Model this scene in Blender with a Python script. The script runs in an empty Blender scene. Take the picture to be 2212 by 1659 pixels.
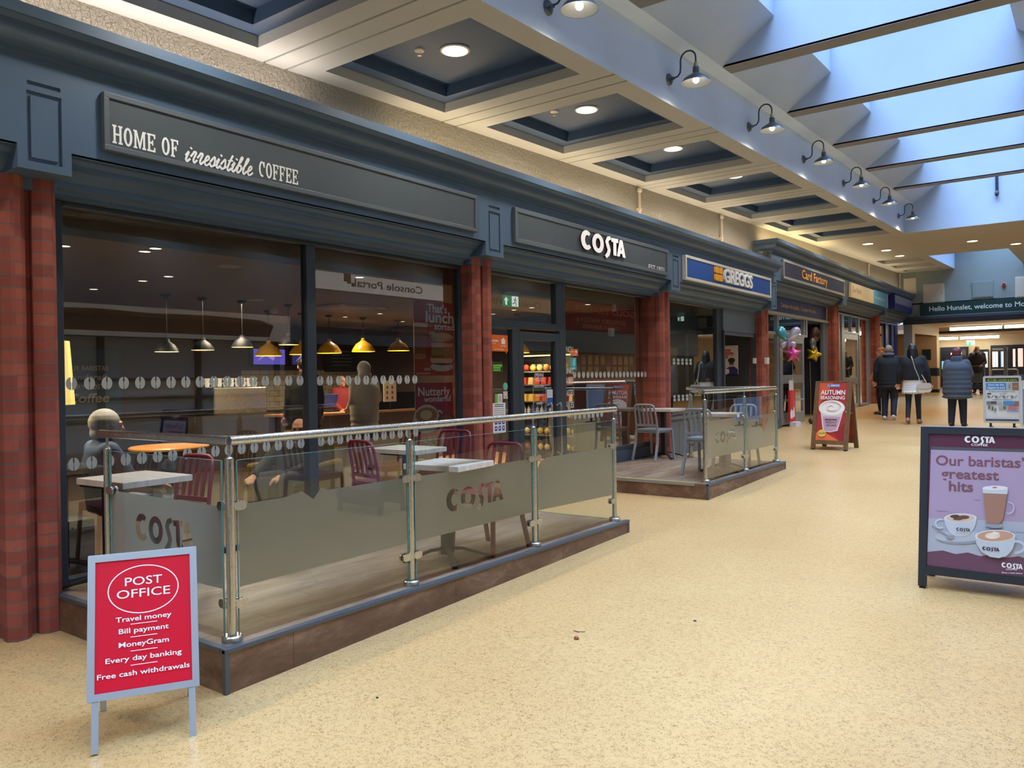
import bpy, bmesh, math, random
from mathutils import Vector as V, Matrix, Euler
from mathutils.geometry import tessellate_polygon
random.seed(7)
sc = bpy.context.scene
COL = sc.collection
PI = math.pi
# ---------------------------------------------------------------- camera
cam_data = bpy.data.cameras.new('camera')
cam = bpy.data.objects.new('camera', cam_data); COL.objects.link(cam)
yaw, pitch, roll, foc = -0.6386092060438002, -0.007373567736165172, 0.01477141037814539, 1697.5931417174186
CZ = 1.57
fw = V((math.sin(yaw)*math.cos(pitch), math.cos(yaw)*math.cos(pitch), math.sin(pitch)))
rt = V((math.cos(yaw), -math.sin(yaw), 0)); dn = fw.cross(rt)
rt, dn = rt*math.cos(roll) + dn*math.sin(roll), dn*math.cos(roll) - rt*math.sin(roll)
cam.matrix_world = Matrix(((rt.x, -dn.x, -fw.x, 0), (rt.y, -dn.y, -fw.y, 0), (rt.z, -dn.z, -fw.z, CZ), (0, 0, 0, 1)))
cam_data.sensor_width = 36.0
cam_data.lens = foc/2212*36.0
cam_data.clip_end = 200
sc.camera = cam
# ---------------------------------------------------------------- exposure, sky
sc.view_settings.view_transform = 'Standard'
sc.view_settings.look = 'None'
sc.view_settings.exposure = 0.0
sc.view_settings.gamma = 1.0
sc.view_settings.use_curve_mapping = False
sc.cycles.use_denoising = True
sc.cycles.max_bounces = 8
sc.cycles.diffuse_bounces = 4
sc.cycles.glossy_bounces = 4
sc.cycles.transmission_bounces = 4
sc.cycles.transparent_max_bounces = 24
sc.cycles.sample_clamp_indirect = 4.0
sc.cycles.caustics_reflective = False
sc.cycles.caustics_refractive = False
wd = bpy.data.worlds.new('overcast_sky'); sc.world = wd
wd.use_nodes = True
bgn = wd.node_tree.nodes['Background']
bgn.inputs[0].default_value = (0.47, 0.64, 1.0, 1)
bgn.inputs[1].default_value = SKY = 24.0
DL_POWER, COVE, CAFE = 19, 0.8, 2.0
def area(name, loc, sx, sy, power, col, rot=(0, 0, 0), portal=False, spread=None):
    l = bpy.data.lights.new(name, 'AREA'); l.shape = 'RECTANGLE'; l.size = sx; l.size_y = sy
    l.energy = power; l.color = col
    if spread: l.spread = spread
    o = bpy.data.objects.new(name, l); COL.objects.link(o); o.location = loc; o.rotation_euler = rot
    if portal: l.cycles.is_portal = True
    return o
WARM = (1.0, .95, .87)
def disk(name, loc, d, power, col, rot=(0, 0, 0), spread=None):
    l = bpy.data.lights.new(name, 'AREA'); l.shape = 'DISK'; l.size = d; l.energy = power; l.color = col
    if spread: l.spread = math.radians(spread)
    o = bpy.data.objects.new(name, l); COL.objects.link(o); o.location = loc; o.rotation_euler = rot; return o
# daylight enters through the long rooflight only: a light portal over its glazing
area('rooflight_portal', (-1.67, 7.0, 6.3), 2.1, 26, 1, (1, 1, 1), portal=True)
area('rooflight_portal', (-2.7, 27.5, 6.6), 1.7, 5, 1, (1, 1, 1), portal=True)
# ---------------------------------------------------------------- materials
def s2l(c):
    c = c/255.0
    return c/12.92 if c <= 0.04045 else ((c+0.055)/1.055)**2.4
_pc = {}
def P(r, g, b, rough=0.5, metal=0.0, emit=0.0, spec=0.5):
    k = (r, g, b, rough, metal, emit, spec)
    if k in _pc: return _pc[k]
    m = bpy.data.materials.new('paint_%d_%d_%d' % (r, g, b)); m.use_nodes = True
    n = m.node_tree.nodes['Principled BSDF']
    c = (s2l(r), s2l(g), s2l(b), 1)
    n.inputs['Base Color'].default_value = c
    n.inputs['Roughness'].default_value = rough
    n.inputs['Metallic'].default_value = metal
    n.inputs['Specular IOR Level'].default_value = spec
    if emit:
        n.inputs['Emission Color'].default_value = c
        n.inputs['Emission Strength'].default_value = emit
    _pc[k] = m
    return m
class NT:
    """small node-graph helper"""
    def __init__(s, name):
        s.m = bpy.data.materials.new(name); s.m.use_nodes = True
        s.t = s.m.node_tree; s.b = s.t.nodes['Principled BSDF']; s.out = s.t.nodes['Material Output']
    def n(s, typ, **kw):
        x = s.t.nodes.new(typ)
        for k, v in kw.items():
            if k.startswith('i_'):
                key = k[2:]
                key = int(key) if key.isdigit() else key.replace('_', ' ')
                if isinstance(v, bpy.types.NodeSocket): s.t.links.new(v, x.inputs[key])
                else: x.inputs[key].default_value = v
            else: setattr(x, k, v)
        return x
    def link(s, a, b): s.t.links.new(a, b)
    def math(s, op, a, b=0.0, c=0.0):
        x = s.n('ShaderNodeMath', operation=op)
        for i, v in enumerate((a, b, c)):
            if isinstance(v, bpy.types.NodeSocket): s.t.links.new(v, x.inputs[i])
            else: x.inputs[i].default_value = v
        return x.outputs[0]
    def ramp(s, fac, stops, interp='LINEAR'):
        x = s.n('ShaderNodeValToRGB'); x.color_ramp.interpolation = interp
        e = x.color_ramp.elements
        while len(e) < len(stops): e.new(0.5)
        for el, (p, c) in zip(e, stops):
            el.position = p; el.color = (s2l(c[0]), s2l(c[1]), s2l(c[2]), 1)
        s.t.links.new(fac, x.inputs[0]); return x.outputs[0]
    def mix(s, fac, a, b, mode='MIX'):
        x = s.n('ShaderNodeMix', data_type='RGBA', blend_type=mode)
        for i, v in ((0, fac), (6, a), (7, b)):
            if isinstance(v, bpy.types.NodeSocket): s.t.links.new(v, x.inputs[i])
            else: x.inputs[i].default_value = v if i == 0 else (s2l(v[0]), s2l(v[1]), s2l(v[2]), 1)
        return x.outputs[2]
    def bump(s, h, strength=0.3, dist=0.01):
        x = s.n('ShaderNodeBump', i_Strength=strength, i_Distance=dist)
        s.t.links.new(h, x.inputs['Height']); s.t.links.new(x.outputs[0], s.b.inputs['Normal'])
    def coord(s, which='Object', scale=(1, 1, 1), loc=(0, 0, 0), rot=(0, 0, 0)):
        tc = s.n('ShaderNodeTexCoord'); mp = s.n('ShaderNodeMapping')
        mp.inputs['Scale'].default_value = scale; mp.inputs['Location'].default_value = loc; mp.inputs['Rotation'].default_value = rot
        s.t.links.new(tc.outputs[which], mp.inputs[0]); return mp.outputs[0]
    def noise(s, vec, scale, detail=2, rough=0.5, dist=0.0):
        x = s.n('ShaderNodeTexNoise', i_Scale=scale, i_Detail=detail, i_Roughness=rough, i_Distortion=dist)
        if vec is not None: s.t.links.new(vec, x.inputs['Vector'])
        return x.outputs['Fac']
# terrazzo-like resin floor: cream base, short brown squiggles
def mk_floor():
    q = NT('speckled_resin_floor'); c = q.coord()
    n1 = q.noise(c, 62, 2.0, 0.55, 1.2)
    d = q.math('ABSOLUTE', q.math('SUBTRACT', n1, 0.5))
    n2 = q.noise(c, 34, 1, 0.5)
    lim = q.math('MULTIPLY', n2, 0.052)
    sq = q.math('LESS_THAN', d, lim)
    n3 = q.noise(c, 41, 3, 0.6, 0.6)
    gate = q.math('GREATER_THAN', n3, 0.47)
    fac = q.math('MULTIPLY', q.math('MULTIPLY', sq, gate), 0.82)
    big = q.noise(c, 0.7, 3, 0.6)
    base = q.ramp(big, [(0.3, (204, 166, 112)), (0.7, (214, 180, 126))])
    fine = q.noise(c, 120, 2, 0.6)
    base = q.mix(q.math('MULTIPLY', fine, 0.42), base, (186, 144, 90))
    col = q.mix(fac, base, (128, 92, 54))
    q.link(col, q.b.inputs['Base Color'])
    rr = q.math('ADD', q.math('MULTIPLY', big, 0.12), 0.24)
    q.link(rr, q.b.inputs['Roughness']); q.b.inputs['Specular IOR Level'].default_value = 0.42
    return q.m
def mk_brick():
    q = NT('red_brick'); tc = q.n('ShaderNodeTexCoord'); sp = q.n('ShaderNodeSeparateXYZ'); q.link(tc.outputs['Object'], sp.inputs[0])
    zz = q.math('DIVIDE', sp.outputs[2], 0.0775)
    fr = q.math('FRACT', zz); row = q.math('FLOOR', zz)
    mort = q.math('LESS_THAN', fr, 0.11)
    wn = q.n('ShaderNodeTexWhiteNoise', noise_dimensions='2D'); cb = q.n('ShaderNodeCombineXYZ')
    yy = q.math('FLOOR', q.math('DIVIDE', sp.outputs[1], 0.115)); q.link(yy, cb.inputs[0]); q.link(row, cb.inputs[1]); q.link(cb.outputs[0], wn.inputs['Vector'])
    col = q.ramp(wn.outputs['Value'], [(0.0, (140, 70, 58)), (0.5, (162, 80, 64)), (1.0, (178, 96, 76))])
    ns = q.noise(q.coord(), 26, 4, 0.6)
    col = q.mix(q.math('MULTIPLY', ns, 0.5), col, (112, 56, 50))
    col = q.mix(q.math('MULTIPLY', mort, 0.9), col, (104, 92, 88))
    q.link(col, q.b.inputs['Base Color']); q.b.inputs['Roughness'].default_value = 0.7
    q.bump(q.math('SUBTRACT', q.math('MULTIPLY', ns, 0.15), mort), 0.5, 0.006)
    return q.m
def mk_wood(name, stops, axis_scale, pl=None, rough=0.45):
    q = NT(name); c = q.coord(scale=axis_scale)
    n = q.noise(c, 3.0, 6, 0.62, 0.6); n2 = q.noise(c, 14, 4, 0.7)
    f = q.math('ADD', q.math('MULTIPLY', n, 0.7), q.math('MULTIPLY', n2, 0.3))
    col = q.ramp(f, stops)
    if pl:
        tc = q.n('ShaderNodeTexCoord'); sp = q.n('ShaderNodeSeparateXYZ'); q.link(tc.outputs['Object'], sp.inputs[0])
        ax, size, ax2, size2 = pl
        r = q.math('DIVIDE', sp.outputs[ax], size); row = q.math('FLOOR', r)
        off = q.math('MULTIPLY', q.math('FRACT', q.math('MULTIPLY', row, 0.377)), size2)
        r2 = q.math('DIVIDE', q.math('ADD', sp.outputs[ax2], off), size2)
        g1 = q.math('LESS_THAN', q.math('FRACT', r), 0.02 if size < 0.5 else 0.0)
        g2 = q.math('LESS_THAN', q.math('FRACT', r2), 0.004)
        wn = q.n('ShaderNodeTexWhiteNoise', noise_dimensions='2D'); cb = q.n('ShaderNodeCombineXYZ')
        q.link(row, cb.inputs[0]); q.link(q.math('FLOOR', r2), cb.inputs[1]); q.link(cb.outputs[0], wn.inputs['Vector'])
        col = q.mix(q.math('MULTIPLY', wn.outputs['Value'], 0.38), col, (98, 74, 58))
        col = q.mix(q.math('MULTIPLY', q.math('MAXIMUM', g1, g2), 0.6), col, (40, 30, 24))
    q.link(col, q.b.inputs['Base Color']); q.b.inputs['Roughness'].default_value = rough
    return q.m
def mk_textured_wall():
    q = NT('textured_wallpaper'); c = q.coord()
    n = q.noise(c, 30, 2, 0.5, 0.8); n2 = q.noise(c, 75, 2, 0.5)
    q.b.inputs['Base Color'].default_value = (s2l(150), s2l(146), s2l(136), 1); q.b.inputs['Roughness'].default_value = 0.6
    q.bump(q.math('ADD', n, q.math('MULTIPLY', n2, 0.4)), 0.9, 0.02)
    return q.m
def mk_plaster(name, rgb, amt=6, rough=0.6):
    q = NT(name); n = q.noise(q.coord(), 1.6, 5, 0.6)
    a = tuple(max(0, c-amt) for c in rgb); b = tuple(min(255, c+amt) for c in rgb)
    q.link(q.ramp(n, [(0.3, a), (0.7, b)]), q.b.inputs['Base Color']); q.b.inputs['Roughness'].default_value = rough
    return q.m
def mk_glass(name, tint=(1, 1, 1), k=1.9):
    q = NT(name); q.t.nodes.remove(q.b)
    fr = q.n('ShaderNodeFresnel'); fr.inputs['IOR'].default_value = 1.5
    tr = q.n('ShaderNodeBsdfTransparent'); tr.inputs[0].default_value = (*tint, 1)
    gl = q.n('ShaderNodeBsdfGlossy'); gl.inputs['Roughness'].default_value = 0.0; gl.inputs[0].default_value = (1, 1, 1, 1)
    f = q.math('MINIMUM', q.math('MULTIPLY', fr.outputs[0], k), 1.0)
    mx = q.n('ShaderNodeMixShader'); q.link(f, mx.inputs[0]); q.link(tr.outputs[0], mx.inputs[1]); q.link(gl.outputs[0], mx.inputs[2])
    q.link(mx.outputs[0], q.out.inputs[0]); return q.m
def mk_frost():
    q = NT('frosted_film'); q.t.nodes.remove(q.b)
    df = q.n('ShaderNodeBsdfDiffuse'); df.inputs[0].default_value = (s2l(226), s2l(230), s2l(230), 1)
    tl = q.n('ShaderNodeBsdfTranslucent'); tl.inputs[0].default_value = (s2l(226), s2l(230), s2l(228), 1)
    tr = q.n('ShaderNodeBsdfTransparent'); tr.inputs[0].default_value = (0.9, 0.95, 0.94, 1)
    m1 = q.n('ShaderNodeMixShader'); m1.inputs[0].default_value = 0.3; q.link(df.outputs[0], m1.inputs[1]); q.link(tl.outputs[0], m1.inputs[2])
    m2 = q.n('ShaderNodeMixShader'); m2.inputs[0].default_value = 0.06; q.link(m1.outputs[0], m2.inputs[1]); q.link(tr.outputs[0], m2.inputs[2])
    q.link(m2.outputs[0], q.out.inputs[0]); return q.m
def mk_steel(name='brushed_steel', col=(196, 196, 192), rough=0.27):
    q = NT(name); n = q.noise(q.coord(scale=(60, 60, 3)), 9, 2)
    q.b.inputs['Base Color'].default_value = (s2l(col[0]), s2l(col[1]), s2l(col[2]), 1); q.b.inputs['Metallic'].default_value = 1
    q.link(q.math('ADD', q.math('MULTIPLY', n, 0.12), rough-0.06), q.b.inputs['Roughness']); return q.m
M_FLOOR = mk_floor(); M_BRICK = mk_brick(); M_TEXW = mk_textured_wall()
M_DECK = mk_wood('deck_planks', [(0.25, (92, 72, 58)), (0.45, (128, 108, 90)), (0.62, (158, 140, 120)), (0.8, (120, 96, 78))], (2.6, 0.55, 1), (0, 0.18, 1, 1.2), 0.4)
M_RISER = mk_wood('deck_riser_boards', [(0.3, (78, 54, 40)), (0.5, (112, 82, 62)), (0.7, (150, 124, 100))], (1.2, 0.9, 2.2), (2, 5.0, 1, 1.35), 0.5)
M_OAK = mk_wood('dark_stained_timber', [(0.3, (86, 58, 34)), (0.7, (132, 94, 58))], (9, 9, 0.8), None, 0.5)
M_TABLE = mk_wood('whitewashed_tabletop', [(0.3, (178, 166, 152)), (0.55, (206, 196, 184)), (0.75, (222, 214, 204))], (1, 7, 1), None, 0.4)
M_CEIL = mk_plaster('ceiling_paint', (180, 182, 182), 3)
M_SKYWHITE = mk_plaster('sky_tinted_bulkhead_paint', (214, 230, 248), 3)  # white upstand paint with the skylight's blue cast mixed into its colour
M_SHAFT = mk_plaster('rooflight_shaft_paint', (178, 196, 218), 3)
M_BEAM = mk_plaster('grey_rafter_paint', (126, 126, 128), 4)
M_SLATE = mk_plaster('slate_blue_joinery', (80, 102, 126), 3, 0.42)
M_NAVY = mk_plaster('navy_coffer_paint', (60, 82, 114), 3, 0.5)
M_SIGN = mk_plaster('charcoal_sign_board', (72, 80, 85), 3, 0.5)
M_FRAME = P(50, 60, 70, 0.4)
M_ALU = P(150, 156, 160, 0.35, 0.6)
M_GLASS = mk_glass('shop_window_glass', (0.9, 0.93, 0.93), 3.2)
M_BGLASS = mk_glass('balustrade_glass', (0.9, 0.955, 0.94), 1.5)
M_FROST = mk_frost(); M_STEEL = mk_steel()
M_SIDEW = mk_plaster('green_grey_end_wall', (138, 150, 148), 4)
M_CREAM = mk_plaster('cream_foyer_wall', (214, 196, 158), 4)
M_DARKIN = mk_plaster('dark_interior_wall', (52, 48, 48), 6)
M_EMW = P(255, 250, 240, 0.5, 0, 9.0)
M_EMWARM = P(255, 228, 180, 0.5, 0, 9.0)
# ---------------------------------------------------------------- mesh helpers
class MB:
    def __init__(s, mat=None):
        s.v = []; s.f = []; s.mi = []; s.mats = []; s.cur = 0
        if mat: s.m(mat)
    def m(s, mat):
        if mat not in s.mats: s.mats.append(mat)
        s.cur = s.mats.index(mat); return s
    def add(s, vs, fs):
        o = len(s.v); s.v += [tuple(p) for p in vs]
        for f in fs: s.f.append([i+o for i in f]); s.mi.append(s.cur)
        return s
    def box(s, x0, x1, y0, y1, z0, z1):
        return s.add([(x0,y0,z0),(x1,y0,z0),(x1,y1,z0),(x0,y1,z0),(x0,y0,z1),(x1,y0,z1),(x1,y1,z1),(x0,y1,z1)],
                     [(0,3,2,1),(4,5,6,7),(0,1,5,4),(1,2,6,5),(2,3,7,6),(3,0,4,7)])
    def obox(s, c, a, b, d):
        c, a, b, d = V(c), V(a), V(b), V(d)
        if a.cross(b).dot(d) < 0: a = -a
        p = [c+i*a+j*b+k*d for k in (-1, 1) for i, j in ((-1,-1),(1,-1),(1,1),(-1,1))]
        return s.add(p, [(0,3,2,1),(4,5,6,7),(0,1,5,4),(1,2,6,5),(2,3,7,6),(3,0,4,7)])
    def quad(s, a, b, c, d): return s.add([a, b, c, d], [(0, 1, 2, 3)])
    def tube(s, pts, r, n=10, caps=True, closed=False, sq=None):
        pts = [V(p) for p in pts]; N = len(pts); rs = r if isinstance(r, (list, tuple)) else [r]*N
        T = []
        for i in range(N):
            if closed: t = pts[(i+1) % N]-pts[i-1]
            else: t = pts[min(i+1, N-1)]-pts[max(i-1, 0)]
            T.append(t.normalized() if t.length > 1e-9 else V((0, 0, 1)))
        up = V((0, 0, 1)) if abs(T[0].z) < 0.9 else V((1, 0, 0))
        if sq and len(sq) > 2: up = V(sq[2])
        a = (up - T[0]*up.dot(T[0])).normalized(); vs = []
        for i in range(N):
            a = (a - T[i]*a.dot(T[i])).normalized(); b = T[i].cross(a)
            if sq:
                for x, y in ((1,1),(-1,1),(-1,-1),(1,-1)): vs.append(pts[i]+a*(x*sq[0])+b*(y*sq[1]))
            else:
                for k in range(n):
                    an = 2*PI*k/n; vs.append(pts[i]+(a*math.cos(an)+b*math.sin(an))*rs[i])
        nn = 4 if sq else n; fs = []
        for i in range(N if closed else N-1):
            j = (i+1) % N
            for k in range(nn):
                l = (k+1) % nn; fs.append((i*nn+k, i*nn+l, j*nn+l, j*nn+k))
        if caps and not closed: fs += [tuple(reversed(range(nn))), tuple((N-1)*nn+k for k in range(nn))]
        return s.add(vs, fs)
    def cyl(s, p0, p1, r0, r1=None, n=16): return s.tube([p0, p1], [r0, r0 if r1 is None else r1], n)
    def lathe(s, c, prof, n=24, ax=None):
        c = V(c); w = V(ax).normalized() if ax else V((0, 0, 1))
        u = V((1, 0, 0)) if abs(w.x) < 0.9 else V((0, 1, 0)); u = (u-w*u.dot(w)).normalized(); v = w.cross(u); vs = []
        for r, z in prof:
            for k in range(n):
                an = 2*PI*k/n; vs.append(c+w*z+(u*math.cos(an)+v*math.sin(an))*max(r, 1e-5))
        fs = [(i*n+k, i*n+(k+1) % n, (i+1)*n+(k+1) % n, (i+1)*n+k) for i in range(len(prof)-1) for k in range(n)]
        return s.add(vs, fs)
    def ell(s, c, r, n=14, rot=None):
        c = V(c); r = (r, r, r) if isinstance(r, (int, float)) else r; vs = []; h = n//2
        for i in range(h+1):
            th = PI*i/h
            for k in range(n):
                ph = 2*PI*k/n; p = V((r[0]*math.sin(th)*math.cos(ph), r[1]*math.sin(th)*math.sin(ph), r[2]*math.cos(th)))
                if rot: p = rot @ p
                vs.append(c+p)
        fs = [(i*n+k, (i+1)*n+k, (i+1)*n+(k+1) % n, i*n+(k+1) % n) for i in range(h) for k in range(n)]
        return s.add(vs, fs)
    def flat(s, loops, o, r, u, d=0.0):
        o, r, u = V(o), V(r).normalized(), V(u).normalized(); nn = r.cross(u)
        L = [[V((p[0], p[1], 0)) for p in l] for l in loops]
        tri = tessellate_polygon(L); pts = [p for l in L for p in l]
        vs = [o+r*p.x+u*p.y+nn*d for p in pts]; fs = []
        for t in tri:
            a, b, c = (pts[i] for i in t)
            cr = (b-a).cross(c-a).z
            if abs(cr) < 1e-12: continue
            fs.append(tuple(t) if cr > 0 else tuple(reversed(t)))
        return s.add(vs, fs)
    def prism(s, loops, o, r, u, d0, d1):
        if not isinstance(loops[0][0], (list, tuple, V)): loops = [loops]
        s.flat(loops, o, r, u, max(d0, d1))
        k = len(s.f); s.flat(loops, o, r, u, min(d0, d1))
        for i in range(k, len(s.f)): s.f[i] = s.f[i][::-1]
        o, r, u = V(o), V(r).normalized(), V(u).normalized(); nn = r.cross(u); lo, hi = min(d0, d1), max(d0, d1)
        for li, l in enumerate(loops):
            ar = sum(l[i][0]*l[(i+1) % len(l)][1]-l[(i+1) % len(l)][0]*l[i][1] for i in range(len(l)))
            ccw = (ar > 0) == (li == 0); N = len(l)
            vs = [o+r*p[0]+u*p[1]+nn*lo for p in l]+[o+r*p[0]+u*p[1]+nn*hi for p in l]
            s.add(vs, [(i, (i+1) % N, N+(i+1) % N, N+i) if ccw else ((i+1) % N, i, N+i, N+(i+1) % N) for i in range(N)])
        return s
    def build(s, name, mat=None, parent=None, smooth=None, bevel=0.0, kind=None):
        if mat: s.m(mat)
        me = bpy.data.meshes.new(name); me.from_pydata(s.v, [], s.f)
        for m in s.mats: me.materials.append(m)
        if len(s.mats) > 1: me.polygons.foreach_set('material_index', s.mi if len(s.mi) == len(me.polygons) else [0]*len(me.polygons))
        me.update()
        if smooth is not None:
            me.polygons.foreach_set('use_smooth', [True]*len(me.polygons)); me.set_sharp_from_angle(angle=math.radians(smooth))
        o = bpy.data.objects.new(name, me); COL.objects.link(o)
        if parent is not None:
            o.parent = parent
            if parent.parent is None and parent.type == 'EMPTY' and not parent.get('_proto'):
                o.matrix_parent_inverse = Matrix.Translation(-parent.location)
        if bevel:
            b = o.modifiers.new('bevel', 'BEVEL'); b.width = bevel; b.segments = 2; b.limit_method = 'ANGLE'
        if kind: o['kind'] = kind
        return o
def thing(name, label, cat, loc=(0, 0, 0), group=None, proto=False):
    o = bpy.data.objects.new(name, None); COL.objects.link(o); o.location = loc; o.empty_display_size = 0.1
    o['label'] = label; o['category'] = cat
    if group: o['group'] = group
    if proto: o['_proto'] = 1
    return o
def tag(o, label, cat, group=None):
    o['label'] = label; o['category'] = cat
    if group: o['group'] = group
    return o
def dup(root, loc, rz=0.0, label=None, group=None):
    def cp(o, par):
        c = o.copy(); COL.objects.link(c)
        if par is not None: c.parent = par
        for ch in kids.get(o, []): cp(ch, c)
        return c
    kids = {}
    for ob in COL.objects:
        if ob.parent: kids.setdefault(ob.parent, []).append(ob)
    c = cp(root, None); c.location = loc; c.rotation_euler = (0, 0, rz)
    if label: c['label'] = label
    if group: c['group'] = group
    return c
def arc(cx, cy, rx, ry, a0, a1, n=16): return [(cx+rx*math.cos(math.radians(a0+(a1-a0)*i/n)), cy+ry*math.sin(math.radians(a0+(a1-a0)*i/n))) for i in range(n+1)]
def oval(cx, cy, rx, ry, n=28): return arc(cx, cy, rx, ry, 0, 360, n)[:-1]
def band(pts, w):
    ws = w if isinstance(w, (list, tuple)) else [w]*len(pts); Lf = []; Rt = []
    for i, p in enumerate(pts):
        a = pts[max(i-1, 0)]; b = pts[min(i+1, len(pts)-1)]; dx, dy = b[0]-a[0], b[1]-a[1]; l = math.hypot(dx, dy) or 1
        Lf.append((p[0]-dy/l*ws[i]/2, p[1]+dx/l*ws[i]/2)); Rt.append((p[0]+dy/l*ws[i]/2, p[1]-dx/l*ws[i]/2))
    return Rt+Lf[::-1]
def rect(x0, y0, x1, y1): return [(x0, y0), (x1, y0), (x1, y1), (x0, y1)]
def rrect(x0, y0, x1, y1, r, n=5):
    return arc(x1-r, y0+r, r, r, -90, 0, n)+arc(x1-r, y1-r, r, r, 0, 90, n)+arc(x0+r, y1-r, r, r, 90, 180, n)+arc(x0+r, y0+r, r, r, 180, 270, n)
# lettering: outline of the built-in font, cached per string and weight
_gc = {}
def glyph(s, bold=0.0):
    bold = min(bold, .018)
    if (s, bold) in _gc: return _gc[(s, bold)]
    c = bpy.data.curves.new('t', 'FONT'); c.body = s; c.offset = bold; c.resolution_u = 3
    o = bpy.data.objects.new('t', c); me = bpy.data.meshes.new_from_object(o)
    vs = [tuple(v.co[:2]) for v in me.vertices]; fs = [tuple(p.vertices) for p in me.polygons]
    nz = [p.normal.z for p in me.polygons]
    fs = [f if z >= 0 else f[::-1] for f, z in zip(fs, nz)]
    bpy.data.objects.remove(o); bpy.data.curves.remove(c); bpy.data.meshes.remove(me)
    xs = [v[0] for v in vs] or [0]; r = (vs, fs, min(xs), max(xs)); _gc[(s, bold)] = r; return r
def caph(): 
    g = glyph('H'); return max(v[1] for v in g[0])
class Art:
    """flat printed artwork: coloured shapes in a panel's own plane, one mesh"""
    def __init__(s, o, r, u, mb=None, lift=0.0006):
        s.o, s.r, s.u = V(o), V(r).normalized(), V(u).normalized(); s.mb = mb or MB(); s.k = 1; s.lift = lift
    def poly(s, loops, mat, ex=None):
        if not isinstance(loops[0][0], (list, tuple)): loops = [loops]
        s.mb.m(mat)
        if ex: s.mb.prism(loops, s.o, s.r, s.u, 0, ex)
        else: s.mb.flat(loops, s.o, s.r, s.u, s.k*s.lift); s.k += 1
        return s
    def rect(s, x0, y0, x1, y1, mat): return s.poly(rect(x0, y0, x1, y1), mat)
    def oval(s, cx, cy, rx, ry, mat): return s.poly(oval(cx, cy, rx, ry), mat)
    def ring(s, cx, cy, rx, ry, w, mat): return s.poly([oval(cx, cy, rx, ry, 40), oval(cx, cy, rx-w, ry-w, 40)], mat)
    def text(s, t, x, y, h, mat, w=None, align='C', bold=0.0, shear=0.0, slope=0.0):
        vs, fs, a, b = glyph(t, bold)
        if not fs: return s
        ky = h/caph(); kx = ky if w is None else w/(b-a); W = (b-a)*kx
        x0 = x - (W/2 if align == 'C' else W if align == 'R' else 0); nn = s.r.cross(s.u)
        pts = [s.o+s.r*(x0+(p[0]-a)*kx+p[1]*ky*shear)+s.u*(y+p[1]*ky+slope*(p[0]-a)*kx)+nn*(s.k*s.lift) for p in vs]
        s.mb.m(mat).add(pts, fs); s.k += 1
        return s
    def lines(s, x0, x1, y, n, dy, th, mat, jit=0.3, align='L'):
        for i in range(n):
            ww = (x1-x0)*(1-random.random()*jit); a = x0 if align == 'L' else (x0+x1-ww)/2
            s.mb.m(mat).flat([rect(a, y-i*dy, a+ww, y-i*dy+th)], s.o, s.r, s.u, s.k*s.lift)
        s.k += 1; return s
    def build(s, name, parent=None): return s.mb.build(name, None, parent)
def costa_loops(x, y, h, w):
    """the five heavy capitals of the coffee shop's wordmark; list of (outer, holes)"""
    kx = w/3.72; out = []
    def q(l): return [(x+a*kx, y+b*h) for a, b in l]
    c = arc(.44, .5, .44, .55, 48, 318, 18)+arc(.5, .5, .2, .29, 312, 56, 14)
    out.append((q(c), []))
    out.append((q(oval(1.36, .48, .47, .55)), [q(oval(1.36, .48, .2, .3))]))
    sb = band([(2.42, .99), (2.2, .9), (2.1, .7), (2.2, .47), (2.29, .25), (2.22, .02), (2.0, -.2)], [.2, .25, .25, .25, .25, .25, .2])
    out.append((q(sb), []))
    out.append((q([(2.5, .78), (2.48, 1.0), (3.1, 1.03), (3.1, .8), (2.92, .79), (2.92, 0), (2.67, 0), (2.67, .78)]), []))
    out.append((q([(2.98, 0), (3.24, 1.02), (3.48, 1.02), (3.76, 0), (3.5, 0), (3.46, .2), (3.27, .2), (3.22, 0)]), [q([(3.31, .4), (3.42, .4), (3.37, .68)])]))
    return out
def costa(art, x, y, h, w, mat, ex=None):
    if ex:
        for o_, hs in costa_loops(x, y, h, w): art.poly([o_]+hs, mat, ex)
    else:
        k = art.k
        for o_, hs in costa_loops(x, y, h, w): art.k = k; art.poly([o_]+hs, mat)
    return art
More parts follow.
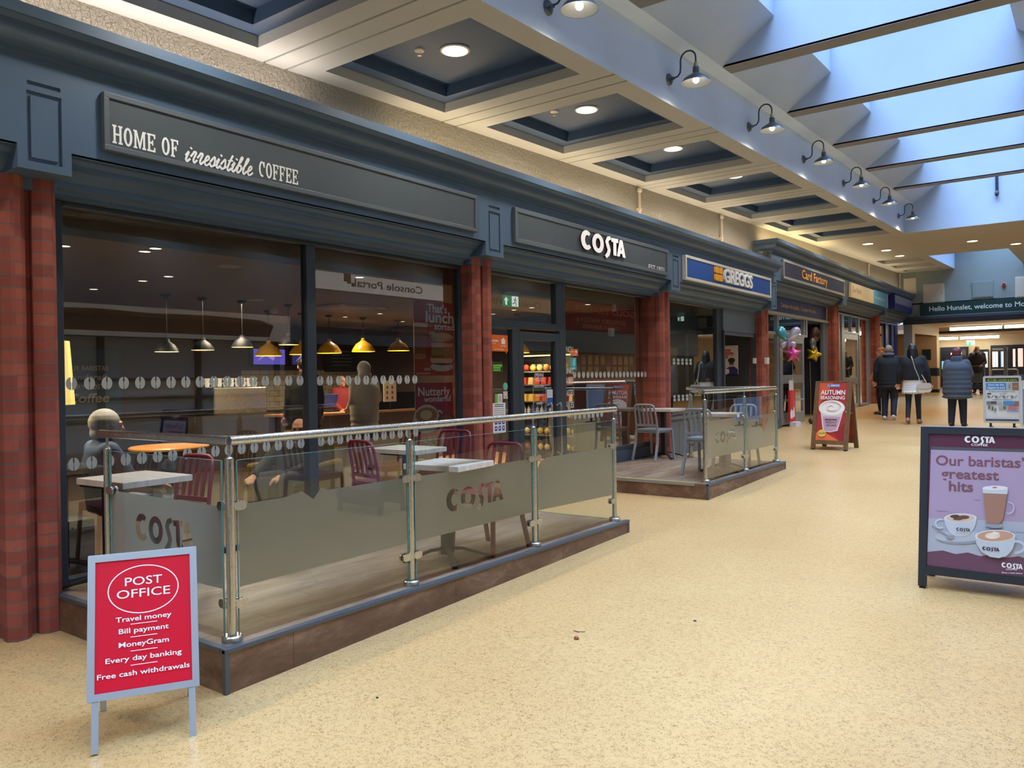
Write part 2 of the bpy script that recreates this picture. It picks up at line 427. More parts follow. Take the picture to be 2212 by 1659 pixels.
# ================================================================ STRUCTURE
S = 0.0265; Y0 = 2.289
def zf(y): return S*(y-Y0) if y < 32.5 else 0.80
def zc(y): return 4.063+0.032*y
def zr(y): return 4.606+0.0365*y
XF, XG, XW, XB = -5.15, -5.57, -5.46, -3.41
DZ = 0.45; YS = 15.66; YE = 30.15
def mx(x): return -3.34-x            # mirror across the mall's centre line
b = MB(M_FLOOR)
ys = [-8, 2.289, 10, 20, 32.5, 45.5]
for y0, y1 in zip(ys, ys[1:]): b.quad((-13.5, y0, zf(y0)), (4, y0, zf(y0)), (4, y1, zf(y1)), (-13.5, y1, zf(y1)))
b.build('floor', kind='structure')
def ceil_side(sx, name):
    X = (lambda x: x) if sx > 0 else mx
    def q(bb, x0, x1, y0, y1, d0=0.0, d1=0.0):
        bb.quad((X(x0), y0, zc(y0)+d0), (X(x0), y1, zc(y1)+d1), (X(x1), y1, zc(y1)+d1), (X(x1), y0, zc(y0)+d0))
    b = MB(M_CEIL); panels = []
    cof = [(4.46+2.2*k, 4.46+2.2*k+1.53) for k in range(-5, 7)]
    cx0, cx1 = -5.24, -3.645
    y = -8.0
    for c0, c1 in cof:
        g = [y, c0] if c0-y > 1.2 else [y, y+.2, y+.225, y+.42, y+.445, c0]
        for i in range(0, len(g), 2): q(b, XW-.2, XB, g[i], g[i+1])
        if len(g) > 2:
            for i in (1, 3):
                a, e = g[i], g[i+1]; h = .014
                b.quad((X(XW), a, zc(a)+h), (X(XW), e, zc(e)+h), (X(XB), e, zc(e)+h), (X(XB), a, zc(a)+h))
                for t in (a, e): b.quad((X(XW), t, zc(t)), (X(XB), t, zc(t)), (X(XB), t, zc(t)+h), (X(XW), t, zc(t)+h))
        q(b, XW-.2, cx0, c0, c1); q(b, cx1, XB, c0, c1)
        h = .09
        for xx in (cx0, cx1): b.quad((X(xx), c0, zc(c0)), (X(xx), c1, zc(c1)), (X(xx), c1, zc(c1)+h), (X(xx), c0, zc(c0)+h))
        for yy in (c0, c1): b.quad((X(cx0), yy, zc(yy)), (X(cx1), yy, zc(yy)), (X(cx1), yy, zc(yy)+h), (X(cx0), yy, zc(yy)+h))
        y = c1; panels.append((c0, c1))
    q(b, XW-.2, XB, y, 19.4)
    q(b, XW-.2, XB, 19.4, 24.95) if sx > 0 else q(b, XW-.2, XB, 19.4, YE)
    if sx > 0:
        b.quad((XB, 19.4, zc(19.4)), (XB, 24.95, zc(24.95)), (0.07, 24.95, zc(24.95)), (0.07, 19.4, zc(19.4)))
        q(b, -1.85, 0.07, 24.95, YE)
        # small plain coffers over the far end
        y = 24.95
        for c0, c1 in ((25.1, 26.25), (27.1, 28.1), (29.0, 29.85)):
            q(b, XW-.2, -3.77, y, c0); q(b, XW-.2, -5.18, c0, c1); q(b, -4.05, -3.77, c0, c1)
            for xx in (-5.18, -4.05): b.quad((xx, c0, zc(c0)), (xx, c1, zc(c1)), (xx, c1, zc(c1)+.3), (xx, c0, zc(c0)+.3))
            for yy in (c0, c1): b.quad((-5.18, yy, zc(yy)), (-4.05, yy, zc(yy)), (-4.05, yy, zc(yy)+.3), (-5.18, yy, zc(yy)+.3))
            q(b, -5.18, -4.05, c0, c1, .3, .3); y = c1
        q(b, XW-.2, -3.77, y, YE)
    ce = b.build(name, kind='structure')
    for c0, c1 in panels:
        p = MB(M_NAVY); h, h2, w = .09, .2, .15
        i0, i1, j0, j1 = cx0+w, cx1-w, c0+w, c1-w
        def r4(x0, x1, y0, y1, d): return [(X(x0), y0, zc(y0)+d), (X(x1), y0, zc(y0)+d), (X(x1), y1, zc(y1)+d), (X(x0), y1, zc(y1)+d)]
        o_, n_, t_ = r4(cx0, cx1, c0, c1, h), r4(i0, i1, j0, j1, h), r4(i0, i1, j0, j1, h2)
        for k in range(4):
            l = (k+1) % 4; p.quad(o_[k], o_[l], n_[l], n_[k]); p.quad(n_[k], n_[l], t_[l], t_[k])
        p.quad(*t_)
        p.build('coffer_lining', parent=ce)
    return ce
ceil_side(1, 'ceiling')
ceil_side(-1, 'ceiling_right')
# rooflight well: upstand faces, ledge, splayed hips, rafters, glazing
BAYS = [(-6.9, -4.95), (-4.68, -2.73), (-2.48, -.52), (-.28, 1.68), (1.92, 3.88), (4.12, 6.08), (6.33, 8.25), (8.5, 10.46), (10.71, 12.67), (12.91, 14.85), (15.09, 17.16), (17.4, 19.4)]
b = MB(M_SHAFT); HT = 0.85
ups = MB(M_SKYWHITE)
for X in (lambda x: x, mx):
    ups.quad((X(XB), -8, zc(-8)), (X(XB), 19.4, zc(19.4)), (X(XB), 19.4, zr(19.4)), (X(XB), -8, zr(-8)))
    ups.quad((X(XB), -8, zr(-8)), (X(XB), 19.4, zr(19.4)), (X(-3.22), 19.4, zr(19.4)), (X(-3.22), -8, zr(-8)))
    for y0, y1 in BAYS:
        b.quad((X(-3.22), y0, zr(y0)), (X(-3.22), y1, zr(y1)), (X(-2.66), y1, zr(y1)+.4), (X(-2.66), y0, zr(y0)+.4))
        b.quad((X(-2.66), y0, zr(y0)+.4), (X(-2.66), y1, zr(y1)+.4), (X(-2.66), y1, zr(y1)+HT), (X(-2.66), y0, zr(y0)+HT))
b.quad((XB, 19.4, zc(19.4)), (0.07, 19.4, zc(19.4)), (0.07, 19.4, zr(19.4)), (XB, 19.4, zr(19.4)))
ye = [-8.0]+[t for y0, y1 in BAYS for t in (y0, y1)]
for y0, y1 in BAYS:
    for yy in (y0, y1): b.quad((-3.22, yy, zr(yy)), (-.12, yy, zr(yy)), (-.12, yy, zr(yy)+HT), (-3.22, yy, zr(yy)+HT))
# second, smaller well at the far end
x0, x1, y0, y1 = -3.77, -1.85, 24.95, YE
for xx in (x0, x1): b.quad((xx, y0, zc(y0)), (xx, y1, zc(y1)), (xx, y1, zc(y1)+1.5), (xx, y0, zc(y0)+1.5))
b.quad((x0, y0, zc(y0)), (x1, y0, zc(y0)), (x1, y0, zc(y0)+1.5), (x0, y0, zc(y0)+1.5))
well = b.build('ceiling_rooflight', kind='structure')
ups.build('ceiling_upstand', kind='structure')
for i in range(len(BAYS)):
    y0 = BAYS[i][1]; y1 = BAYS[i+1][0] if i+1 < len(BAYS) else None
    if y1 is None: continue
    MB(M_BEAM).add([(-3.22, y0, zr(y0)-.004), (-.12, y0, zr(y0)-.004), (-.12, y1, zr(y1)-.004), (-3.22, y1, zr(y1)-.004),
        (-3.22, y0, zr(y0)+.02), (-.12, y0, zr(y0)+.02), (-.12, y1, zr(y1)+.02), (-3.22, y1, zr(y1)+.02)],
        [(0,3,2,1),(4,5,6,7),(0,1,5,4),(1,2,6,5),(2,3,7,6),(3,0,4,7)]).build('rafter', parent=well)
for y0, y1 in BAYS:
    MB(M_BGLASS).quad((-3.22, y0, zr(y0)+HT-.02), (-.12, y0, zr(y0)+HT-.02), (-.12, y1, zr(y1)+HT-.02), (-3.22, y1, zr(y1)+HT-.02)).build('glazing_pane', parent=well)
MB(M_BGLASS).quad((x0, 24.95, zc(24.95)+1.48), (x1, 24.95, zc(24.95)+1.48), (x1, YE, zc(YE)+1.48), (x0, YE, zc(YE)+1.48)).build('glazing_pane', parent=well)
# roof slab keeps the sky out everywhere but the wells
b = MB(P(90, 90, 90))
b.box(-14, -3.22, -8.1, YE, 6.75, 6.8); b.box(-.12, 5, -8.1, YE, 6.75, 6.8); b.box(-14, 5, YE, 46, 3.9, 3.95)
b.box(-3.22, -.12, 19.42, 24.95, 6.75, 6.8)
b.box(-14, -3.77, 24.95, YE, 6.8, 6.85); b.box(-1.85, 5, 24.95, YE, 6.8, 6.85)
b.build('ceiling_roof_slab', kind='structure')
# back end of the mall behind the viewer, outer shells
b = MB(M_CEIL); b.quad((-14, -8, -1), (5, -8, -1), (5, -8, 6.8), (-14, -8, 6.8)); b.build('wall_back', kind='structure')
# wall above the shopfronts
b = MB(M_TEXW); b.quad((XW, -8, 3.5), (XW, YE, 3.5), (XW, YE, 6.7), (XW, -8, 6.7)); b.build('wall_left', kind='structure')
# ---------------------------------------------------------------- shopfront joinery, left side
PIL = [2.18-4.485, 2.18, 6.665, 11.185, 15.78]
PIL2 = [21.36, 26.3]
def cornice(name, ya, yb, dz):
    pr = [(-.05, 3.0), (-.05, 3.56), (.02, 3.56), (.02, 3.588)]+[(.02+.10*math.sin(math.radians(a)), 3.588+.08*(1-math.cos(math.radians(a)))) for a in range(15, 91, 15)]
    pr += [(.13, 3.668), (.13, 3.70), (.165, 3.722), (.185, 3.722), (.185, 3.79), (-.31, 3.79)]
    bb = MB(M_SLATE); vs = []; n = len(pr)
    for d, z in pr:
        e = max(d, 0)
        vs += [(XW-.02, ya-e, z+dz), (XF+d, ya-e, z+dz), (XF+d, yb+e, z+dz), (XW-.02, yb+e, z+dz)]
    fs = []
    for i in range(n-1):
        for k in range(3): fs.append((i*4+k, i*4+k+1, (i+1)*4+k+1, (i+1)*4+k))
    fs.append(((n-1)*4, (n-1)*4+1, (n-1)*4+2, (n-1)*4+3))
    bb.add(vs, fs); return bb.build(name, kind='structure', smooth=30)
cornice('trim_1', -8, YS, 0); cornice('trim_2', YS, YE-.06, DZ)
def front_plate(name, ya, yb, caps, dz, x=XF):
    """frieze with bracket blocks; the sunk slot and panel of each block are real grooves"""
    zt, zb, zk = 3.56+dz, 3.02+dz, 2.875+dz
    pts = [(ya, zt), (ya, zb)]
    for c in caps:
        a, e = c-.155, c+.155
        if a <= ya+.01: pts = [(ya, zt), (ya, zk), (e, zk), (e, zb)]
        elif e >= yb-.01: pts += [(a, zb), (a, zk), (yb, zk)]; break
        else: pts += [(a, zb), (a, zk), (e, zk), (e, zb)]
    if pts[-1][0] < yb: pts.append((yb, zb))
    pts.append((yb, zt)); pts = pts[::-1]
    holes = []; inner = []
    for c in caps:
        if c-.1 < ya or c+.1 > yb: continue
        holes += [rect(c-.095, 3.385+dz, c+.095, 3.41+dz)[::-1], rect(c-.1, 2.925+dz, c+.1, 3.35+dz)[::-1]]
        inner.append(rect(c-.076, 2.95+dz, c+.076, 3.325+dz))
    bb = MB(M_SLATE); bb.prism([pts]+holes, (x-.014, 0, 0), (0, 1, 0), (0, 0, 1), 0, .014)
    for l in inner: bb.prism([l], (x-.014, 0, 0), (0, 1, 0), (0, 0, 1), 0, .012)
    bb.box(XW, x-.014, ya, yb, zb, zt)
    for c in caps:
        a, e = max(c-.155, ya), min(c+.155, yb); bb.box(-5.36, x-.014, a, e, zk, zb)
    st = [(-5.15, 3.02), (-5.19, 3.02), (-5.22, 3.0), (-5.24, 2.98), (-5.25, 2.975), (-5.25, 2.945), (-5.28, 2.945), (-5.32, 2.925), (-5.35, 2.895), (-5.36, 2.888), (-5.36, 2.85), (-5.395, 2.85), (-5.44, 2.84), (-5.46, 2.825), (-5.46, 2.80), (-5.62, 2.80), (-5.62, 3.02)]
    edges = [ya]+[t for c in caps for t in (max(c-.155, ya), min(c+.155, yb))]+[yb]
    for i in range(0, len(edges)-1, 2):
        a, e = edges[i], edges[i+1]
        if e-a < .05: continue
        bb.prism([[(p[0]-x-0, p[1]+dz) for p in st]], (x, e, 0), (1, 0, 0), (0, 0, 1), 0, e-a)
    # the step mouldings run on behind the brackets
    for c in caps:
        a, e = max(c-.155, ya), min(c+.155, yb); bb.box(-5.62, -5.36, a, e, 2.80+dz, zb)
    return bb.build(name, kind='structure')
front_plate('trim_3', -8, 15.935, PIL, 0)
front_plate('trim_4', 15.935, YE, PIL2, DZ)
MB(M_SLATE).box(XW, XF, YS, 15.94, 3.55, 4.02).build('trim_9', kind='structure')
def octo(cx, cy, r): return [(cx+r*math.cos(PI/8+k*PI/4), cy+r*math.sin(PI/8+k*PI/4)) for k in range(8)]
for c in (2.165-4.485, 2.165, 6.693, 11.21, 15.815, 21.285, 26.135):
    zt = 2.875 + (DZ if c > 16 else 0); zb = zf(c)-.05
    bb = MB(M_BRICK)
    for dy in (-.092, .09): bb.prism([octo(-5.395, c+dy, .076)], (0, 0, zb), (1, 0, 0), (0, 1, 0), 0, zt-zb)
    bb.box(-5.66, -5.41, c-.15, c+.15, zb, zt)
    bb.build('brick_pilaster', kind='structure')
# ---------------------------------------------------------------- shop windows and doors (left side)
def frame_rects(bb, rs, x0=-5.62, x1=-5.53):
    for y0, y1, z0, z1 in rs: bb.box(x0, x1, y0, y1, z0, z1)
_wn = [0]
def window(y0, y1, z0, z1, jl, jr, head, sill, muls=(), trans=(), mat=M_FRAME, glass=M_GLASS, kindname='window'):
    """one glazed opening: frame with jambs, head, sill, mullions (y, w) and transoms (z, w, ya, yb); one pane per light"""
    _wn[0] += 1; bb = MB(mat)
    frame_rects(bb, [(y0, y0+jl, z0, z1), (y1-jr, y1, z0, z1), (y0+jl, y1-jr, z1-head, z1), (y0+jl, y1-jr, z0, z0+sill)])
    for y, w in muls: frame_rects(bb, [(y-w/2, y+w/2, z0+sill, z1-head)])
    for z, w, a, e in trans: frame_rects(bb, [(a, e, z-w/2, z+w/2)])
    o = bb.build('%s_%d' % (kindname, _wn[0]), kind='structure', bevel=.006)
    ed = [y0+jl]+[t for y, w in muls for t in (y-w/2, y+w/2)]+[y1-jr]
    for i in range(0, len(ed), 2):
        a, e = ed[i], ed[i+1]
        MB(glass).quad((XG, a, z0+sill), (XG, e, z0+sill), (XG, e, z1-head), (XG, a, z1-head)).build('pane', parent=o)
    return o
W1 = window(2.36, 6.65, .22, 2.80, .08, .13, .035, .05, [(4.51, .10)])
# door bay: side light, door leaf, fanlight, then the tall window on a panelled base
W2 = window(6.86, 8.58, 2.165, 2.80, .2, .16, .03, .085)
W3 = window(8.58, 11.29, .50, 2.80, .06, .2, .03, .06)
W4 = window(6.86, 7.60, .12, 2.165, .2, .13, .02, .10)
b = MB(M_FRAME); frame_rects(b, [(7.62, 7.70, .14, 2.13), (8.40, 8.49, .14, 2.13), (7.70, 8.40, 2.03, 2.13), (7.70, 8.40, .14, .30)])
door = b.build('door_1', kind='structure', bevel=.006)
MB(M_GLASS).quad((XG, 7.7, .3), (XG, 8.4, .3), (XG, 8.4, 2.03), (XG, 7.7, 2.03)).build('pane', parent=door)
for yy in (8.19, 8.40):
    MB(M_STEEL).tube([(-5.53, yy, 1.22), (-5.47, yy, 1.25), (-5.46, yy, 1.22), (-5.46, yy, .62), (-5.47, yy, .59), (-5.53, yy, .62)], .012, 8).build('door_handle', parent=door, smooth=40)
b = MB(M_FRAME); frame_rects(b, [(8.49, 8.58, .12, 2.165), (7.59, 7.62, .12, 2.165)]); b.build('trim_5', kind='structure')
b = MB(P(62, 72, 84, .5)); b.box(-5.62, -5.50, 8.58, 11.02, .1, .50); b.build('wall_stallriser', kind='structure')
b = MB(P(92, 98, 102, .5)); b.box(-5.62, -5.50, 11.34, 13.95, .1, .86)
for yy in (12.0, 12.65, 13.3): b.box(-5.505, -5.497, yy-.004, yy+.004, .2, .8)
b.box(-5.62, -5.47, 11.34, 13.95, .86, .90)
for yy in (14.0,): b.box(-5.62, -5.50, yy, 15.42, .1, .12)
b.build('wall_panelled_base', kind='structure')
W5 = window(11.34, 13.96, .90, 2.80, .03, .22, .02, .04)
# bakery doorway with its roller shutter half down
sh = MB(P(92, 105, 122, .5)); sh.box(-5.56, -5.50, 13.97, 15.68, 2.385, 2.80)
for k in range(2): sh.box(-5.55, -5.51, 13.97, 15.66, 2.35-.03*k, 2.375-.03*k)
shut = thing('roller_shutter', 'slate grey roller shutter half down over the bakery doorway', 'shutter', (-5.53, 14.7, 2.3))
sh.build('curtain', parent=shut)
for yy in (13.97, 15.62): MB(M_FRAME).box(-5.58, -5.49, yy, yy+.05, zf(yy), 2.40).build('guide_rail', parent=shut)
b = MB(P(196, 196, 190)); b.box(-5.50, -5.45, 15.50, 15.57, 1.79, 1.90); tag(b.build('shutter_sensor', bevel=.004), 'small white box on the shutter rail beside the bakery doorway', 'sensor')
b = MB(P(206, 206, 200)); b.box(-5.325, -5.265, 15.66, 15.79, 1.78, 1.91); tag(b.build('shutter_switch', bevel=.004), 'white switch box on the brick pilaster between bakery and card shop', 'switch')
# card shop front: silver frames
W6 = window(15.94, 17.2, .60, 2.90, .05, .06, .05, .06, [(16.52, .05)], [(2.46, .06, 15.99, 17.14)], M_ALU)
b = MB(P(70, 74, 78)); b.box(-5.62, -5.50, 15.94, 17.25, .3, .60); b.build('wall_card_shop_base', kind='structure')
W7 = window(17.2, 19.36, 2.44, 2.90, .05, .10, .05, .05, [(19.12, .06)], (), M_ALU)
b = MB(M_ALU); frame_rects(b, [(17.28, 17.36, .42, 2.44), (17.36, 19.1, 2.40, 2.44)]); b.build('trim_6', kind='structure')
# open door leaf, swung inward a little
b = MB(M_ALU); frame_rects(b, [(17.40, 17.52, .44, 2.40), (18.98, 19.10, .44, 2.40), (17.52, 18.98, 2.28, 2.40), (17.52, 18.98, .44, .70), (17.52, 18.98, 1.36, 1.55)], -5.60, -5.54)
d2 = b.build('door_2', kind='structure', bevel=.006)
MB(M_GLASS).quad((XG, 17.52, 1.55), (XG, 18.98, 1.55), (XG, 18.98, 2.28), (XG, 17.52, 2.28)).build('pane', parent=d2)
MB(M_GLASS).quad((XG, 17.52, .70), (XG, 18.98, .70), (XG, 18.98, 1.36), (XG, 17.52, 1.36)).build('pane', parent=d2)
MB(M_ALU).tube([(-5.5, 17.6, .98), (-5.5, 18.9, .98)], .02, 8).build('push_bar', parent=d2)
W8 = window(20.75, 21.15, .45, 2.90, .06, .10, .05, .05, (), (), M_ALU)
# charity shop
W9 = window(21.42, 22.75, .60, 3.22, .05, .20, .05, .06, [(22.3, .10)], (), M_ALU)
W10 = window(22.75, 24.5, 2.68, 3.22, .05, .08, .05, .06, [(23.6, .05)], (), M_ALU)
W11 = window(24.5, 25.95, .62, 3.22, .08, .25, .05, .06, (), (), M_ALU)
b = MB(M_ALU); frame_rects(b, [(22.8, 22.92, .52, 2.68), (24.3, 24.42, .52, 2.68), (22.92, 24.3, 2.52, 2.68), (22.92, 24.3, .52, .70), (22.92, 24.3, 1.25, 1.45)], -5.60, -5.54)
d3 = b.build('door_3', kind='structure', bevel=.006)
MB(M_GLASS).quad((XG, 22.92, 1.45), (XG, 24.3, 1.45), (XG, 24.3, 2.52), (XG, 22.92, 2.52)).build('pane', parent=d3)
MB(M_GLASS).quad((XG, 22.92, .70), (XG, 24.3, .70), (XG, 24.3, 1.25), (XG, 22.92, 1.25)).build('pane', parent=d3)
b = MB(P(80, 84, 88)); b.box(-5.62, -5.50, 21.42, 22.75, .4, .60); b.box(-5.62, -5.50, 24.5, 25.98, .4, .62); b.build('wall_charity_base', kind='structure')
M_BLUEF = P(24, 40, 104, .4)
W12 = window(26.27, 30.1, .62, 3.24, .08, .45, .06, .1, [(28.3, .34), (29.25, .4)], (), M_BLUEF)
# ---------------------------------------------------------------- rooms behind the glass
def room(name, y0, y1, xb, z0, z1, wall, floorm, ceilm):
    bb = MB(wall)
    bb.quad((xb, y0, z0), (xb, y1, z0), (xb, y1, z1), (xb, y0, z1)); bb.quad((-5.63, y0, z0-.3), (xb, y0, z0-.3), (xb, y0, z1), (-5.63, y0, z1)); bb.quad((xb, y1, z0-.3), (-5.63, y1, z0-.3), (-5.63, y1, z1), (xb, y1, z1))
    bb.m(floorm).quad((-5.6, y0, z0), (-5.6, y1, z0), (xb, y1, z0), (xb, y0, z0))
    bb.m(ceilm).quad((-5.6, y0, z1), (xb, y0, z1), (xb, y1, z1), (-5.6, y1, z1))
    return bb.build(name, kind='structure')
M_CAFEC = mk_plaster('cafe_ceiling_paint', (128, 116, 100), 3); M_CAFEF = mk_wood('cafe_floor_boards', [(.3, (60, 46, 36)), (.7, (96, 78, 62))], (2, 1, 1), (0, .15, 1, 1.1), .4)
b = room('wall_cafe_room', 2.16, 11.28, -12.3, .2, 2.83, mk_plaster('cafe_wall_paint', (64, 52, 48), 5), M_CAFEF, M_CAFEC)
b = MB(M_CAFEC); b.box(-12.3, -5.9, 2.17, 11.27, 2.64, 2.82); b.build('ceiling_cafe_drop', kind='structure')
room('wall_bakery_room', 11.30, 15.60, -9.0, zf(13.5), 2.83, mk_plaster('bakery_wall_paint', (44, 44, 48), 4), P(70, 66, 62), P(70, 68, 66))
room('wall_card_room', 15.64, 21.30, -9.5, zf(18.4), 3.27, mk_plaster('card_shop_wall_paint', (52, 54, 76), 6), P(120, 112, 100), P(120, 120, 116))
room('wall_charity_room', 21.40, 26.26, -9.5, zf(24), 3.27, mk_plaster('charity_wall_paint', (96, 92, 86), 6), P(110, 104, 96), P(150, 148, 140))
room('wall_corner_room', 26.34, 30.14, -9.5, zf(28), 3.27, mk_plaster('corner_shop_wall_paint', (150, 140, 124), 6), P(110, 104, 96), P(170, 166, 156))
b = MB(P(150, 152, 152)); b.box(-5.7, -5.6, -8, 2.04, -.4, 3.1); b.build('wall_next_shop', kind='structure')
b = MB(M_SLATE); b.box(-13.5, -5.62, -8, YE, 2.84, 3.0); b.box(-13.5, -5.62, YS+.02, YE, 3.28, 3.5); b.build('ceiling_shop_void', kind='structure')
# ---------------------------------------------------------------- right side of the mall (seen in the window reflections)
XR = 1.81
b = MB(M_SLATE); b.box(XR, 2.3, -8, YE, 2.35, 4.05); b.build('trim_7', kind='structure')
b = MB(M_TEXW); b.quad((2.12, -8, 4.0), (2.12, YE, 4.0), (2.12, YE, 6.7), (2.12, -8, 6.7)); b.build('wall_right', kind='structure')
b = MB(P(172, 184, 200, .35)); b.box(2.0, 2.06, 3.5, 10.0, -.2, 2.35); b.m(P(46, 54, 62))
for yy in (4.6, 6.34, 8.08, 9.8): b.box(1.94, 2.0, yy-.05, yy+.05, 0, 2.35)
for z in (1.0, 1.32, 1.64): b.box(1.95, 2.0, 3.5, 10, z-.025, z+.025)
b.build('window_right_shop', kind='structure')
b = MB(P(40, 42, 46)); b.box(2.0, 2.06, -8, 3.5, -.4, 2.35); b.box(2.0, 2.06, 10, 19.6, -.2, 3.2); b.m(P(92, 22, 34)); b.box(1.98, 2.06, 19.6, 27.2, .2, 4.0)
b.m(P(60, 62, 66)); b.box(2.0, 2.06, 27.2, YE, .2, 3.4); b.build('wall_right_shops', kind='structure')
# ---------------------------------------------------------------- end wall and the supermarket foyer beyond
b = MB(M_SIDEW)
b.quad((XW, YE, 3.45), (2.2, YE, 3.45), (2.2, YE, 7.0), (XW, YE, 7.0)); b.build('wall_end', kind='structure')
b = MB(P(58, 66, 84, .4)); b.box(-5.35, 2.2, YE-.12, YE+.1, 3.22, 3.30); b.box(-5.35, 2.2, YE-.16, YE+.1, 3.30, 3.38); b.box(-5.35, 2.2, YE-.2, YE+.1, 3.38, 3.47); b.build('trim_8', kind='structure')
b = MB(P(150, 156, 156)); b.box(-5.35, -5.08, YE-.02, YE+.5, .7, 3.22); b.build('wall_pier', kind='structure')
FX0, FX1 = (-5.08, YE), (-4.72, 33.4)     # foyer's left wall runs slightly askew
def fx(y): return FX0[0]+(FX1[0]-FX0[0])*(y-FX0[1])/(FX1[1]-FX0[1])
b = MB(M_CREAM)
def fq(ya, yb, za, zb, off=0.0): b.quad((fx(ya)-off, ya, za), (fx(yb)-off, yb, za), (fx(yb)-off, yb, zb), (fx(ya)-off, ya, zb))
fq(YE, 30.4, .7, 3.22); fq(33.1, 33.4, .7, 3.22); fq(30.4, 33.1, 2.92, 3.22)
b.m(P(206, 172, 122)).quad((fx(33.1), 33.1, .7), (fx(33.1)-1.6, 33.1, .7), (fx(33.1)-1.6, 33.1, 2.92), (fx(33.1), 33.1, 2.92))
b.m(P(150, 70, 56)).quad((fx(30.4), 30.4, 2.92), (fx(33.1), 33.1, 2.92), (fx(33.1)-1.6, 33.1, 2.92), (fx(30.4)-1.6, 30.4, 2.92))
b.m(P(190, 150, 100)).quad((fx(30.4)-1.6, 30.4, .7), (fx(33.1)-1.6, 33.1, .7), (fx(33.1)-1.6, 33.1, 2.92), (fx(30.4)-1.6, 30.4, 2.92))
b.m(M_CREAM).quad((-4.72, 33.4, .7), (-4.72, 33.4, 3.22), (-8, 33.4, 3.22), (-8, 33.4, .7))
b.build('wall_foyer_left', kind='structure')
b = MB(P(24, 40, 40)); b.quad((fx(33.1)+.004, 33.098, 1.42), (fx(33.4)+.006, 33.4, 1.42), (fx(33.4)+.006, 33.4, 1.72), (fx(33.1)+.004, 33.098, 1.72)); b.quad((-4.75, 33.095, 1.42), (-6.3, 33.095, 1.42), (-6.3, 33.095, 1.72), (-4.75, 33.095, 1.72))
b.m(P(40, 38, 36)); b.quad((-4.73, 33.095, .8), (-6.3, 33.095, .8), (-6.3, 33.095, .92), (-4.73, 33.095, .92)); b.quad((fx(33.1)+.004, 33.098, .8), (fx(33.4)+.006, 33.4, .8), (fx(33.4)+.006, 33.4, .92), (fx(33.1)+.004, 33.098, .92))
b.build('baseboard_foyer', kind='structure')
b = MB(M_CREAM); b.quad((-9, YE, 3.24), (3.4, YE, 3.24), (3.4, 36.8, 3.24), (-9, 36.8, 3.24)); b.quad((-9, 37.1, 3.3), (3.4, 37.1, 3.3), (3.4, 44.2, 3.3), (-9, 44.2, 3.3)); b.m(P(40, 36, 40)); b.box(-9, 3.4, 36.8, 37.1, 3.16, 3.35); b.build('ceiling_foyer', kind='structure')
b = MB(M_CREAM); b.quad((-8, 44, .7), (3.4, 44, .7), (3.4, 44, 3.3), (-8, 44, 3.3)); b.quad((3.3, YE, .5), (3.3, 44, .5), (3.3, 44, 3.3), (3.3, YE, 3.3)); b.quad((-8, 33.4, .7), (-8, 44, .7), (-8, 44, 3.3), (-8, 33.4, 3.3)); b.build('wall_foyer', kind='structure')
# foyer doors: dark frames, daylit street behind
M_DAY = P(226, 190, 178, .5, 0, 1.2); M_DAYB = P(120, 180, 232, .5, 0, 1.3); M_DK = P(20, 24, 40)
def fdoor(n, xa, xb, zt, panes):
    bb = MB(M_DK); bb.box(xa, xb, 43.9, 43.98, .8, zt); o = bb.build('door_%d' % n, kind='structure')
    a = Art((0, 43.895, 0), (1, 0, 0), (0, 0, 1), lift=.002)
    for (p, q_, r, t, m) in panes: a.rect(p, r, q_, t, m)
    a.build('door_glass', o)
fdoor(4, -6.15, -4.95, 2.78, [(-6.1, -5.85, 1.7, 2.1, P(120, 170, 190, .5, 0, .8)), (-5.7, -5.6, 1.9, 2.5, M_DAY), (-5.35, -5.2, 2.1, 2.55, P(210, 180, 140, .5, 0, .6)), (-5.2, -5.1, 1.5, 2.5, M_DAYB)])
fdoor(5, -4.72, -4.1, 2.62, [(-4.66, -4.58, 1.9, 2.52, M_DAY), (-4.58, -4.5, 1.75, 2.55, M_DAYB), (-4.5, -4.42, 1.75, 2.5, M_DAY), (-4.3, -4.14, 1.75, 2.5, M_DAY)])
fdoor(6, -4.02, -3.2, 2.80, [(-3.95, -3.86, 1.76, 2.5, M_DAY), (-3.86, -3.8, 1.76, 2.5, M_DAYB), (-3.8, -3.72, 1.76, 2.5, M_DAY), (-3.6, -3.54, 1.76, 2.5, M_DAYB), (-3.54, -3.42, 1.76, 2.5, M_DAY), (-3.42, -3.36, 1.76, 2.55, M_DAYB), (-3.95, -3.3, 2.56, 2.66, P(110, 110, 100)), (-3.9, -3.3, .95, 1.4, P(70, 90, 110))])
fdoor(7, -3.16, -2.55, 2.80, [(-3.12, -3.02, 1.76, 2.6, M_DAY), (-2.92, -2.72, 1.76, 2.62, M_DAY), (-3.1, -2.7, .95, 1.4, P(90, 100, 110))])
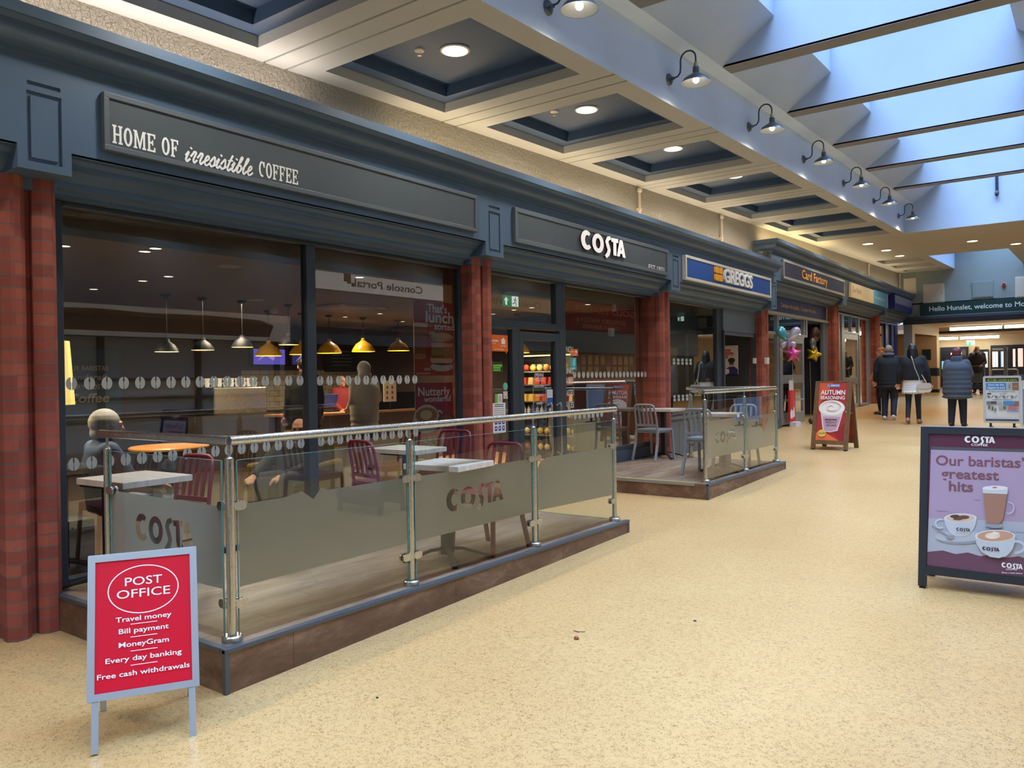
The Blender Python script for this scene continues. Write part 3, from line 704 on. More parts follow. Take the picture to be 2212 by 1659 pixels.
# ================================================================ SIGNS ON THE FASCIA
UY, UZ, UX = (0, 1, 0), (0, 0, 1), (1, 0, 0)
W_ = P(240, 242, 242, .4)
def slab_word(a, word, x, y, h, w, mat):
    """condensed slab-serif capitals drawn as outlines"""
    G = {'H': (.62, [[(0,0),(.26,0),(.26,.1),(.2,.1),(.2,.45),(.42,.45),(.42,.1),(.36,.1),(.36,0),(.62,0),(.62,.1),(.56,.1),(.56,.9),(.62,.9),(.62,1),(.36,1),(.36,.9),(.42,.9),(.42,.56),(.2,.56),(.2,.9),(.26,.9),(.26,1),(0,1),(0,.9),(.06,.9),(.06,.1),(0,.1)]]),
         'O': (.54, [oval(.27, .5, .27, .51, 24), oval(.27, .5, .12, .38, 20)]),
         'M': (.8, [[(0,0),(.24,0),(.24,.1),(.18,.1),(.18,.72),(.36,.02),(.44,.02),(.61,.72),(.61,.1),(.55,.1),(.55,0),(.8,0),(.8,.1),(.74,.1),(.74,.9),(.8,.9),(.8,1),(.58,1),(.4,.34),(.22,1),(0,1),(0,.9),(.06,.9),(.06,.1),(0,.1)]]),
         'E': (.54, [[(0,0),(.54,0),(.54,.26),(.46,.26),(.42,.1),(.2,.1),(.2,.45),(.32,.45),(.32,.36),(.4,.36),(.4,.66),(.32,.66),(.32,.56),(.2,.56),(.2,.9),(.42,.9),(.46,.74),(.54,.74),(.54,1),(0,1),(0,.9),(.06,.9),(.06,.1),(0,.1)]]),
         'F': (.52, [[(0,0),(.28,0),(.28,.1),(.2,.1),(.2,.45),(.32,.45),(.32,.36),(.4,.36),(.4,.66),(.32,.66),(.32,.56),(.2,.56),(.2,.9),(.4,.9),(.44,.74),(.52,.74),(.52,1),(0,1),(0,.9),(.06,.9),(.06,.1),(0,.1)]]),
         'C': (.54, [arc(.27, .5, .27, .51, 70, 300, 22)+arc(.29, .5, .14, .38, 285, 75, 18)+[(.42, .62), (.52, .62), (.52, .98)]])}
    tot = sum(G[c][0] if c != ' ' else .28 for c in word)+.07*(len(word)-1); k = w/tot; cx = x
    kk = a.k
    for c in word:
        if c == ' ': cx += .35*k; continue
        wd, loops = G[c]; a.k = kk
        a.poly([[(cx+p[0]*k, y+p[1]*h) for p in l] for l in loops], mat); cx += (wd+.07)*k
def sign(name, label, cat, x, y0, y1, z0, z1, bw, mbord, mface, depth=.045, rec=.012, grp=None):
    t = thing(name, label, cat, (x-depth, (y0+y1)/2, (z0+z1)/2), grp)
    b = MB(mbord); b.box(x-depth, x-rec-.001, y0, y1, z0, z1)
    for r in ((y0, y1, z0, z0+bw), (y0, y1, z1-bw, z1), (y0, y0+bw, z0+bw, z1-bw), (y1-bw, y1, z0+bw, z1-bw)): b.box(x-rec-.001, x, *r)
    b.build('border', parent=t, bevel=.003)
    MB(mface).box(x-rec-.004, x-rec+.001, y0+bw, y1-bw, z0+bw, z1-bw).build('board', parent=t)
    return t
SB = P(88, 97, 104, .45)
t = sign('fascia_sign', 'long charcoal sign board reading HOME OF irresistible COFFEE over the first window', 'sign', -5.105, 2.52, 6.33, 3.083, 3.457, .036, SB, M_SIGN)
a = Art((-5.105, 0, 0), UY, UZ, lift=.0004); a.k = -20
def letters_plane(x): return Art((x, 0, 0), UY, UZ)
a = letters_plane(-5.114)
slab_word(a, 'HOME OF', 2.575, 3.137, .121, .457, W_)
slab_word(a, 'COFFEE', 3.688, 3.141, .118, .366, W_)
# brush script drawn as pen strokes
def script(a, x, y, h, w, mat):
    st = []; cx = 0
    def S(pts, wd=.15): st.append(([(cx+p[0], p[1]) for p in pts], wd))
    def cv(p, n=8):
        out = []
        for i in range(len(p)-1):
            p0, p1, p2, p3 = p[max(i-1, 0)], p[i], p[i+1], p[min(i+2, len(p)-1)]
            for k in range(n):
                t = k/n; out.append(tuple(.5*((2*p1[j])+(-p0[j]+p2[j])*t+(2*p0[j]-5*p1[j]+4*p2[j]-p3[j])*t*t+(-p0[j]+3*p1[j]-3*p2[j]+p3[j])*t**3) for j in (0, 1)))
        return out+[p[-1]]
    for c in 'irresistible':
        if c == 'i': S(cv([(0, .35), (.16, .62), (.08, .15), (.2, 0), (.36, .2)]), .15); S([(.24, .86), (.27, .93)], .17); cx += .36
        elif c == 'r': S(cv([(0, .35), (.14, .62), (.16, .7), (.32, .66), (.24, .2), (.34, 0), (.5, .2)]), .14); cx += .48
        elif c == 'e': S(cv([(0, .2), (.26, .36), (.34, .55), (.22, .64), (.1, .4), (.16, .05), (.32, .02), (.5, .22)]), .13); cx += .48
        elif c == 's': S(cv([(0, .3), (.24, .68), (.32, .4), (.32, .12), (.14, 0), (.06, .12)]), .14); S(cv([(.26, .05), (.38, .1), (.46, .25)]), .08); cx += .44
        elif c == 't': S(cv([(.3, 1.08), (.16, .5), (.12, .1), (.24, 0), (.42, .2)]), .15); S([(.04, .66), (.42, .72)], .1); cx += .4
        elif c == 'b': S(cv([(0, .25), (.3, .95), (.3, 1.12), (.2, 1.0), (.1, .2), (.22, 0), (.38, .22), (.34, .5), (.2, .48)]), .14); cx += .48
        elif c == 'l': S(cv([(0, .25), (.3, .9), (.32, 1.12), (.2, 1.0), (.1, .2), (.2, 0), (.38, .2)]), .14); cx += .38
    k = w/(cx+.25)
    kk = a.k
    for pts, wd in st:
        a.k = kk
        q = [(x+(p[0]+p[1]*.28)*k, y+p[1]*h) for p in pts]
        for i in range(len(q)-1):
            a.mb.m(mat); p0, p1 = q[i], q[i+1]; dx, dy = p1[0]-p0[0], p1[1]-p0[1]; l = math.hypot(dx, dy) or 1; ww = wd*h*.5
            ex, ey = dx/l*ww*.25, dy/l*ww*.25
            a.mb.flat([band([(p0[0]-ex, p0[1]-ey), (p1[0]+ex, p1[1]+ey)], ww*2*.95)], a.o, a.r, a.u, a.k*a.lift+i*1e-5)
script(a, 3.075, 3.130, .108, .575, W_)
a.build('lettering', t)
t = sign('fascia_sign', 'charcoal sign board with the raised white coffee wordmark over the door', 'sign', -5.105, 6.985, 10.85, 3.068, 3.455, .05, SB, M_SIGN)
a = Art((-5.117, 0, 0), UY, UZ); costa(a, 8.335, 3.17, .222, 1.13, P(60, 24, 36, .4), .03); a.build('letter_returns', t)
a = Art((-5.0868, 0, 0), UY, UZ); costa(a, 8.325, 3.17, .222, 1.13, P(250, 250, 250, .4, 0, .25), .003); a.build('lettering', t)
a = letters_plane(-5.115); a.text('EST.1971', 10.21, 3.105, .066, W_, w=.5, align='L', bold=.006); a.build('small_lettering', t)
t = sign('fascia_sign', 'bright blue bakery sign with orange squares and thick white letters', 'sign', -5.085, 11.42, 15.42, 3.065, 3.45, .045, P(196, 196, 190, .4), P(28, 74, 150, .4), .065)
a = Art((-5.096, 0, 0), UY, UZ)
for i in (0, 1):
    for j in (0, 1): a.poly([rrect(12.565+i*.165, 3.155+j*.125, 12.715+i*.165, 3.262+j*.125, .02)], P(226, 160, 40, .4), .03)
a.build('logo_squares', t)
def thick_text(name, s, x, y, h, w, o, mat, bold, ext, par):
    vs, fs, a0, b0 = glyph(s, bold); ky = h/caph(); kx = w/(b0-a0); bb = MB(mat); ed = {}
    for f in fs:
        for i in range(len(f)): e = (f[i], f[(i+1) % len(f)]); ed[e] = ed.get(e, 0)+1
    p = [V((o, x+(v[0]-a0)*kx, y+v[1]*ky)) for v in vs]; d = V((ext, 0, 0)); n = len(p)
    bb.add([q+d for q in p], fs)
    bb.add(p+[q+d for q in p], [(e[0], e[1], e[1]+n, e[0]+n) for e in ed if (e[1], e[0]) not in ed])
    return bb.build(name, parent=par)
thick_text('lettering', 'GREGGS', 12.96, 3.163, .225, 1.36, -5.096, P(226, 228, 228, .4), .03, .035, t)
# card shop
t = sign('fascia_sign', 'dark navy card shop sign with orange lettering', 'sign', -5.09, 16.22, 21.1, 3.53, 3.925, .05, P(150, 152, 150, .4), P(46, 48, 72, .4), .06)
a = letters_plane(-5.099); a.text('Card Factory', 17.5, 3.655, .185, P(240, 172, 48, .4), w=2.02, align='L', bold=.018); a.build('lettering', t)
t = thing('fascia_sign', 'lower dark blue band sign above the card shop door', 'sign', (-5.5, 18.9, 3.08))
MB(P(30, 40, 96, .4)).box(-5.54, -5.50, 16.55, 21.0, 2.92, 3.245).build('board', parent=t)
b = MB(P(168, 168, 160, .4)); b.box(-5.55, -5.49, 15.8, 21.15, 2.86, 2.92); b.box(-5.55, -5.49, 20.88, 20.96, 2.92, 3.25); b.build('border', parent=t)
a = letters_plane(-5.499); a.text('Compare the quality... Compare the price...', 17.3, 3.045, .095, P(206, 168, 92, .4), w=2.75, align='L', bold=.014); a.build('lettering', t)
# charity shop: cream half and blue half
t = thing('fascia_sign', 'cream and sky blue charity shop sign with a handwritten name', 'sign', (-5.12, 23.9, 3.74))
b = MB(P(196, 188, 164, .4)); b.box(-5.14, -5.08, 21.68, 24.3, 3.55, 3.94); b.build('board', parent=t, bevel=.004)
b = MB(P(84, 156, 196, .4)); b.box(-5.14, -5.08, 24.3, 26.1, 3.55, 3.96); b.m(P(206, 206, 200)).box(-5.14, -5.078, 26.1, 26.17, 3.55, 3.96); b.build('blue_board', parent=t)
a = letters_plane(-5.079); a.text('Sue Ryder', 21.86, 3.70, .14, P(40, 44, 52, .5), w=.95, align='L', bold=-.006, shear=.25)
a.text('Wheatfields hospice', 25.15, 3.71, .09, P(206, 226, 232, .4), w=1.35, bold=.008); a.build('lettering', t)
t = thing('fascia_sign', 'deep blue box sign in the corner by the green welcome sign', 'sign', (-5.05, 28.4, 3.78))
b = MB(P(24, 44, 120, .35)); b.box(-5.14, -4.98, 26.7, 29.6, 3.56, 4.0); b.build('board', parent=t, bevel=.005)
a = letters_plane(-4.979); a.rect(26.74, 3.74, 29.56, 3.985, P(124, 128, 156, .4)); a.build('panel', t)
# supermarket welcome sign on the end wall
YS_ = YE-.02
t = thing('welcome_sign', 'long dark green welcome sign on the end wall over the foyer opening', 'sign', (-2, YE, 3.7))
MB(P(22, 58, 54, .35)).box(-4.82, 1.4, YE-.06, YE, 3.49, 3.915).build('board', parent=t, bevel=.004)
MB(P(160, 166, 164, .4)).box(-4.82, 1.4, YE-.07, YE, 3.472, 3.492).build('border', parent=t)
a = Art((0, YE-.061, 0), UX, UZ); a.text('Hello Hunslet, welcome to Morrisons', -4.54, 3.645, .155, P(226, 232, 228, .4), w=3.37, align='L', bold=.014); a.build('lettering', t)
def wall_panel(x0, x1, z0, z1, lab, mat=P(206, 200, 184, .5), knob=True):
    t = thing('access_panel', lab, 'panel', ((x0+x1)/2, YE, (z0+z1)/2), 'access panels on the end wall')
    MB(mat).box(x0, x1, YE-.03, YE, z0, z1).build('frame', parent=t, bevel=.004)
    MB(mat).box(x0+.03, x1-.03, YE-.04, YE-.03, z0+.03, z1-.03).build('door', parent=t, bevel=.003)
    if knob: MB(P(90, 90, 90)).cyl((x1-.08, YE-.05, (z0+z1)/2), (x1-.08, YE-.03, (z0+z1)/2), .016).build('lock', parent=t)
wall_panel(-4.73, -4.08, 3.93, 4.58, 'cream access panel above the left end of the green welcome sign')
wall_panel(-5.33, -4.93, 4.28, 4.83, 'smaller cream access panel in the corner next to the white pipe', knob=False)
wall_panel(-2.06, -1.5, 3.93, 4.6, 'pale access panel at the right edge of the picture')
wall_panel(-3.27, -2.66, 4.0, 4.55, 'grey green access panel painted like the end wall', P(134, 148, 146, .5), False)
t = thing('fire_alarm_bell', 'red round fire alarm sounder on the end wall', 'alarm', (-2.37, YE-.05, 4.38))
MB(P(200, 196, 190)).lathe((-2.37, YE, 4.38), [(0, 0), (.07, 0), (.07, .03), (0, .03)], 20, (0, -1, 0)).build('base', parent=t)
MB(P(168, 34, 44, .4)).lathe((-2.37, YE-.03, 4.385), [(.055, 0), (.05, .05), (0, .055)], 20, (0, -1, 0)).build('sounder', parent=t, smooth=40)
# ---- right-hand side signs (their mirror images show in the shop windows)
UYN = (0, -1, 0)
def rsign(lab, y0, y1, z0, z1, mat, texts, extra=None, cat='sign', x=1.79, lit=0):
    t = thing('fascia_sign', lab, cat, (x, (y0+y1)/2, (z0+z1)/2))
    MB(mat).box(x, x+.05, y0, y1, z0, z1).build('board', parent=t)
    a = Art((x, 0, 0), UYN, UZ)
    for s, y, z, h, w, m, bo in texts: a.text(s, -y, z, h, m, w=w, bold=bo)
    if extra: extra(a)
    a.build('lettering', t)
rsign('blank white fascia board opposite, with a torn brown patch, mirrored in the first cafe window', 5.0, 10.0, 2.36, 2.87, P(226, 228, 230), [], lambda a: a.poly([[(-9.5, 2.44), (-5.0, 2.44), (-5.0, 2.76), (-6.2, 2.8), (-7.1, 2.77), (-8.2, 2.79), (-9.3, 2.76), (-9.6, 2.66)]], P(96, 80, 70)))
def cp(a):
    for i, (y, z, s) in enumerate(((11.42, 3.7, .2), (11.5, 3.66, .12), (11.63, 3.61, .09))): a.rect(-y-s, z, -y, z+s*.9, P(50, 50, 54))
rsign('pale console shop sign opposite, its lettering mirrored in the second cafe window', 10.62, 14.65, 3.50, 3.87, P(228, 234, 240, .5, 0, .35), [('Console Portal', 12.8, 3.62, .16, 2.15, P(60, 60, 62), .014)], cp)
rsign('dark strip sign opposite with small white lettering', 10.62, 16.2, 2.62, 3.0, P(58, 64, 72), [('We Sell - We Trade - Penny Hill Repair Centre', 13, 2.84, .08, 4.2, P(160, 166, 170), .01), ('Consoles - Mobile Phones - Laptops - Tablets - Accessories', 13.2, 2.7, .06, 3.6, P(150, 156, 160), .01)])
rsign('cream fascia sign opposite, mirrored in the glass over the cafe door', 15.4, 19.4, 3.45, 3.85, P(206, 200, 186), [('Choice SAVINGS', 17.4, 3.57, .17, 3.0, P(90, 84, 74), .012)])
rsign('maroon jeweller fascia opposite, mirrored in the tall window beside the cafe door', 20.0, 25.7, 3.05, 3.98, P(96, 22, 36), [('GOLD TRADER', 22.7, 3.62, .2, 4.0, P(170, 130, 110), .01), ('JEWELLERY, WATCH &', 22.4, 3.32, .13, 3.2, P(170, 130, 110), .01), ('CLOCK REPAIRS', 22.4, 3.12, .12, 2.4, P(170, 130, 110), .01)])
t = thing('jeweller_window', 'red jeweller display window opposite with hanging cards of watches', 'display', (1.9, 22.6, 2.2))
b = MB(P(150, 120, 116, .4)); b.box(1.94, 1.97, 20.3, 25.4, 1.35, 2.75); b.build('display_panel', parent=t)
b = MB(P(196, 176, 140, .4))
for i in range(12):
    for j in range(3):
        if (i*7+j*3) % 5: b.box(1.92, 1.94, 20.5+i*.4, 20.5+i*.4+.26, 1.62+j*.36, 1.62+j*.36+.28)
b.build('watch_cards', parent=t)
MB(P(255, 250, 240, .5, 0, 3)).box(1.9, 1.93, 20.4, 25.2, 1.40, 1.43).build('light_strip', parent=t)
b = MB(P(120, 240, 190, .5, 0, 2.2))
y = 10.66
while y < 15.1: b.box(1.955, 1.965, y, y+.03, 2.44, 2.465); y += .06
tag(b.build('led_strip'), 'green dotted light strip in the console shop opposite, mirrored in the glass', 'light strip')
# ================================================================ DECKS, BALUSTRADES, TABLES, CHAIRS
M_TRIM = P(74, 80, 86, .4); M_YLINE = P(214, 200, 60, .5)
def deck(name, lab, y0, y1, zt, corners, nose):
    t = thing(name, lab, 'deck', (-4.5, (y0+y1)/2, zf((y0+y1)/2)))
    b = MB(M_RISER); b.prism([[(y0, zf(y0)), (y1, zf(y1)), (y1, zt-.012), (y0, zt-.012)]], (-5.49, 0, 0), UY, UZ, 0, 5.49-3.513)
    b.build('riser_boards', parent=t)
    MB(M_DECK).box(-5.49, -3.515, y0+.002, y1-.002, zt-.012, zt).build('deck_boards', parent=t)
    b = MB(M_TRIM); b.box(-3.55, -3.505, y0-.008, y1+.008, zt-.022, zt+.004); b.build('front_edge_trim', parent=t, bevel=.004)
    for y, has in ((y0, corners[0]), (y1, corners[1])):
        if has: MB(M_TRIM).box(-3.535, -3.507, y-.008 if y == y0 else y-.02, y+.02 if y == y0 else y+.008, zf(y), zt).build('corner_trim', parent=t, bevel=.003)
    for y, kind in ((y0, nose[0]), (y1, nose[1])):
        s = -1 if y == y0 else 1
        if kind == 'trim': MB(M_TRIM).box(-5.35, -3.55, min(y+s*.008, y-s*.035), max(y+s*.008, y-s*.035), zt-.022, zt+.004).build('side_edge_trim', parent=t, bevel=.004)
        if kind == 'nose':
            b = MB(P(160, 160, 158, .35, .5)); b.box(-5.3, -3.68, min(y+s*.01, y-s*.05), max(y+s*.01, y-s*.05), zt-.03, zt+.005)
            b.m(M_YLINE).box(-5.3, -3.68, min(y-s*.028, y-s*.046), max(y-s*.028, y-s*.046), zt+.005, zt+.007); b.build('step_nosing', parent=t)
    return t
deck('seating_deck', 'nearer raised timber deck in front of the first cafe window', 2.289, 6.53, .227, (1, 1), ('trim', 'nose'))
deck('seating_deck', 'farther raised timber deck by the bakery window, with grey chairs', 8.42, 11.16, .340, (1, 1), ('nose', None))
def balustrade(lab, posts, zb, rails, panels, side_lab=None):
    """posts: (x, y, dirs of glass); panels: (p0, p1, film loops)"""
    t = thing('glass_balustrade', lab, 'balustrade', (posts[0][0], posts[0][1], zb))
    H = 1.04
    for x, y, dirs in posts:
        b = MB(M_STEEL); b.cyl((x, y, zb+.02), (x, y, zb+.945), .023, n=18); b.ell((x, y, zb+.945), (.023, .023, .016), 14); b.cyl((x, y, zb+.95), (x, y, zb+H-.02), .0085, n=10)
        p = b.build('post', parent=t, smooth=40)
        MB(M_STEEL).lathe((x, y, zb), [(0, .034), (.046, .034), (.053, .028), (.053, 0)], 24).build('base_flange', parent=p, smooth=40)
        for z in (.19, .70):
            for d in dirs:
                v = V((d[0], d[1], 0)); n = V((-d[1], d[0], 0)); b = MB(M_STEEL)
                b.prism([rrect(.012, zb+z-.024, .088, zb+z+.024, .023)], V((x, y, 0))-n*.018*0+v.cross(UZ).normalized()*0, v, UZ, .008, .02)
                b.prism([rrect(.012, zb+z-.024, .088, zb+z+.024, .023)], V((x, y, 0)), v, UZ, -.02, -.008)
                b.m(P(30, 30, 30)).prism([rrect(.02, zb+z-.022, .086, zb+z+.022, .02)], V((x, y, 0)), v, UZ, -.008, .008)
                b.build('glass_clamp', parent=p)
    for r in rails:
        MB(M_STEEL).tube([(q[0], q[1], zb+H) for q in r], .0245, 18).build('handrail', parent=t, smooth=50)
    for (p0, p1, z0, z1, film, holes, logo) in panels:
        p0, p1 = V((p0[0], p0[1], 0)), V((p1[0], p1[1], 0)); r = (p1-p0); L = r.length; r = r.normalized()
        a = MB(M_BGLASS); a.flat([rect(0, z0, L, z1)], p0, r, UZ, 0)
        a.m(P(120, 168, 156, .2)); n = r.cross(V(UZ))
        for (x0, y0, x1, y1) in ((0, z1-.001, L, z1), (0, z0, .002, z1), (L-.002, z0, L, z1)): a.prism([rect(x0, y0, x1, y1)], p0, r, UZ, -.005, .005)
        g = a.build('glass_panel', parent=t)
        hl = list(holes); isl = []
        if logo:
            for o_, hs in costa_loops(*logo): hl.append(o_); isl += hs
        f = MB(M_FROST); f.flat([film]+hl, p0, r, UZ, -.002)
        for i in isl: f.flat([i], p0, r, UZ, -.002)
        f.build('frosted_film', parent=g)
    return t
px_ = -3.606; gx = -3.598
zb = .227
P1 = [(-4.84, 2.37, [(1, 0)]), (px_, 2.39, [(-1, 0), (0, 1)]), (px_, 3.72, [(0, -1), (0, 1)]), (px_, 5.13, [(0, -1), (0, 1)]), (px_, 6.43, [(0, -1)])]
def mir(l, L): return [(L-p[0], p[1]) for p in l]
La = 1.165
film1 = rect(.008, .495, La-.008, .925)
panels = [((-4.808, 2.37), (-4.808+La, 2.37), .26, 1.165, film1, [], (.285, .665, .145, .60)),
          ((gx, 2.425), (gx, 3.69), .26, 1.165, [(.01, .50), (1.255, .505), (1.255, .935), (.60, .935), (.56, .955), (.50, .895), (.42, .95), (.3, .93), (.01, .93)], [], None),
          ((gx, 3.755), (gx, 5.10), .26, 1.165, rect(.01, .505, 1.335, .93), [], (.315, .655, .145, .64)),
          ((gx, 5.165), (gx, 6.40), .26, 1.165, [(.01, .505), (1.225, .475), (1.225, .92), (.14, .92), (.10, .905), (.06, .90), (.03, .87), (.01, .84)], [], None)]
balustrade('nearer glass balustrade with steel posts and frosted coffee lettering', P1, zb, [[(-4.92, 2.37), (px_, 2.39)], [(px_, 2.39), (px_, 6.47)]], panels)
MB(M_STEEL)
zb = .340
P2 = [(px_, 8.56, [(0, 1)]), (px_, 9.83, [(0, -1), (0, 1)]), (px_, 11.06, [(0, -1)]), (-4.9, 11.08, [(1, 0)])]
tear = [(.47, 1.0), (.47, .91), (.60, .86), (.68, .78), (.74, .84), (.82, .93), (.88, .97)]
panels = [((gx, 8.595), (gx, 9.80), .37, 1.275, rect(.008, .605, 1.195, 1.04), [], (.245, .77, .125, .66)),
          ((gx, 9.865), (gx, 11.03), .37, 1.275, rect(.008, .59, 1.155, 1.03), [tear], None),
          ((-4.865, 11.08), (px_-.035, 11.08), .37, 1.275, rect(.5, .6, .51, .61), [], None)]
balustrade('farther glass balustrade around the bakery end deck, its frosting torn', P2, zb, [[(px_, 8.52), (px_, 11.06)], [(px_, 11.06), (-4.95, 11.08)]], panels)
# ---- chairs
def make_chair(mat, name, lab, grp):
    t = thing(name, lab, 'chair', (0, 0, 0), grp, proto=True)
    b = MB(mat); b.prism([rrect(-.2, -.2, .2, .2, .05)], (0, 0, 0), UX, UY, .435, .46); b.build('seat', parent=t, bevel=.008)
    def strip(p, w, th, up): return MB(mat).tube(p, 1, sq=(w, th, up))
    for s in (-1, 1):
        strip([(s*.185, .175, .44), (s*.19, .19, .22), (s*.198, .205, 0)], .017, .0115, (1, 0, 0)).build('leg', parent=t, bevel=.004)
        strip([(s*.185, -.185, .45), (s*.19, -.205, .24), (s*.202, -.275, 0)], .017, .0125, (1, 0, 0)).build('leg', parent=t, bevel=.004)
    bp = [(-.185, -.185, .44), (-.182, -.205, .6), (-.176, -.235, .74), (-.160, -.248, .795), (-.125, -.253, .815), (0, -.258, .818), (.125, -.253, .815), (.160, -.248, .795), (.176, -.235, .74), (.182, -.205, .6), (.185, -.185, .44)]
    MB(mat).tube(bp, .0145, 10).build('back_frame', parent=t, smooth=60)
    strip([(-.182, -.195, .515), (.182, -.195, .515)], .018, .009, (0, 0, 1)).build('lower_rail', parent=t, bevel=.003)
    for x in (-.105, -.035, .035, .105):
        strip([(x, -.195, .515), (x, -.212, .62), (x, -.238, .73), (x, -.256, .81)], .015, .006, (1, 0, 0)).build('slat', parent=t, bevel=.002)
    b = MB(mat); b.box(-.18, .18, .165, .18, .405, .44); b.box(-.18, .18, -.19, -.175, .405, .44)
    for s in (-.18, .165): b.box(s, s+.015, -.18, .18, .405, .44)
    b.build('seat_apron', parent=t)
    return t
M_MAR = P(118, 34, 54, .38); M_GREY = P(142, 150, 160, .35, .25)
gm, gg = 'maroon slatted chairs on the nearer deck', 'grey slatted chairs on the farther deck'
ch = make_chair(M_MAR, 'slatted_chair', 'maroon slatted metal chair beyond the small table nearest the camera', gm)
def put(c, x, y, z, rz): c.location = (x, y, z); c.rotation_euler = (0, 0, rz); return c
dup(ch, (-5.1, 4.93, .227), -.12, 'maroon slatted chair with its back to the camera at the wall-side table', gm)
dup(ch, (-5.2, 5.86, .227), PI+.25, 'maroon slatted chair against the coffee poster by the window', gm)
dup(ch, (-3.835, 4.82, .227), PI+.03, 'maroon slatted chair close to the balustrade at the front table', gm)
put(ch, -5.2, 2.96, .227, PI+.1)
cg = make_chair(M_GREY, 'slatted_chair', 'grey slatted chair by the dark stall riser, back to the camera', gg)
dup(cg, (-3.9, 9.30, .34), -.05, 'grey slatted chair partly behind the steel corner post of the farther deck', gg)
dup(cg, (-3.86, 10.3, .34), PI+.08, 'grey slatted chair behind the frosted glass on the farther deck, facing the camera', gg)
put(cg, -5.22, 10.53, .34, -.15)
# ---- tables
def table(x, y, z, w, d, rz, lab, grp, col=(0, 0), feet=4):
    t = thing('cafe_table', lab, 'table', (0, 0, 0), grp, proto=True)
    MB(M_TABLE).box(-w/2, w/2, -d/2, d/2, .70, .74).build('tabletop', parent=t, bevel=.003)
    cx, cy = col; K = P(34, 34, 38, .45, .3)
    MB(K).box(cx-.035, cx+.035, cy-.035, cy+.035, .04, .695).build('column', parent=t, bevel=.004)
    MB(K).box(max(cx-.17, -w/2+.02), min(cx+.17, w/2-.02), cy-.17, cy+.17, .685, .70).build('top_plate', parent=t)
    for k in range(4):
        an = PI/4+k*PI/2; u = V((math.cos(an), math.sin(an), 0)); p = V((cx, cy, 0)); s = u.cross(V(UZ))
        MB(K).tube([p+u*.02+V((0, 0, .085)), p+u*.12+V((0, 0, .075)), p+u*.29+V((0, 0, .018)), p+u*.33+V((0, 0, .012))], 1, sq=(.009, .021, (0, 0, 1))).build('foot', parent=t, bevel=.003)
    t.location = (x, y, z); t.rotation_euler = (0, 0, rz); return t
gt = 'whitewashed cafe tables on the decks'
table(-5.03, 2.64, .227, .53, .48, .06, 'whitewashed cafe table nearest the camera, by the brick pilaster', gt, (-.2, -.06))
table(-3.78, 4.31, .227, .48, .46, .1, 'whitewashed cafe table right behind the frosted lettering of the nearer balustrade', gt, (-.1, .1))
table(-4.92, 5.05, .227, .56, .42, .05, 'whitewashed cafe table by the window, between two maroon chairs', gt)
table(-5.24, 11.0-.12, .34, .5, .5, 0, 'whitewashed table in the corner of the farther deck, by the bakery base', gt)
table(-3.86, 9.78, .34, .5, .5, .08, 'whitewashed table behind the torn frosted balustrade on the farther deck', gt)
# ================================================================ FREE-STANDING BOARDS
def aframe(O, wd, bd, w, depth, H):
    """ground midpoint of the front feet, width direction, direction to the back feet -> front/back panel frames"""
    O = V(O); wd = V(wd).normalized(); bd = V(bd).normalized(); top = O+bd*(depth/2)+V((0, 0, H))
    return O, wd, bd, top, (top-O).normalized(), (top-(O+bd*depth)).normalized()
# ---- red post office board
t = thing('pavement_sign', 'red POST OFFICE board in a silver snap frame, in front of the deck corner', 'sign board', (-3.555, 1.91, zf(1.91)))
O, wd, bd, top, uf, ub = aframe((-3.35, 1.78, zf(1.85)), (.5, .866, 0), (-.866, .5, 0), .45, .485, .80)
ALU = P(198, 206, 214, .3, .5)
FRW, FRH = .455, .625; LEN = (top-O).length; v0 = LEN-FRH
def snap_frame(o, r, u, w, h, v0, mat, bw=.03, th=.016, name='snap_frame', par=None):
    bb = MB(mat); n = r.cross(u)
    q = lambda x, y: (x, y+v0)
    for l in ([q(-w/2, 0), q(w/2, 0), q(w/2-bw, bw), q(-w/2+bw, bw)], [q(w/2, 0), q(w/2, h), q(w/2-bw, h-bw), q(w/2-bw, bw)], [q(w/2, h), q(-w/2, h), q(-w/2+bw, h-bw), q(w/2-bw, h-bw)], [q(-w/2, h), q(-w/2, 0), q(-w/2+bw, bw), q(-w/2+bw, h-bw)]):
        bb.prism([l], o, r, u, -th/2, th/2)
    return bb.build(name, parent=par, bevel=.003)
def panel_art(o, r, u, d=.001): return Art(V(o)+r.cross(u)*d, r, u)
for (oo, uu, rr, nm) in ((O, uf, wd, 'front'), (O+bd*.485, ub, -wd, 'back')):
    fr = snap_frame(oo, rr, uu, FRW, FRH, v0, ALU, par=t)
    for s in (-1, 1):
        b = MB(ALU); b.prism([rect(s*.195-.014, 0, s*.195+.014, v0+.02)], oo, rr, uu, -.006, .006); l = b.build('leg', parent=t, bevel=.002)
    MB(P(190, 194, 198)).prism([rect(-FRW/2+.028, v0+.028, FRW/2-.028, v0+FRH-.028)], oo, rr, uu, -.004, 0).build('backing_panel', parent=t)
a = panel_art(O, wd, uf, .002); pw, ph = FRW/2-.028, FRH-.056; b0 = v0+.028
RED = P(214, 36, 56, .18)
a.rect(-pw, b0, pw, b0+ph, RED)
Y = lambda f: b0+ph*f
a.ring(0, Y(.755), .148, .108, .0045, W_)
a.text('POST', .0, Y(.79), .036, W_, w=.155, bold=.004); a.text('OFFICE', 0, Y(.695), .036, W_, w=.222, bold=.004)
for s, f, w in (('Travel money', .515, .23), ('Bill payment', .425, .205), ('MoneyGram', .322, .205), ('Every day banking', .215, .31), ('Free cash withdrawals', .105, .375)): a.text(s, 0, Y(f), .021, W_, w=w, bold=.012)
for f in (.488, .39, .284, .178): a.rect(-.055, Y(f), .055, Y(f)+.0028, W_)
a.build('poster', t)
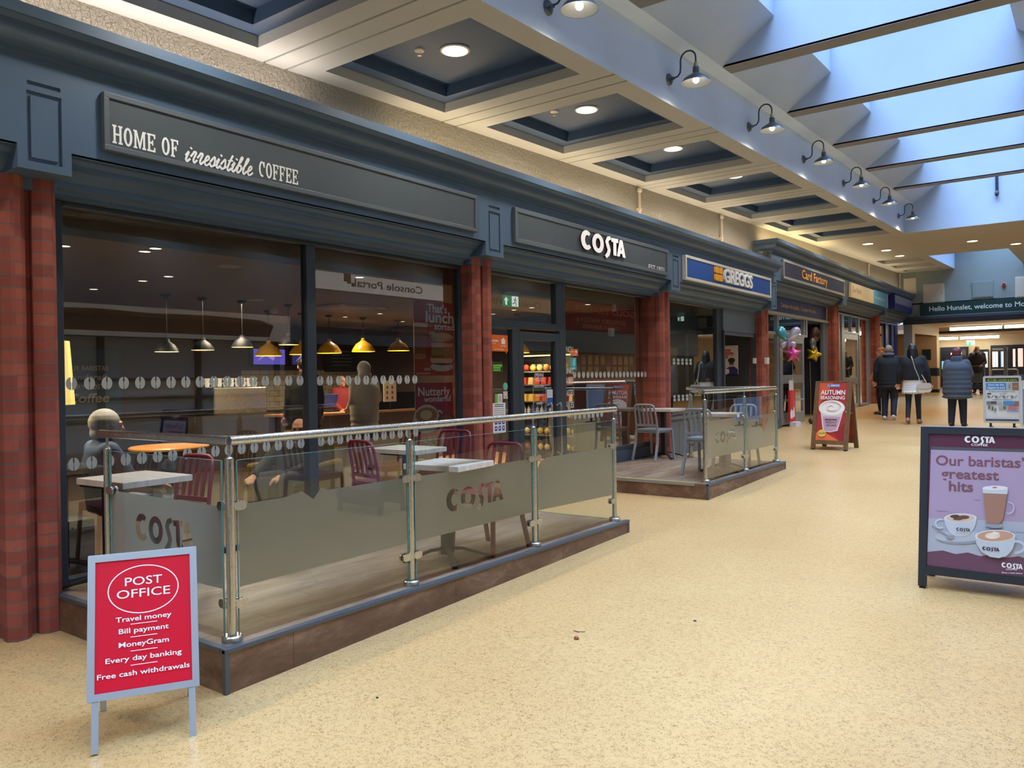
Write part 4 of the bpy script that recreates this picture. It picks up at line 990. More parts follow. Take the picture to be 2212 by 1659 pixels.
# ---- wooden bakery board
t = thing('pavement_sign', 'wooden A-board with the AUTUMN SEASONING drink poster, standing on the open floor', 'sign board', (-3.53, 13.85, zf(13.85)))
O, wd, bd, top, uf, ub = aframe((-3.55, 13.55, zf(13.55)), (.53, -.045, 0), (.045, .55, 0), .6, .56, 1.14)
for oo, uu, rr in ((O, uf, wd), (O+bd*.56, ub, -wd)):
    L = (top-oo).length
    for s in (-1, 1): MB(M_OAK).prism([rect(s*.265-.034, .015, s*.265+.034, L)], oo, rr, uu, -.018, .018).build('upright', parent=t, bevel=.004)
    MB(M_OAK).prism([rect(-.24, .10, .24, .165)], oo, rr, uu, -.016, .016).build('bottom_rail', parent=t, bevel=.003)
    MB(M_OAK).prism([rect(-.24, L-.03, .24, L-.002)], oo, rr, uu, -.016, .004).build('top_rail', parent=t)
    for s in (-1, 1): MB(P(26, 26, 26)).prism([rect(s*.265-.025, 0, s*.265+.025, .016)], oo, rr, uu, -.016, .016).build('rubber_foot', parent=t)
L = (top-O).length
for oo, uu, rr, nm in ((O, uf, wd, 0), (O+bd*.56, ub, -wd, 1)):
    a = panel_art(oo, rr, uu, .004); R1 = P(176, 52, 48, .4); Bt = .165; Tp = L-.006; hh = Tp-Bt
    y = lambda f: Bt+hh*f
    a.rect(-.232, Bt, .232, Tp, R1)
    a.poly([(-.232, y(.55)), (-.232, y(1)), (.0, y(1)), (-.1, y(.8))], P(214, 92, 60, .4)); a.poly([(-.232, Bt), (-.232, y(.13)), (-.1, y(.14)), (.15, Bt)], P(232, 116, 66, .4)); a.poly([(.232, y(.3)), (.05, y(.15)), (.16, Bt), (.232, Bt)], P(150, 40, 44, .4))
    a.rect(-.105, y(.905), .105, y(.955), P(70, 130, 200, .4)); a.text('GREGGS', .025, y(.918), .026, W_, w=.14, bold=.015)
    for i in (0, 1):
        for j in (0, 1): a.rect(-.095+i*.016, y(.914+j*.018), -.083+i*.016, y(.928+j*.018), P(232, 170, 60))
    a.text('AUTUMN', 0, y(.775), .077, W_, w=.40, bold=.05); a.text('SEASONING', 0, y(.695), .055, W_, w=.40, bold=.05)
    a.poly([(-.19, y(.53)), (.2, y(.53)), (.12, y(.165)), (.0, y(.135)), (-.12, y(.155))], P(222, 210, 218, .4))
    a.poly([(-.14, y(.4)), (.16, y(.4)), (.10, y(.18)), (.0, y(.15)), (-.1, y(.165))], P(196, 160, 176, .4))
    a.text('FRESHLY', .01, y(.285), .035, P(70, 40, 50), w=.19, bold=.03); a.text('GROUND', .01, y(.235), .035, P(70, 40, 50), w=.17, bold=.03)
    a.rect(-.1, y(.335), .1, y(.36), P(110, 70, 84))
    a.oval(0, y(.545), .215, .135, P(232, 226, 220, .4)); a.oval(0, y(.55), .2, .12, P(246, 240, 232, .4))
    for k in range(7):
        r0 = .03+.024*k; a.poly(band([(r0*math.cos(math.radians(d+k*70)), y(.55)+r0*.6*math.sin(math.radians(d+k*70))) for d in range(0, 130, 13)], [.002+.009*math.sin(math.pi*i/9) for i in range(10)]), P(172, 106, 66, .4) if k % 2 else P(216, 196, 178, .4))
    a.oval(-.13, y(.115), .068, .062, P(236, 196, 96, .4)); a.text('\u00a32.50', -.13, y(.1), .03, P(50, 46, 70), w=.105, bold=.02)
    a.build('poster', t)
MB(P(220, 216, 206)).tube([V((-3.30, 13.64, .94)), V((-3.29, 13.75, .905)), V((-3.28, 13.88, .90)), V((-3.27, 14.0, .925))], .006, 6).build('tie_cord', parent=t)
# ---- dark framed coffee board at the right edge
t = thing('pavement_sign', 'black framed board with a mauve coffee poster at the right edge, nearest on the right', 'sign board', (-.63, 6.14, zf(6.14)))
O, wd, bd, top, uf, ub = aframe((-.635, 5.965, zf(5.97)), (1, .0, 0), (0, 1, 0), .7, .36, 1.09); L = (top-O).length
BK = P(42, 46, 52, .4)
for oo, uu, rr in ((O, uf, wd), (O+bd*.36, ub, -wd)):
    for s in (-1, 1):
        MB(BK).prism([rect(s*.325-.025, .012, s*.325+.025, L)], oo, rr, uu, -.02, .02).build('upright', parent=t, bevel=.004)
        MB(P(20, 20, 20)).prism([rect(s*.325-.018, 0, s*.325+.018, .013)], oo, rr, uu, -.014, .014).build('rubber_foot', parent=t)
    MB(BK).prism([rect(-.3, L-.05, .3, L)], oo, rr, uu, -.02, .02).build('top_rail', parent=t, bevel=.004); MB(BK).prism([rect(-.3, .095, .3, .15)], oo, rr, uu, -.02, .02).build('bottom_rail', parent=t, bevel=.004)
b = MB(P(170, 176, 182, .35, .4)); b.prism([rect(-.35, -.022, .35, .022)], top+V((0, 0, .001)), wd, bd, 0, .004); b.build('top_cap', parent=t)
a = panel_art(O, wd, uf, .008)
def m(x, y):
    yy = y-(x-405)*(.02+.11*(y-225)/1115); return (-.30+(x-405)/1412, L-.05-(yy-225)/1232*((L-.2)/.905))
MAU = P(92, 44, 66, .35)
a.rect(-.3, .15, .3, L-.05, MAU)
a.poly([m(425, 340), m(1400, 362), m(1400, 1500), m(407, 1333)], P(112, 76, 96, .3))
a.poly([m(425, 335), m(1400, 362), m(1400, 388), m(425, 362)], P(84, 88, 92, .3))
a.poly([m(425, 362), m(1400, 388), m(1400, 1010), m(415, 960)], P(176, 156, 184, .3))
a.poly([m(415, 945), m(700, 955), m(1400, 1000), m(1400, 1340), m(1230, 1300), m(1150, 1275), m(1050, 1285), m(950, 1255), m(850, 1268), m(750, 1235), m(650, 1248), m(540, 1215), m(410, 1225)], P(176, 182, 196, .3))
TC = P(128, 84, 96, .4)
def tx(s, x0, y0, x1, y1, hpx, mat=TC, bold=.03):
    p, q = m(x0, y0), m(x1, y1); a.text(s, p[0], p[1], hpx/1232, mat, w=q[0]-p[0], align='L', bold=bold, slope=(q[1]-p[1])/(q[0]-p[0]))
tx('Our baristas\u2019', 470, 492, 1195, 517, 80); tx('greatest', 517, 603, 995, 624, 78); tx('hits', 585, 712, 788, 722, 80)
p = m(712, 297); costa(a, p[0], p[1], .042, .176, W_); p = m(768, 327); a.text('COFFEE', p[0], p[1], .014, W_, w=.096, align='L', bold=.02)
def mo(cx, cy, rx, ry, mat): a.poly([m(*q_) for q_ in oval(cx, cy, rx, ry)], mat)
CUP, CUPS = P(196, 206, 218, .3), P(150, 160, 176, .3)
mo(700, 1110, 215, 55, CUPS); mo(680, 1098, 205, 48, P(186, 194, 206, .3))
a.poly([m(*q_) for q_ in band(arc(520, 990, 42, 36, 60, 300), 18)], CUP)
a.poly([m(548, 940)]+[m(*q_) for q_ in [(560, 1000), (590, 1060), (640, 1098), (700, 1104), (750, 1092), (790, 1050), (812, 1000), (822, 945)]], CUP)
mo(685, 945, 137, 40, P(224, 226, 230, .3)); mo(685, 945, 118, 32, P(216, 196, 178, .3)); mo(640, 930, 40, 14, P(92, 62, 52)); mo(715, 938, 45, 15, P(104, 72, 60)); mo(665, 952, 40, 10, P(110, 76, 62))
a.poly([m(*q_) for q_ in band([(445, 1010), (520, 1060), (590, 1100)], [10, 8, 12])], P(130, 136, 148)); mo(605, 1105, 38, 16, P(150, 156, 168))
a.poly([m(*q_) for q_ in [(885, 985), (1030, 1000), (1025, 1030), (960, 1035), (890, 1015)]], CUPS)
a.poly([m(*q_) for q_ in band(arc(1075, 862, 40, 48, -100, 110), 12)], P(196, 190, 214, .3))
a.poly([m(*q_) for q_ in [(872, 735), (1062, 742), (1030, 960), (1000, 1000), (900, 990), (890, 930)]], P(166, 126, 108, .3)); a.poly([m(*q_) for q_ in [(866, 690), (1068, 700), (1064, 745), (870, 735)]], P(206, 212, 220, .3)); mo(967, 692, 101, 20, P(232, 232, 234, .3)); mo(965, 688, 20, 6, P(190, 120, 90))
a.poly([m(*q_) for q_ in band(arc(1135, 1195, 62, 48, -120, 100), 22)], CUP)
a.poly([m(*q_) for q_ in [(808, 1090), (820, 1160), (860, 1230), (930, 1275), (1000, 1287), (1060, 1270), (1105, 1220), (1125, 1150), (1128, 1120)]], CUP)
mo(968, 1100, 160, 52, P(226, 228, 232, .3)); mo(970, 1100, 143, 44, P(204, 160, 132, .3)); mo(950, 1098, 60, 28, P(232, 216, 200, .3)); a.poly([m(*q_) for q_ in [(900, 1110), (960, 1060), (1010, 1075), (960, 1100), (1000, 1110), (940, 1125)]], P(240, 230, 220, .3))
DT = P(58, 40, 48)
p = m(655, 1050); q_ = m(770, 1050); costa(a, p[0], p[1], .02, q_[0]-p[0], DT); p = m(868, 1210); costa(a, p[0], p[1]-.003, .021, .096, DT)
tx('Latte', 803, 800, 848, 800, 12, DT, 0); tx('Cappuccino', 488, 890, 590, 894, 12, DT, 0); tx('Flat White', 1093, 1075, 1195, 1080, 12, DT, 0)
p = m(1022, 1356); costa(a, p[0], p[1]-.004, .03, .115, W_); tx('COFFEE', 1058, 1388, 1145, 1390, 13, W_, .02); tx('Made a little better', 1025, 1412, 1187, 1424, 10, W_, .01)
a.build('poster', t)
MB(P(120, 120, 126)).prism([rect(-.3, .15, .3, L-.05)], O, wd, uf, -.006, .004).build('backing_panel', parent=t); MB(MAU).prism([rect(-.3, .15, .3, L-.05)], O+bd*.36, -wd, ub, -.006, .006).build('backing_panel', parent=t)
# ---- locksmith board on feet, at the back right
t = thing('pavement_sign', 'silver framed locksmith board with green CS lettering, on black feet at the back right', 'sign board', (-1.5, 18.45, zf(18.4)))
SF = P(206, 210, 212, .3, .3); o = V((-1.5, 18.45, zf(18.45))); r, u = V(UX), V(UZ)
b = MB(SF); b.prism([rrect(-.325, .10, .325, 1.045, .04), rrect(-.285, .145, .285, 1.005, .01)], o, r, u, -.03, .03); b.build('frame', parent=t, bevel=.005)
a = Art(o+V((0, -.012, 0)), r, u)
a.rect(-.29, .14, .29, 1.01, P(216, 220, 222, .35)); a.rect(-.283, .925, .283, 1.0, P(56, 60, 66)); a.text('CS', -.17, .938, .045, P(160, 204, 70), w=.165, bold=.06); a.text('LOCKS & KEYS', .09, .938, .038, P(160, 204, 70), w=.32, bold=.03)
a.rect(-.275, .76, .075, .905, P(64, 140, 206, .35)); a.text("Don't let this", -.1, .85, .035, W_, w=.27, bold=.03); a.text('happen to you!', -.1, .795, .035, W_, w=.3, bold=.03); a.lines(-.26, .06, .772, 1, .01, .006, W_, .1)
a.rect(.085, .76, .175, .91, P(176, 178, 180)); a.rect(.12, .79, .135, .87, P(96, 98, 100)); a.rect(.175, .76, .28, .91, P(150, 106, 84)); a.rect(.2, .83, .26, .837, P(220, 214, 206))
a.text('WE INSTALL THE FOLLOWING 3* LOCKS...', 0, .72, .018, P(60, 60, 64), w=.47, bold=.02)
a.rect(-.255, .675, -.185, .7, P(70, 60, 58)); a.text('ULTION', .02, .677, .018, P(110, 112, 118), w=.12, bold=.01)
for i, x in enumerate((-.21, -.08, .05, .19)):
    a.poly([(x-.05, .655), (x, .645), (x+.01, .605), (x-.03, .6)], P(120, 122, 128)); a.poly(band([(x+.02, .6), (x+.06, .65)], [.006, .014]), P(90, 92, 98))
a.text('OTHER SECURITY PRODUCTS', 0, .56, .017, P(70, 70, 74), w=.33, bold=.02)
for x0, y0, x1, y1, c in ((-.265, .47, -.09, .535, (120, 122, 126)), (-.19, .49, -.1, .53, (70, 72, 76)), (-.08, .48, .0, .53, (176, 178, 182)), (.02, .465, .2, .54, (74, 142, 204)), (.205, .46, .285, .54, (128, 116, 112)), (-.24, .38, -.2, .45, (104, 106, 110)), (-.18, .35, -.145, .43, (104, 106, 110)), (-.13, .33, -.1, .4, (124, 126, 130)), (-.06, .38, .02, .44, (170, 174, 178)), (.02, .38, .07, .44, (100, 112, 96)), (.08, .335, .285, .35, (100, 156, 206))): a.rect(x0, y0, x1, y1, P(*c))
a.lines(.09, .28, .44, 4, .025, .012, P(196, 80, 90), .2); a.rect(-.283, .145, .283, .18, P(70, 74, 80))
a.build('poster', t)
for s in (-1, 1):
    b = MB(P(30, 30, 32)); b.box(o.x+s*.2-.02, o.x+s*.2+.02, o.y-.02, o.y+.02, o.z+.015, o.z+.11); b.box(o.x+s*.2-.03, o.x+s*.2+.03, o.y-.25, o.y+.25, o.z, o.z+.018); b.build('foot', parent=t)
t = thing('pavement_sign', 'white framed board cut off by the right edge of the picture, by the locksmith board', 'sign board', (-.98, 17.6, zf(17.6)))
o = V((-.82, 17.6, zf(17.6))); b = MB(SF); b.prism([rrect(-.32, .10, .32, .98, .04), rrect(-.28, .145, .28, .94, .01)], o, r, u, -.03, .03); b.build('frame', parent=t, bevel=.005)
a = Art(o+V((0, -.012, 0)), r, u); a.rect(-.285, .14, .285, .945, P(120, 146, 190, .35)); a.rect(-.28, .82, .28, .94, P(220, 222, 226, .35)); a.build('poster', t)
for s in (-1, 1):
    b = MB(P(30, 30, 32)); b.box(o.x+s*.2-.02, o.x+s*.2+.02, o.y-.02, o.y+.02, o.z+.015, o.z+.11); b.box(o.x+s*.2-.03, o.x+s*.2+.03, o.y-.25, o.y+.25, o.z, o.z+.018); b.build('foot', parent=t)
# ================================================================ WINDOW GRAPHICS
M_BEAN = P(176, 182, 180, .6)
def bean(a, y, z, w=.034, h=.044):
    k = a.k
    for s in (-1, 1):
        l = [(y+s*.0035, z-h)]+[(y+s*(.0035+w*math.sin(math.radians(an))), z-h*math.cos(math.radians(an))) for an in range(25, 181, 22)]+[(y+s*.006, z+h*.5), (y+s*.001, z)]
        a.k = k; a.poly([l if s > 0 else l[::-1]], M_BEAN)
def bean_row(par, y0, y1, z, pitch, x=XG+.003):
    n = int(round((y1-y0)/pitch)); a = Art((x, 0, 0), UY, UZ, lift=.0002)
    for i in range(n+1):
        a2 = Art((x, 0, 0), UY, UZ, lift=.0002); bean(a2, y0+i*(y1-y0)/n, z); a2.build('bean_decal', par)
bean_row(W1, 2.495, 4.40, 1.577, .1157); bean_row(W1, 4.62, 5.84, 1.572, .1157)
bean_row(W1, 2.50, 4.40, 1.03, .1157); bean_row(W1, 4.62, 5.84, 1.03, .1157)
bean_row(W3, 8.9, 10.95, 1.60, .1157); bean_row(W3, 8.9, 9.6, 1.05, .1157)
def poster(name, lab, x, y0, y1, z0, z1, draw, cat='poster'):
    t = MB(P(230, 228, 224, .4)); t.box(x-.004, x, y0, y1, z0, z1); o = t.build(name); tag(o, lab, cat)
    a = Art((x+.0006, y0, z0), UY, UZ, lift=.0004); draw(a, y1-y0, z1-z0); a.build('print', o); return o
def lunch(a, w, h):
    a.rect(0, 0, w, h, P(168, 50, 44, .3)); a.rect(0, 0, w, h*.23, P(190, 68, 46, .3))
    a.text("That's", .36, h*.855, .085, W_, w=.31, bold=.035); a.text('lunch', .4, h*.72, .115, W_, w=.44, bold=.04); a.text('sorted', .47, h*.625, .07, W_, w=.32, bold=.035)
    a.poly([(0, h*.66), (.2, h*.66), (.17, h*.26), (.0, h*.26)], P(156, 84, 56, .3)); a.poly([(0, h*.70), (.2, h*.70), (.2, h*.65), (0, h*.65)], P(226, 200, 178, .3)); a.oval(.08, h*.255, .1, .03, P(196, 130, 100, .3))
    BR, BR2 = P(206, 168, 120, .4), P(170, 124, 82, .4)
    a.oval(.42, h*.12, .18, .05, P(210, 200, 200, .4)); a.oval(.43, h*.19, .19, .04, P(96, 66, 52))
    a.poly([rrect(.24, h*.17, .6, h*.27, .03)], P(224, 190, 150, .4)); a.poly([rrect(.25, h*.235, .6, h*.265, .01)], P(180, 60, 40)); a.poly([rrect(.25, h*.262, .6, h*.285, .01)], P(110, 130, 50)); a.poly([rrect(.25, h*.28, .6, h*.375, .035)], BR2)
    a.poly([rrect(.25, h*.385, .6, h*.455, .025)], BR); a.poly([rrect(.25, h*.445, .6, h*.475, .01)], P(190, 50, 46)); a.poly([rrect(.27, h*.468, .59, h*.485, .006)], P(96, 120, 50)); a.oval(.425, h*.525, .18, h*.06, P(188, 152, 112, .4)); a.oval(.425, h*.54, .15, h*.04, P(206, 176, 138, .4))
    a.lines(.22, .32, h*.575, 2, .016, .007, W_, .2); a.lines(.14, .24, h*.09, 2, .016, .007, W_, .2); a.lines(.02, .25, .02, 1, .01, .006, W_, .2)
poster('window_poster', 'red lunch poster with stacked sandwiches hanging in the second cafe window', XG-.03, 5.87, 6.47, 1.61, 2.39, lunch)
def nutty(a, w, h):
    a.rect(0, 0, w, h, P(170, 46, 74, .3)); a.poly([(0, 0), (0, h*.3), (w*.4, h*.42), (w, h*.5), (w, 0)], P(214, 120, 136, .3))
    a.text('Nutterly', w/2, h*.83, .085, W_, w=.5, bold=.035); a.text('wonderful', w*.58, h*.745, .062, W_, w=.42, bold=.03)
    a.oval(w*.28, h*.52, .2, .15, P(236, 230, 226, .3)); a.oval(w*.28, h*.565, .19, .1, P(226, 222, 216, .3)); a.oval(w*.28, h*.57, .165, .082, P(190, 128, 76, .3)); a.oval(w*.27, h*.575, .09, .05, P(236, 216, 184, .3)); a.poly([band(arc(w*.62, h*.54, .05, .06, -100, 110), .022)], P(236, 230, 226, .3))
    a.oval(w*.8, h*.44, .15, .12, P(110, 62, 50)); a.oval(w*.8, h*.48, .1, .06, P(150, 96, 76)); a.oval(w*.85, h*.33, .16, .09, P(220, 170, 170, .3))
    for k in range(5): a.poly([band([(w*.68, h*(.3+.02*k)), (w*.85, h*(.33+.02*k)), (w*1.0, h*(.3+.02*k))], .008)], P(110, 40, 50))
    a.oval(w*.35, h*.13, .22, .12, P(226, 180, 184, .3)); a.poly([rrect(.03, h*.1, w*.68, h*.26, .04)], P(150, 112, 82, .4)); 
    for k in range(22): a.oval(.05+.36*random.random(), h*(.15+.12*random.random()), .02, .014, P(196, 158, 118, .4) if k % 2 else P(100, 70, 50, .4))
poster('window_poster', 'pink Nutterly wonderful coffee and cake poster, lower one in the cafe window', XG-.03, 5.875, 6.46, .75, 1.535, nutty)
b = MB(P(190, 190, 186))
for y in (5.90, 6.44): b.tube([(XG-.035, y, 2.39), (XG-.035, y, 2.78)], .0015, 4); b.tube([(XG-.035, y, 1.535), (XG-.035, y, 1.61)], .0015, 4)
tag(b.build('hanging_wires'), 'thin wires holding the two posters in the cafe window', 'wires')
GX = XG+.008
def sticker(lab, y0, y1, z0, z1, draw, name='window_sticker', x=None):
    x = GX if x is None else x
    o = MB(P(228, 228, 226, .4)).box(x-.003, x, y0, y1, z0, z1).build(name); tag(o, lab, 'sticker'); a = Art((x+.0005, y0, z0), UY, UZ, lift=.0003); draw(a, y1-y0, z1-z0); a.build('print', o)
def orange(a, w, h):
    a.rect(0, 0, w, h, P(230, 108, 36, .4)); costa(a, .02, h*.58, h*.11, w*.36, W_); a.text('COFFEE', w*.2, h*.44, .012, W_, w=w*.2); a.rect(w*.46, h*.3, w*.465, h*.8, W_)
    a.poly([(w*.62, h*.45), (w*.62, h*.66), (w*.58, h*.66), (w*.73, h*.84), (w*.88, h*.66), (w*.84, h*.66), (w*.84, h*.45)], W_); a.text('JUST EAT', w*.73, h*.28, h*.09, W_, w=w*.32, bold=.02); a.lines(w*.2, w*.75, h*.1, 1, .01, .006, W_, .1)
sticker('large orange delivery sticker with the coffee wordmark, in the side light by the door', 7.09, 7.42, 1.885, 2.075, orange)
sticker('small orange delivery sticker in the tall window right of the door', 8.80, 8.985, 1.855, 1.945, orange)
sticker('light green hygiene rating sticker on the side light of the cafe door', 7.13, 7.31, 1.645, 1.765, lambda a, w, h: (a.rect(0, 0, w, h, P(40, 46, 40)), a.rect(.006, .01, w-.006, h*.72, P(120, 206, 66, .4)), a.rect(.03, h*.5, w*.7, h*.56, P(40, 70, 40)), [a.oval(.025+i*.022, h*.28, .009, .012, P(60, 130, 50)) for i in range(5)], a.oval(w*.85, h*.3, .018, .03, P(30, 40, 30))))
def round_sticker(lab, y, z, r, mat):
    tag(MB(mat).lathe((GX, y, z), [(0, .002), (r, .002), (r, 0)], 24, (1, 0, 0)).build('window_sticker'), lab, 'sticker')
round_sticker('round mint green sticker on the side light of the cafe door', 7.36, 1.475, .045, P(104, 186, 160, .4))
sticker('small white no smoking sticker below the round mint one', 7.325, 7.40, 1.33, 1.415, lambda a, w, h: (a.ring(w/2, h*.6, .025, .025, .006, P(206, 40, 50)), a.lines(.015, w-.015, h*.2, 2, .012, .005, P(90, 90, 96), .1)))
sticker('half green half white sticker above the white notice on the side light', 7.16, 7.30, 1.285, 1.39, lambda a, w, h: (a.rect(0, 0, w*.36, h, P(110, 190, 70, .4)), a.lines(w*.45, w*.9, h*.7, 4, .018, .006, P(110, 112, 116), .2)))
def notice(a, w, h):
    a.rect(0, 0, w, h, P(232, 234, 236, .4)); a.lines(.03, w-.03, h*.93, 2, .02, .01, P(90, 92, 98), .1, 'C'); a.lines(.02, w-.02, h*.8, 8, .022, .006, P(130, 132, 138), .1, 'C')
    for i in range(3):
        for j in range(2): a.rect(.035+i*.07, h*.08+j*.075, .082+i*.07, h*.08+.055+j*.075, P(30, 60, 160)); a.oval(.058+i*.07, h*.08+.03+j*.075, .009, .016, W_)
sticker('white door notice with six blue symbols, by the cafe door', 7.11, 7.355, .935, 1.285, notice)
sticker('turquoise delivery sticker below the small orange one', 8.80, 8.94, 1.665, 1.83, lambda a, w, h: (a.rect(0, 0, w, h, P(40, 170, 186, .4)), a.poly([(w*.3, h*.5), (w*.5, h*.95), (w*.85, h*1.0), (w*.75, h*.4), (w*.5, h*.3)], P(150, 210, 216, .4)), a.lines(w*.2, w*.8, h*.12, 1, .01, .01, W_, .1)))
sticker('pale blue leaflet stuck to the coffee shop door, beside the handle', 8.23, 8.36, 1.23, 1.42, lambda a, w, h: (a.rect(0, 0, w, h*.45, P(40, 90, 170)), a.rect(0, h*.5, w, h, P(196, 206, 220))))
a = Art((GX, 0, 0), UY, UZ)
for s, z, h, w in (('HUNSLET', 1.70, .04, .24), ('OPENING', 1.585, .04, .2), ('HOURS', 1.525, .05, .2), ('MONDAY-FRIDAY', 1.45, .025, .22), ('SATURDAY', 1.34, .025, .16), ('SUNDAY', 1.24, .025, .14)): a.text(s, 8.06, z, h, P(206, 210, 210, .5), w=w, bold=.02)
a.poly([rect(7.92, 1.15, 8.2, 1.48), rect(7.925, 1.155, 8.195, 1.475)], P(200, 204, 204, .5))
a.build('lettering_decal', door)
a = Art((GX, 0, 0), UY, UZ)
for s, z in (('LUNCH', 1.90), ('DRINKS', 1.62), ('PANINIS', 1.49), ('TOASTED', 1.33), ('CAKES', 1.17)): a.text(s, 8.73, z, .075, P(196, 200, 196, .5), w=.26, bold=.02)
a.build('lettering_decal', W3)
for lab, y, z, w, h in (('small white sensor on the tall cafe window, upper one', 10.05, 2.57, .075, .10), ('white square box on the tall cafe window, lower one', 9.97, 2.21, .13, .115)):
    tag(MB(P(206, 208, 210, .4)).box(XG-.05, XG-.012, y-w/2, y+w/2, z-h/2, z+h/2).build('window_sensor', bevel=.006), lab, 'sensor')
# bakery window pane decals
for z in (1.755, 1.15):
    for i in range(5):
        y = 11.93+i*.165; a = Art((GX, 0, 0), UY, UZ)
        for p_ in (0, 1):
            for q_ in (0, 1): a.k = 1; a.rect(y+p_*.045, z+q_*.055, y+.038+p_*.045, z+.045+q_*.055, P(170, 186, 190, .5))
        a.build('square_decal', W5)
# things lying on the floor
def litter(name, lab, cat, x, y, r, mat):
    tag(MB(mat).ell((x, y, zf(y)+r[2]*.8), r, 12).build(name, smooth=60), lab, cat)
litter('acorn', 'small brown acorn lying alone on the open floor', 'acorn', -2.441, 3.881, (.017, .013, .011), P(150, 92, 60, .5))
tag(MB(P(60, 48, 40)).tube([(-2.53, 3.99, .048), (-2.49, 3.985, .05), (-2.46, 4.01, .049)], .002, 5).build('twig'), 'tiny dark twig on the floor next to the acorn', 'twig')
litter('pebble', 'black speck of grit on the floor in front of the deck corner', 'pebble', -2.841, 2.679, (.008, .006, .004), P(24, 24, 26))
litter('pebble', 'dark crumb on the floor beyond the acorn', 'pebble', -1.988, 4.528, (.012, .006, .004), P(40, 40, 40))
# ================================================================ PEOPLE
def fuse(name, prims, mat, parent, vox=.012, it=3, loc=None):
    """capsules and ellipsoids fused into one continuous skin"""
    b = MB()
    for p in prims:
        if p[0] == 'c':
            _, a, c, ra, rb = p; b.tube([a, c], [ra, rb], 14); b.ell(a, ra, 14); b.ell(c, rb, 14)
        else: b.ell(p[1], p[2], 18, p[3] if len(p) > 3 else None)
    o = b.build(name, mat, parent)
    md = o.modifiers.new('remesh', 'REMESH'); md.mode = 'VOXEL'; md.voxel_size = vox
    sm = o.modifiers.new('smooth', 'SMOOTH'); sm.iterations = it; sm.factor = .5
    bpy.context.view_layer.update(); dg = bpy.context.evaluated_depsgraph_get()
    me = bpy.data.meshes.new_from_object(o.evaluated_get(dg)); me.name = name; o.modifiers.clear(); o.data = me
    me.polygons.foreach_set('use_smooth', [True]*len(me.polygons)); me.materials.clear(); me.materials.append(mat)
    return o
SKIN = P(206, 150, 128, .5); SKIN2 = P(190, 130, 108, .5)
STAND = dict(hl=(-.09, 0, .90), hr=(.09, 0, .90), kl=(-.1, .03, .49), kr=(.1, .03, .49), al=(-.1, -.02, .09), ar=(.1, -.02, .09), tl=(-.11, .13, .035), tr=(.11, .13, .035),
    sl=(-.18, 0, 1.40), sr=(.18, 0, 1.40), el=(-.235, -.03, 1.13), er=(.235, -.03, 1.13), wl=(-.25, .05, .89), wr=(.25, .05, .89), nk=(0, -.01, 1.46), hd=(0, .015, 1.60), ch=(0, 0, 1.27), pv=(0, 0, .95))
def hand(w, e, side, curl=.5):
    """palm, four bent fingers of unequal length and a thumb off the side"""
    w, e = V(w), V(e); d = (w-e).normalized(); up = V((0, 0, 1)) if abs(d.z) < .8 else V((0, 1, 0))
    s = d.cross(up).normalized()*(1 if side > 0 else -1); n = s.cross(d).normalized()
    if n.z > 0: n = -n
    pr = [('c', w, w+d*.03, .025, .03), ('c', w+d*.03-s*.022, w+d*.085-s*.03, .016, .013), ('c', w+d*.03+s*.02, w+d*.085+s*.028, .016, .013), ('c', w+d*.03, w+d*.09, .018, .014)]
    for i, (o, L) in enumerate(((-.033, .058), (-.011, .07), (.011, .076), (.032, .066))):
        a = w+d*.088+s*o; b = a+d*L*.5*(1-.3*curl)+n*L*.4*curl; c = b+d*L*.45*(1-curl)+n*L*.55*curl
        pr += [('c', a, b, .0095, .009), ('c', b, c, .009, .0075)]
    a = w+d*.03+s*.03; b = a+d*.03+s*.025+n*.01; c = b+d*.028+n*.015; pr += [('c', a, b, .013, .011), ('c', b, c, .011, .009)]
    return pr
def head_prims(hd, fwd, k=1.0):
    hd, f = V(hd), V(fwd).normalized(); r = f.cross(V((0, 0, 1))).normalized(); R = Matrix((r, f, (0, 0, 1))).transposed()
    q = lambda x, y, z: hd+R@V((x*k, y*k, z*k))
    return [('e', q(0, -.008, .025), (.075*k, .095*k, .095*k), R), ('e', q(0, .022, -.045), (.056*k, .068*k, .07*k), R), ('c', q(0, .088, .01), q(0, .104, -.022), .011*k, .016*k),
            ('e', q(0, .075, -.068), (.028*k, .02*k, .011*k), R), ('e', q(0, .07, -.098), (.026*k, .022*k, .02*k), R), ('e', q(.076, -.002, -.01), (.012*k, .022*k, .034*k), R), ('e', q(-.076, -.002, -.01), (.012*k, .022*k, .034*k), R),
            ('c', q(-.045, .08, .03), q(-.015, .088, .03), .011*k, .011*k), ('c', q(.045, .08, .03), q(.015, .088, .03), .011*k, .011*k)], q, R
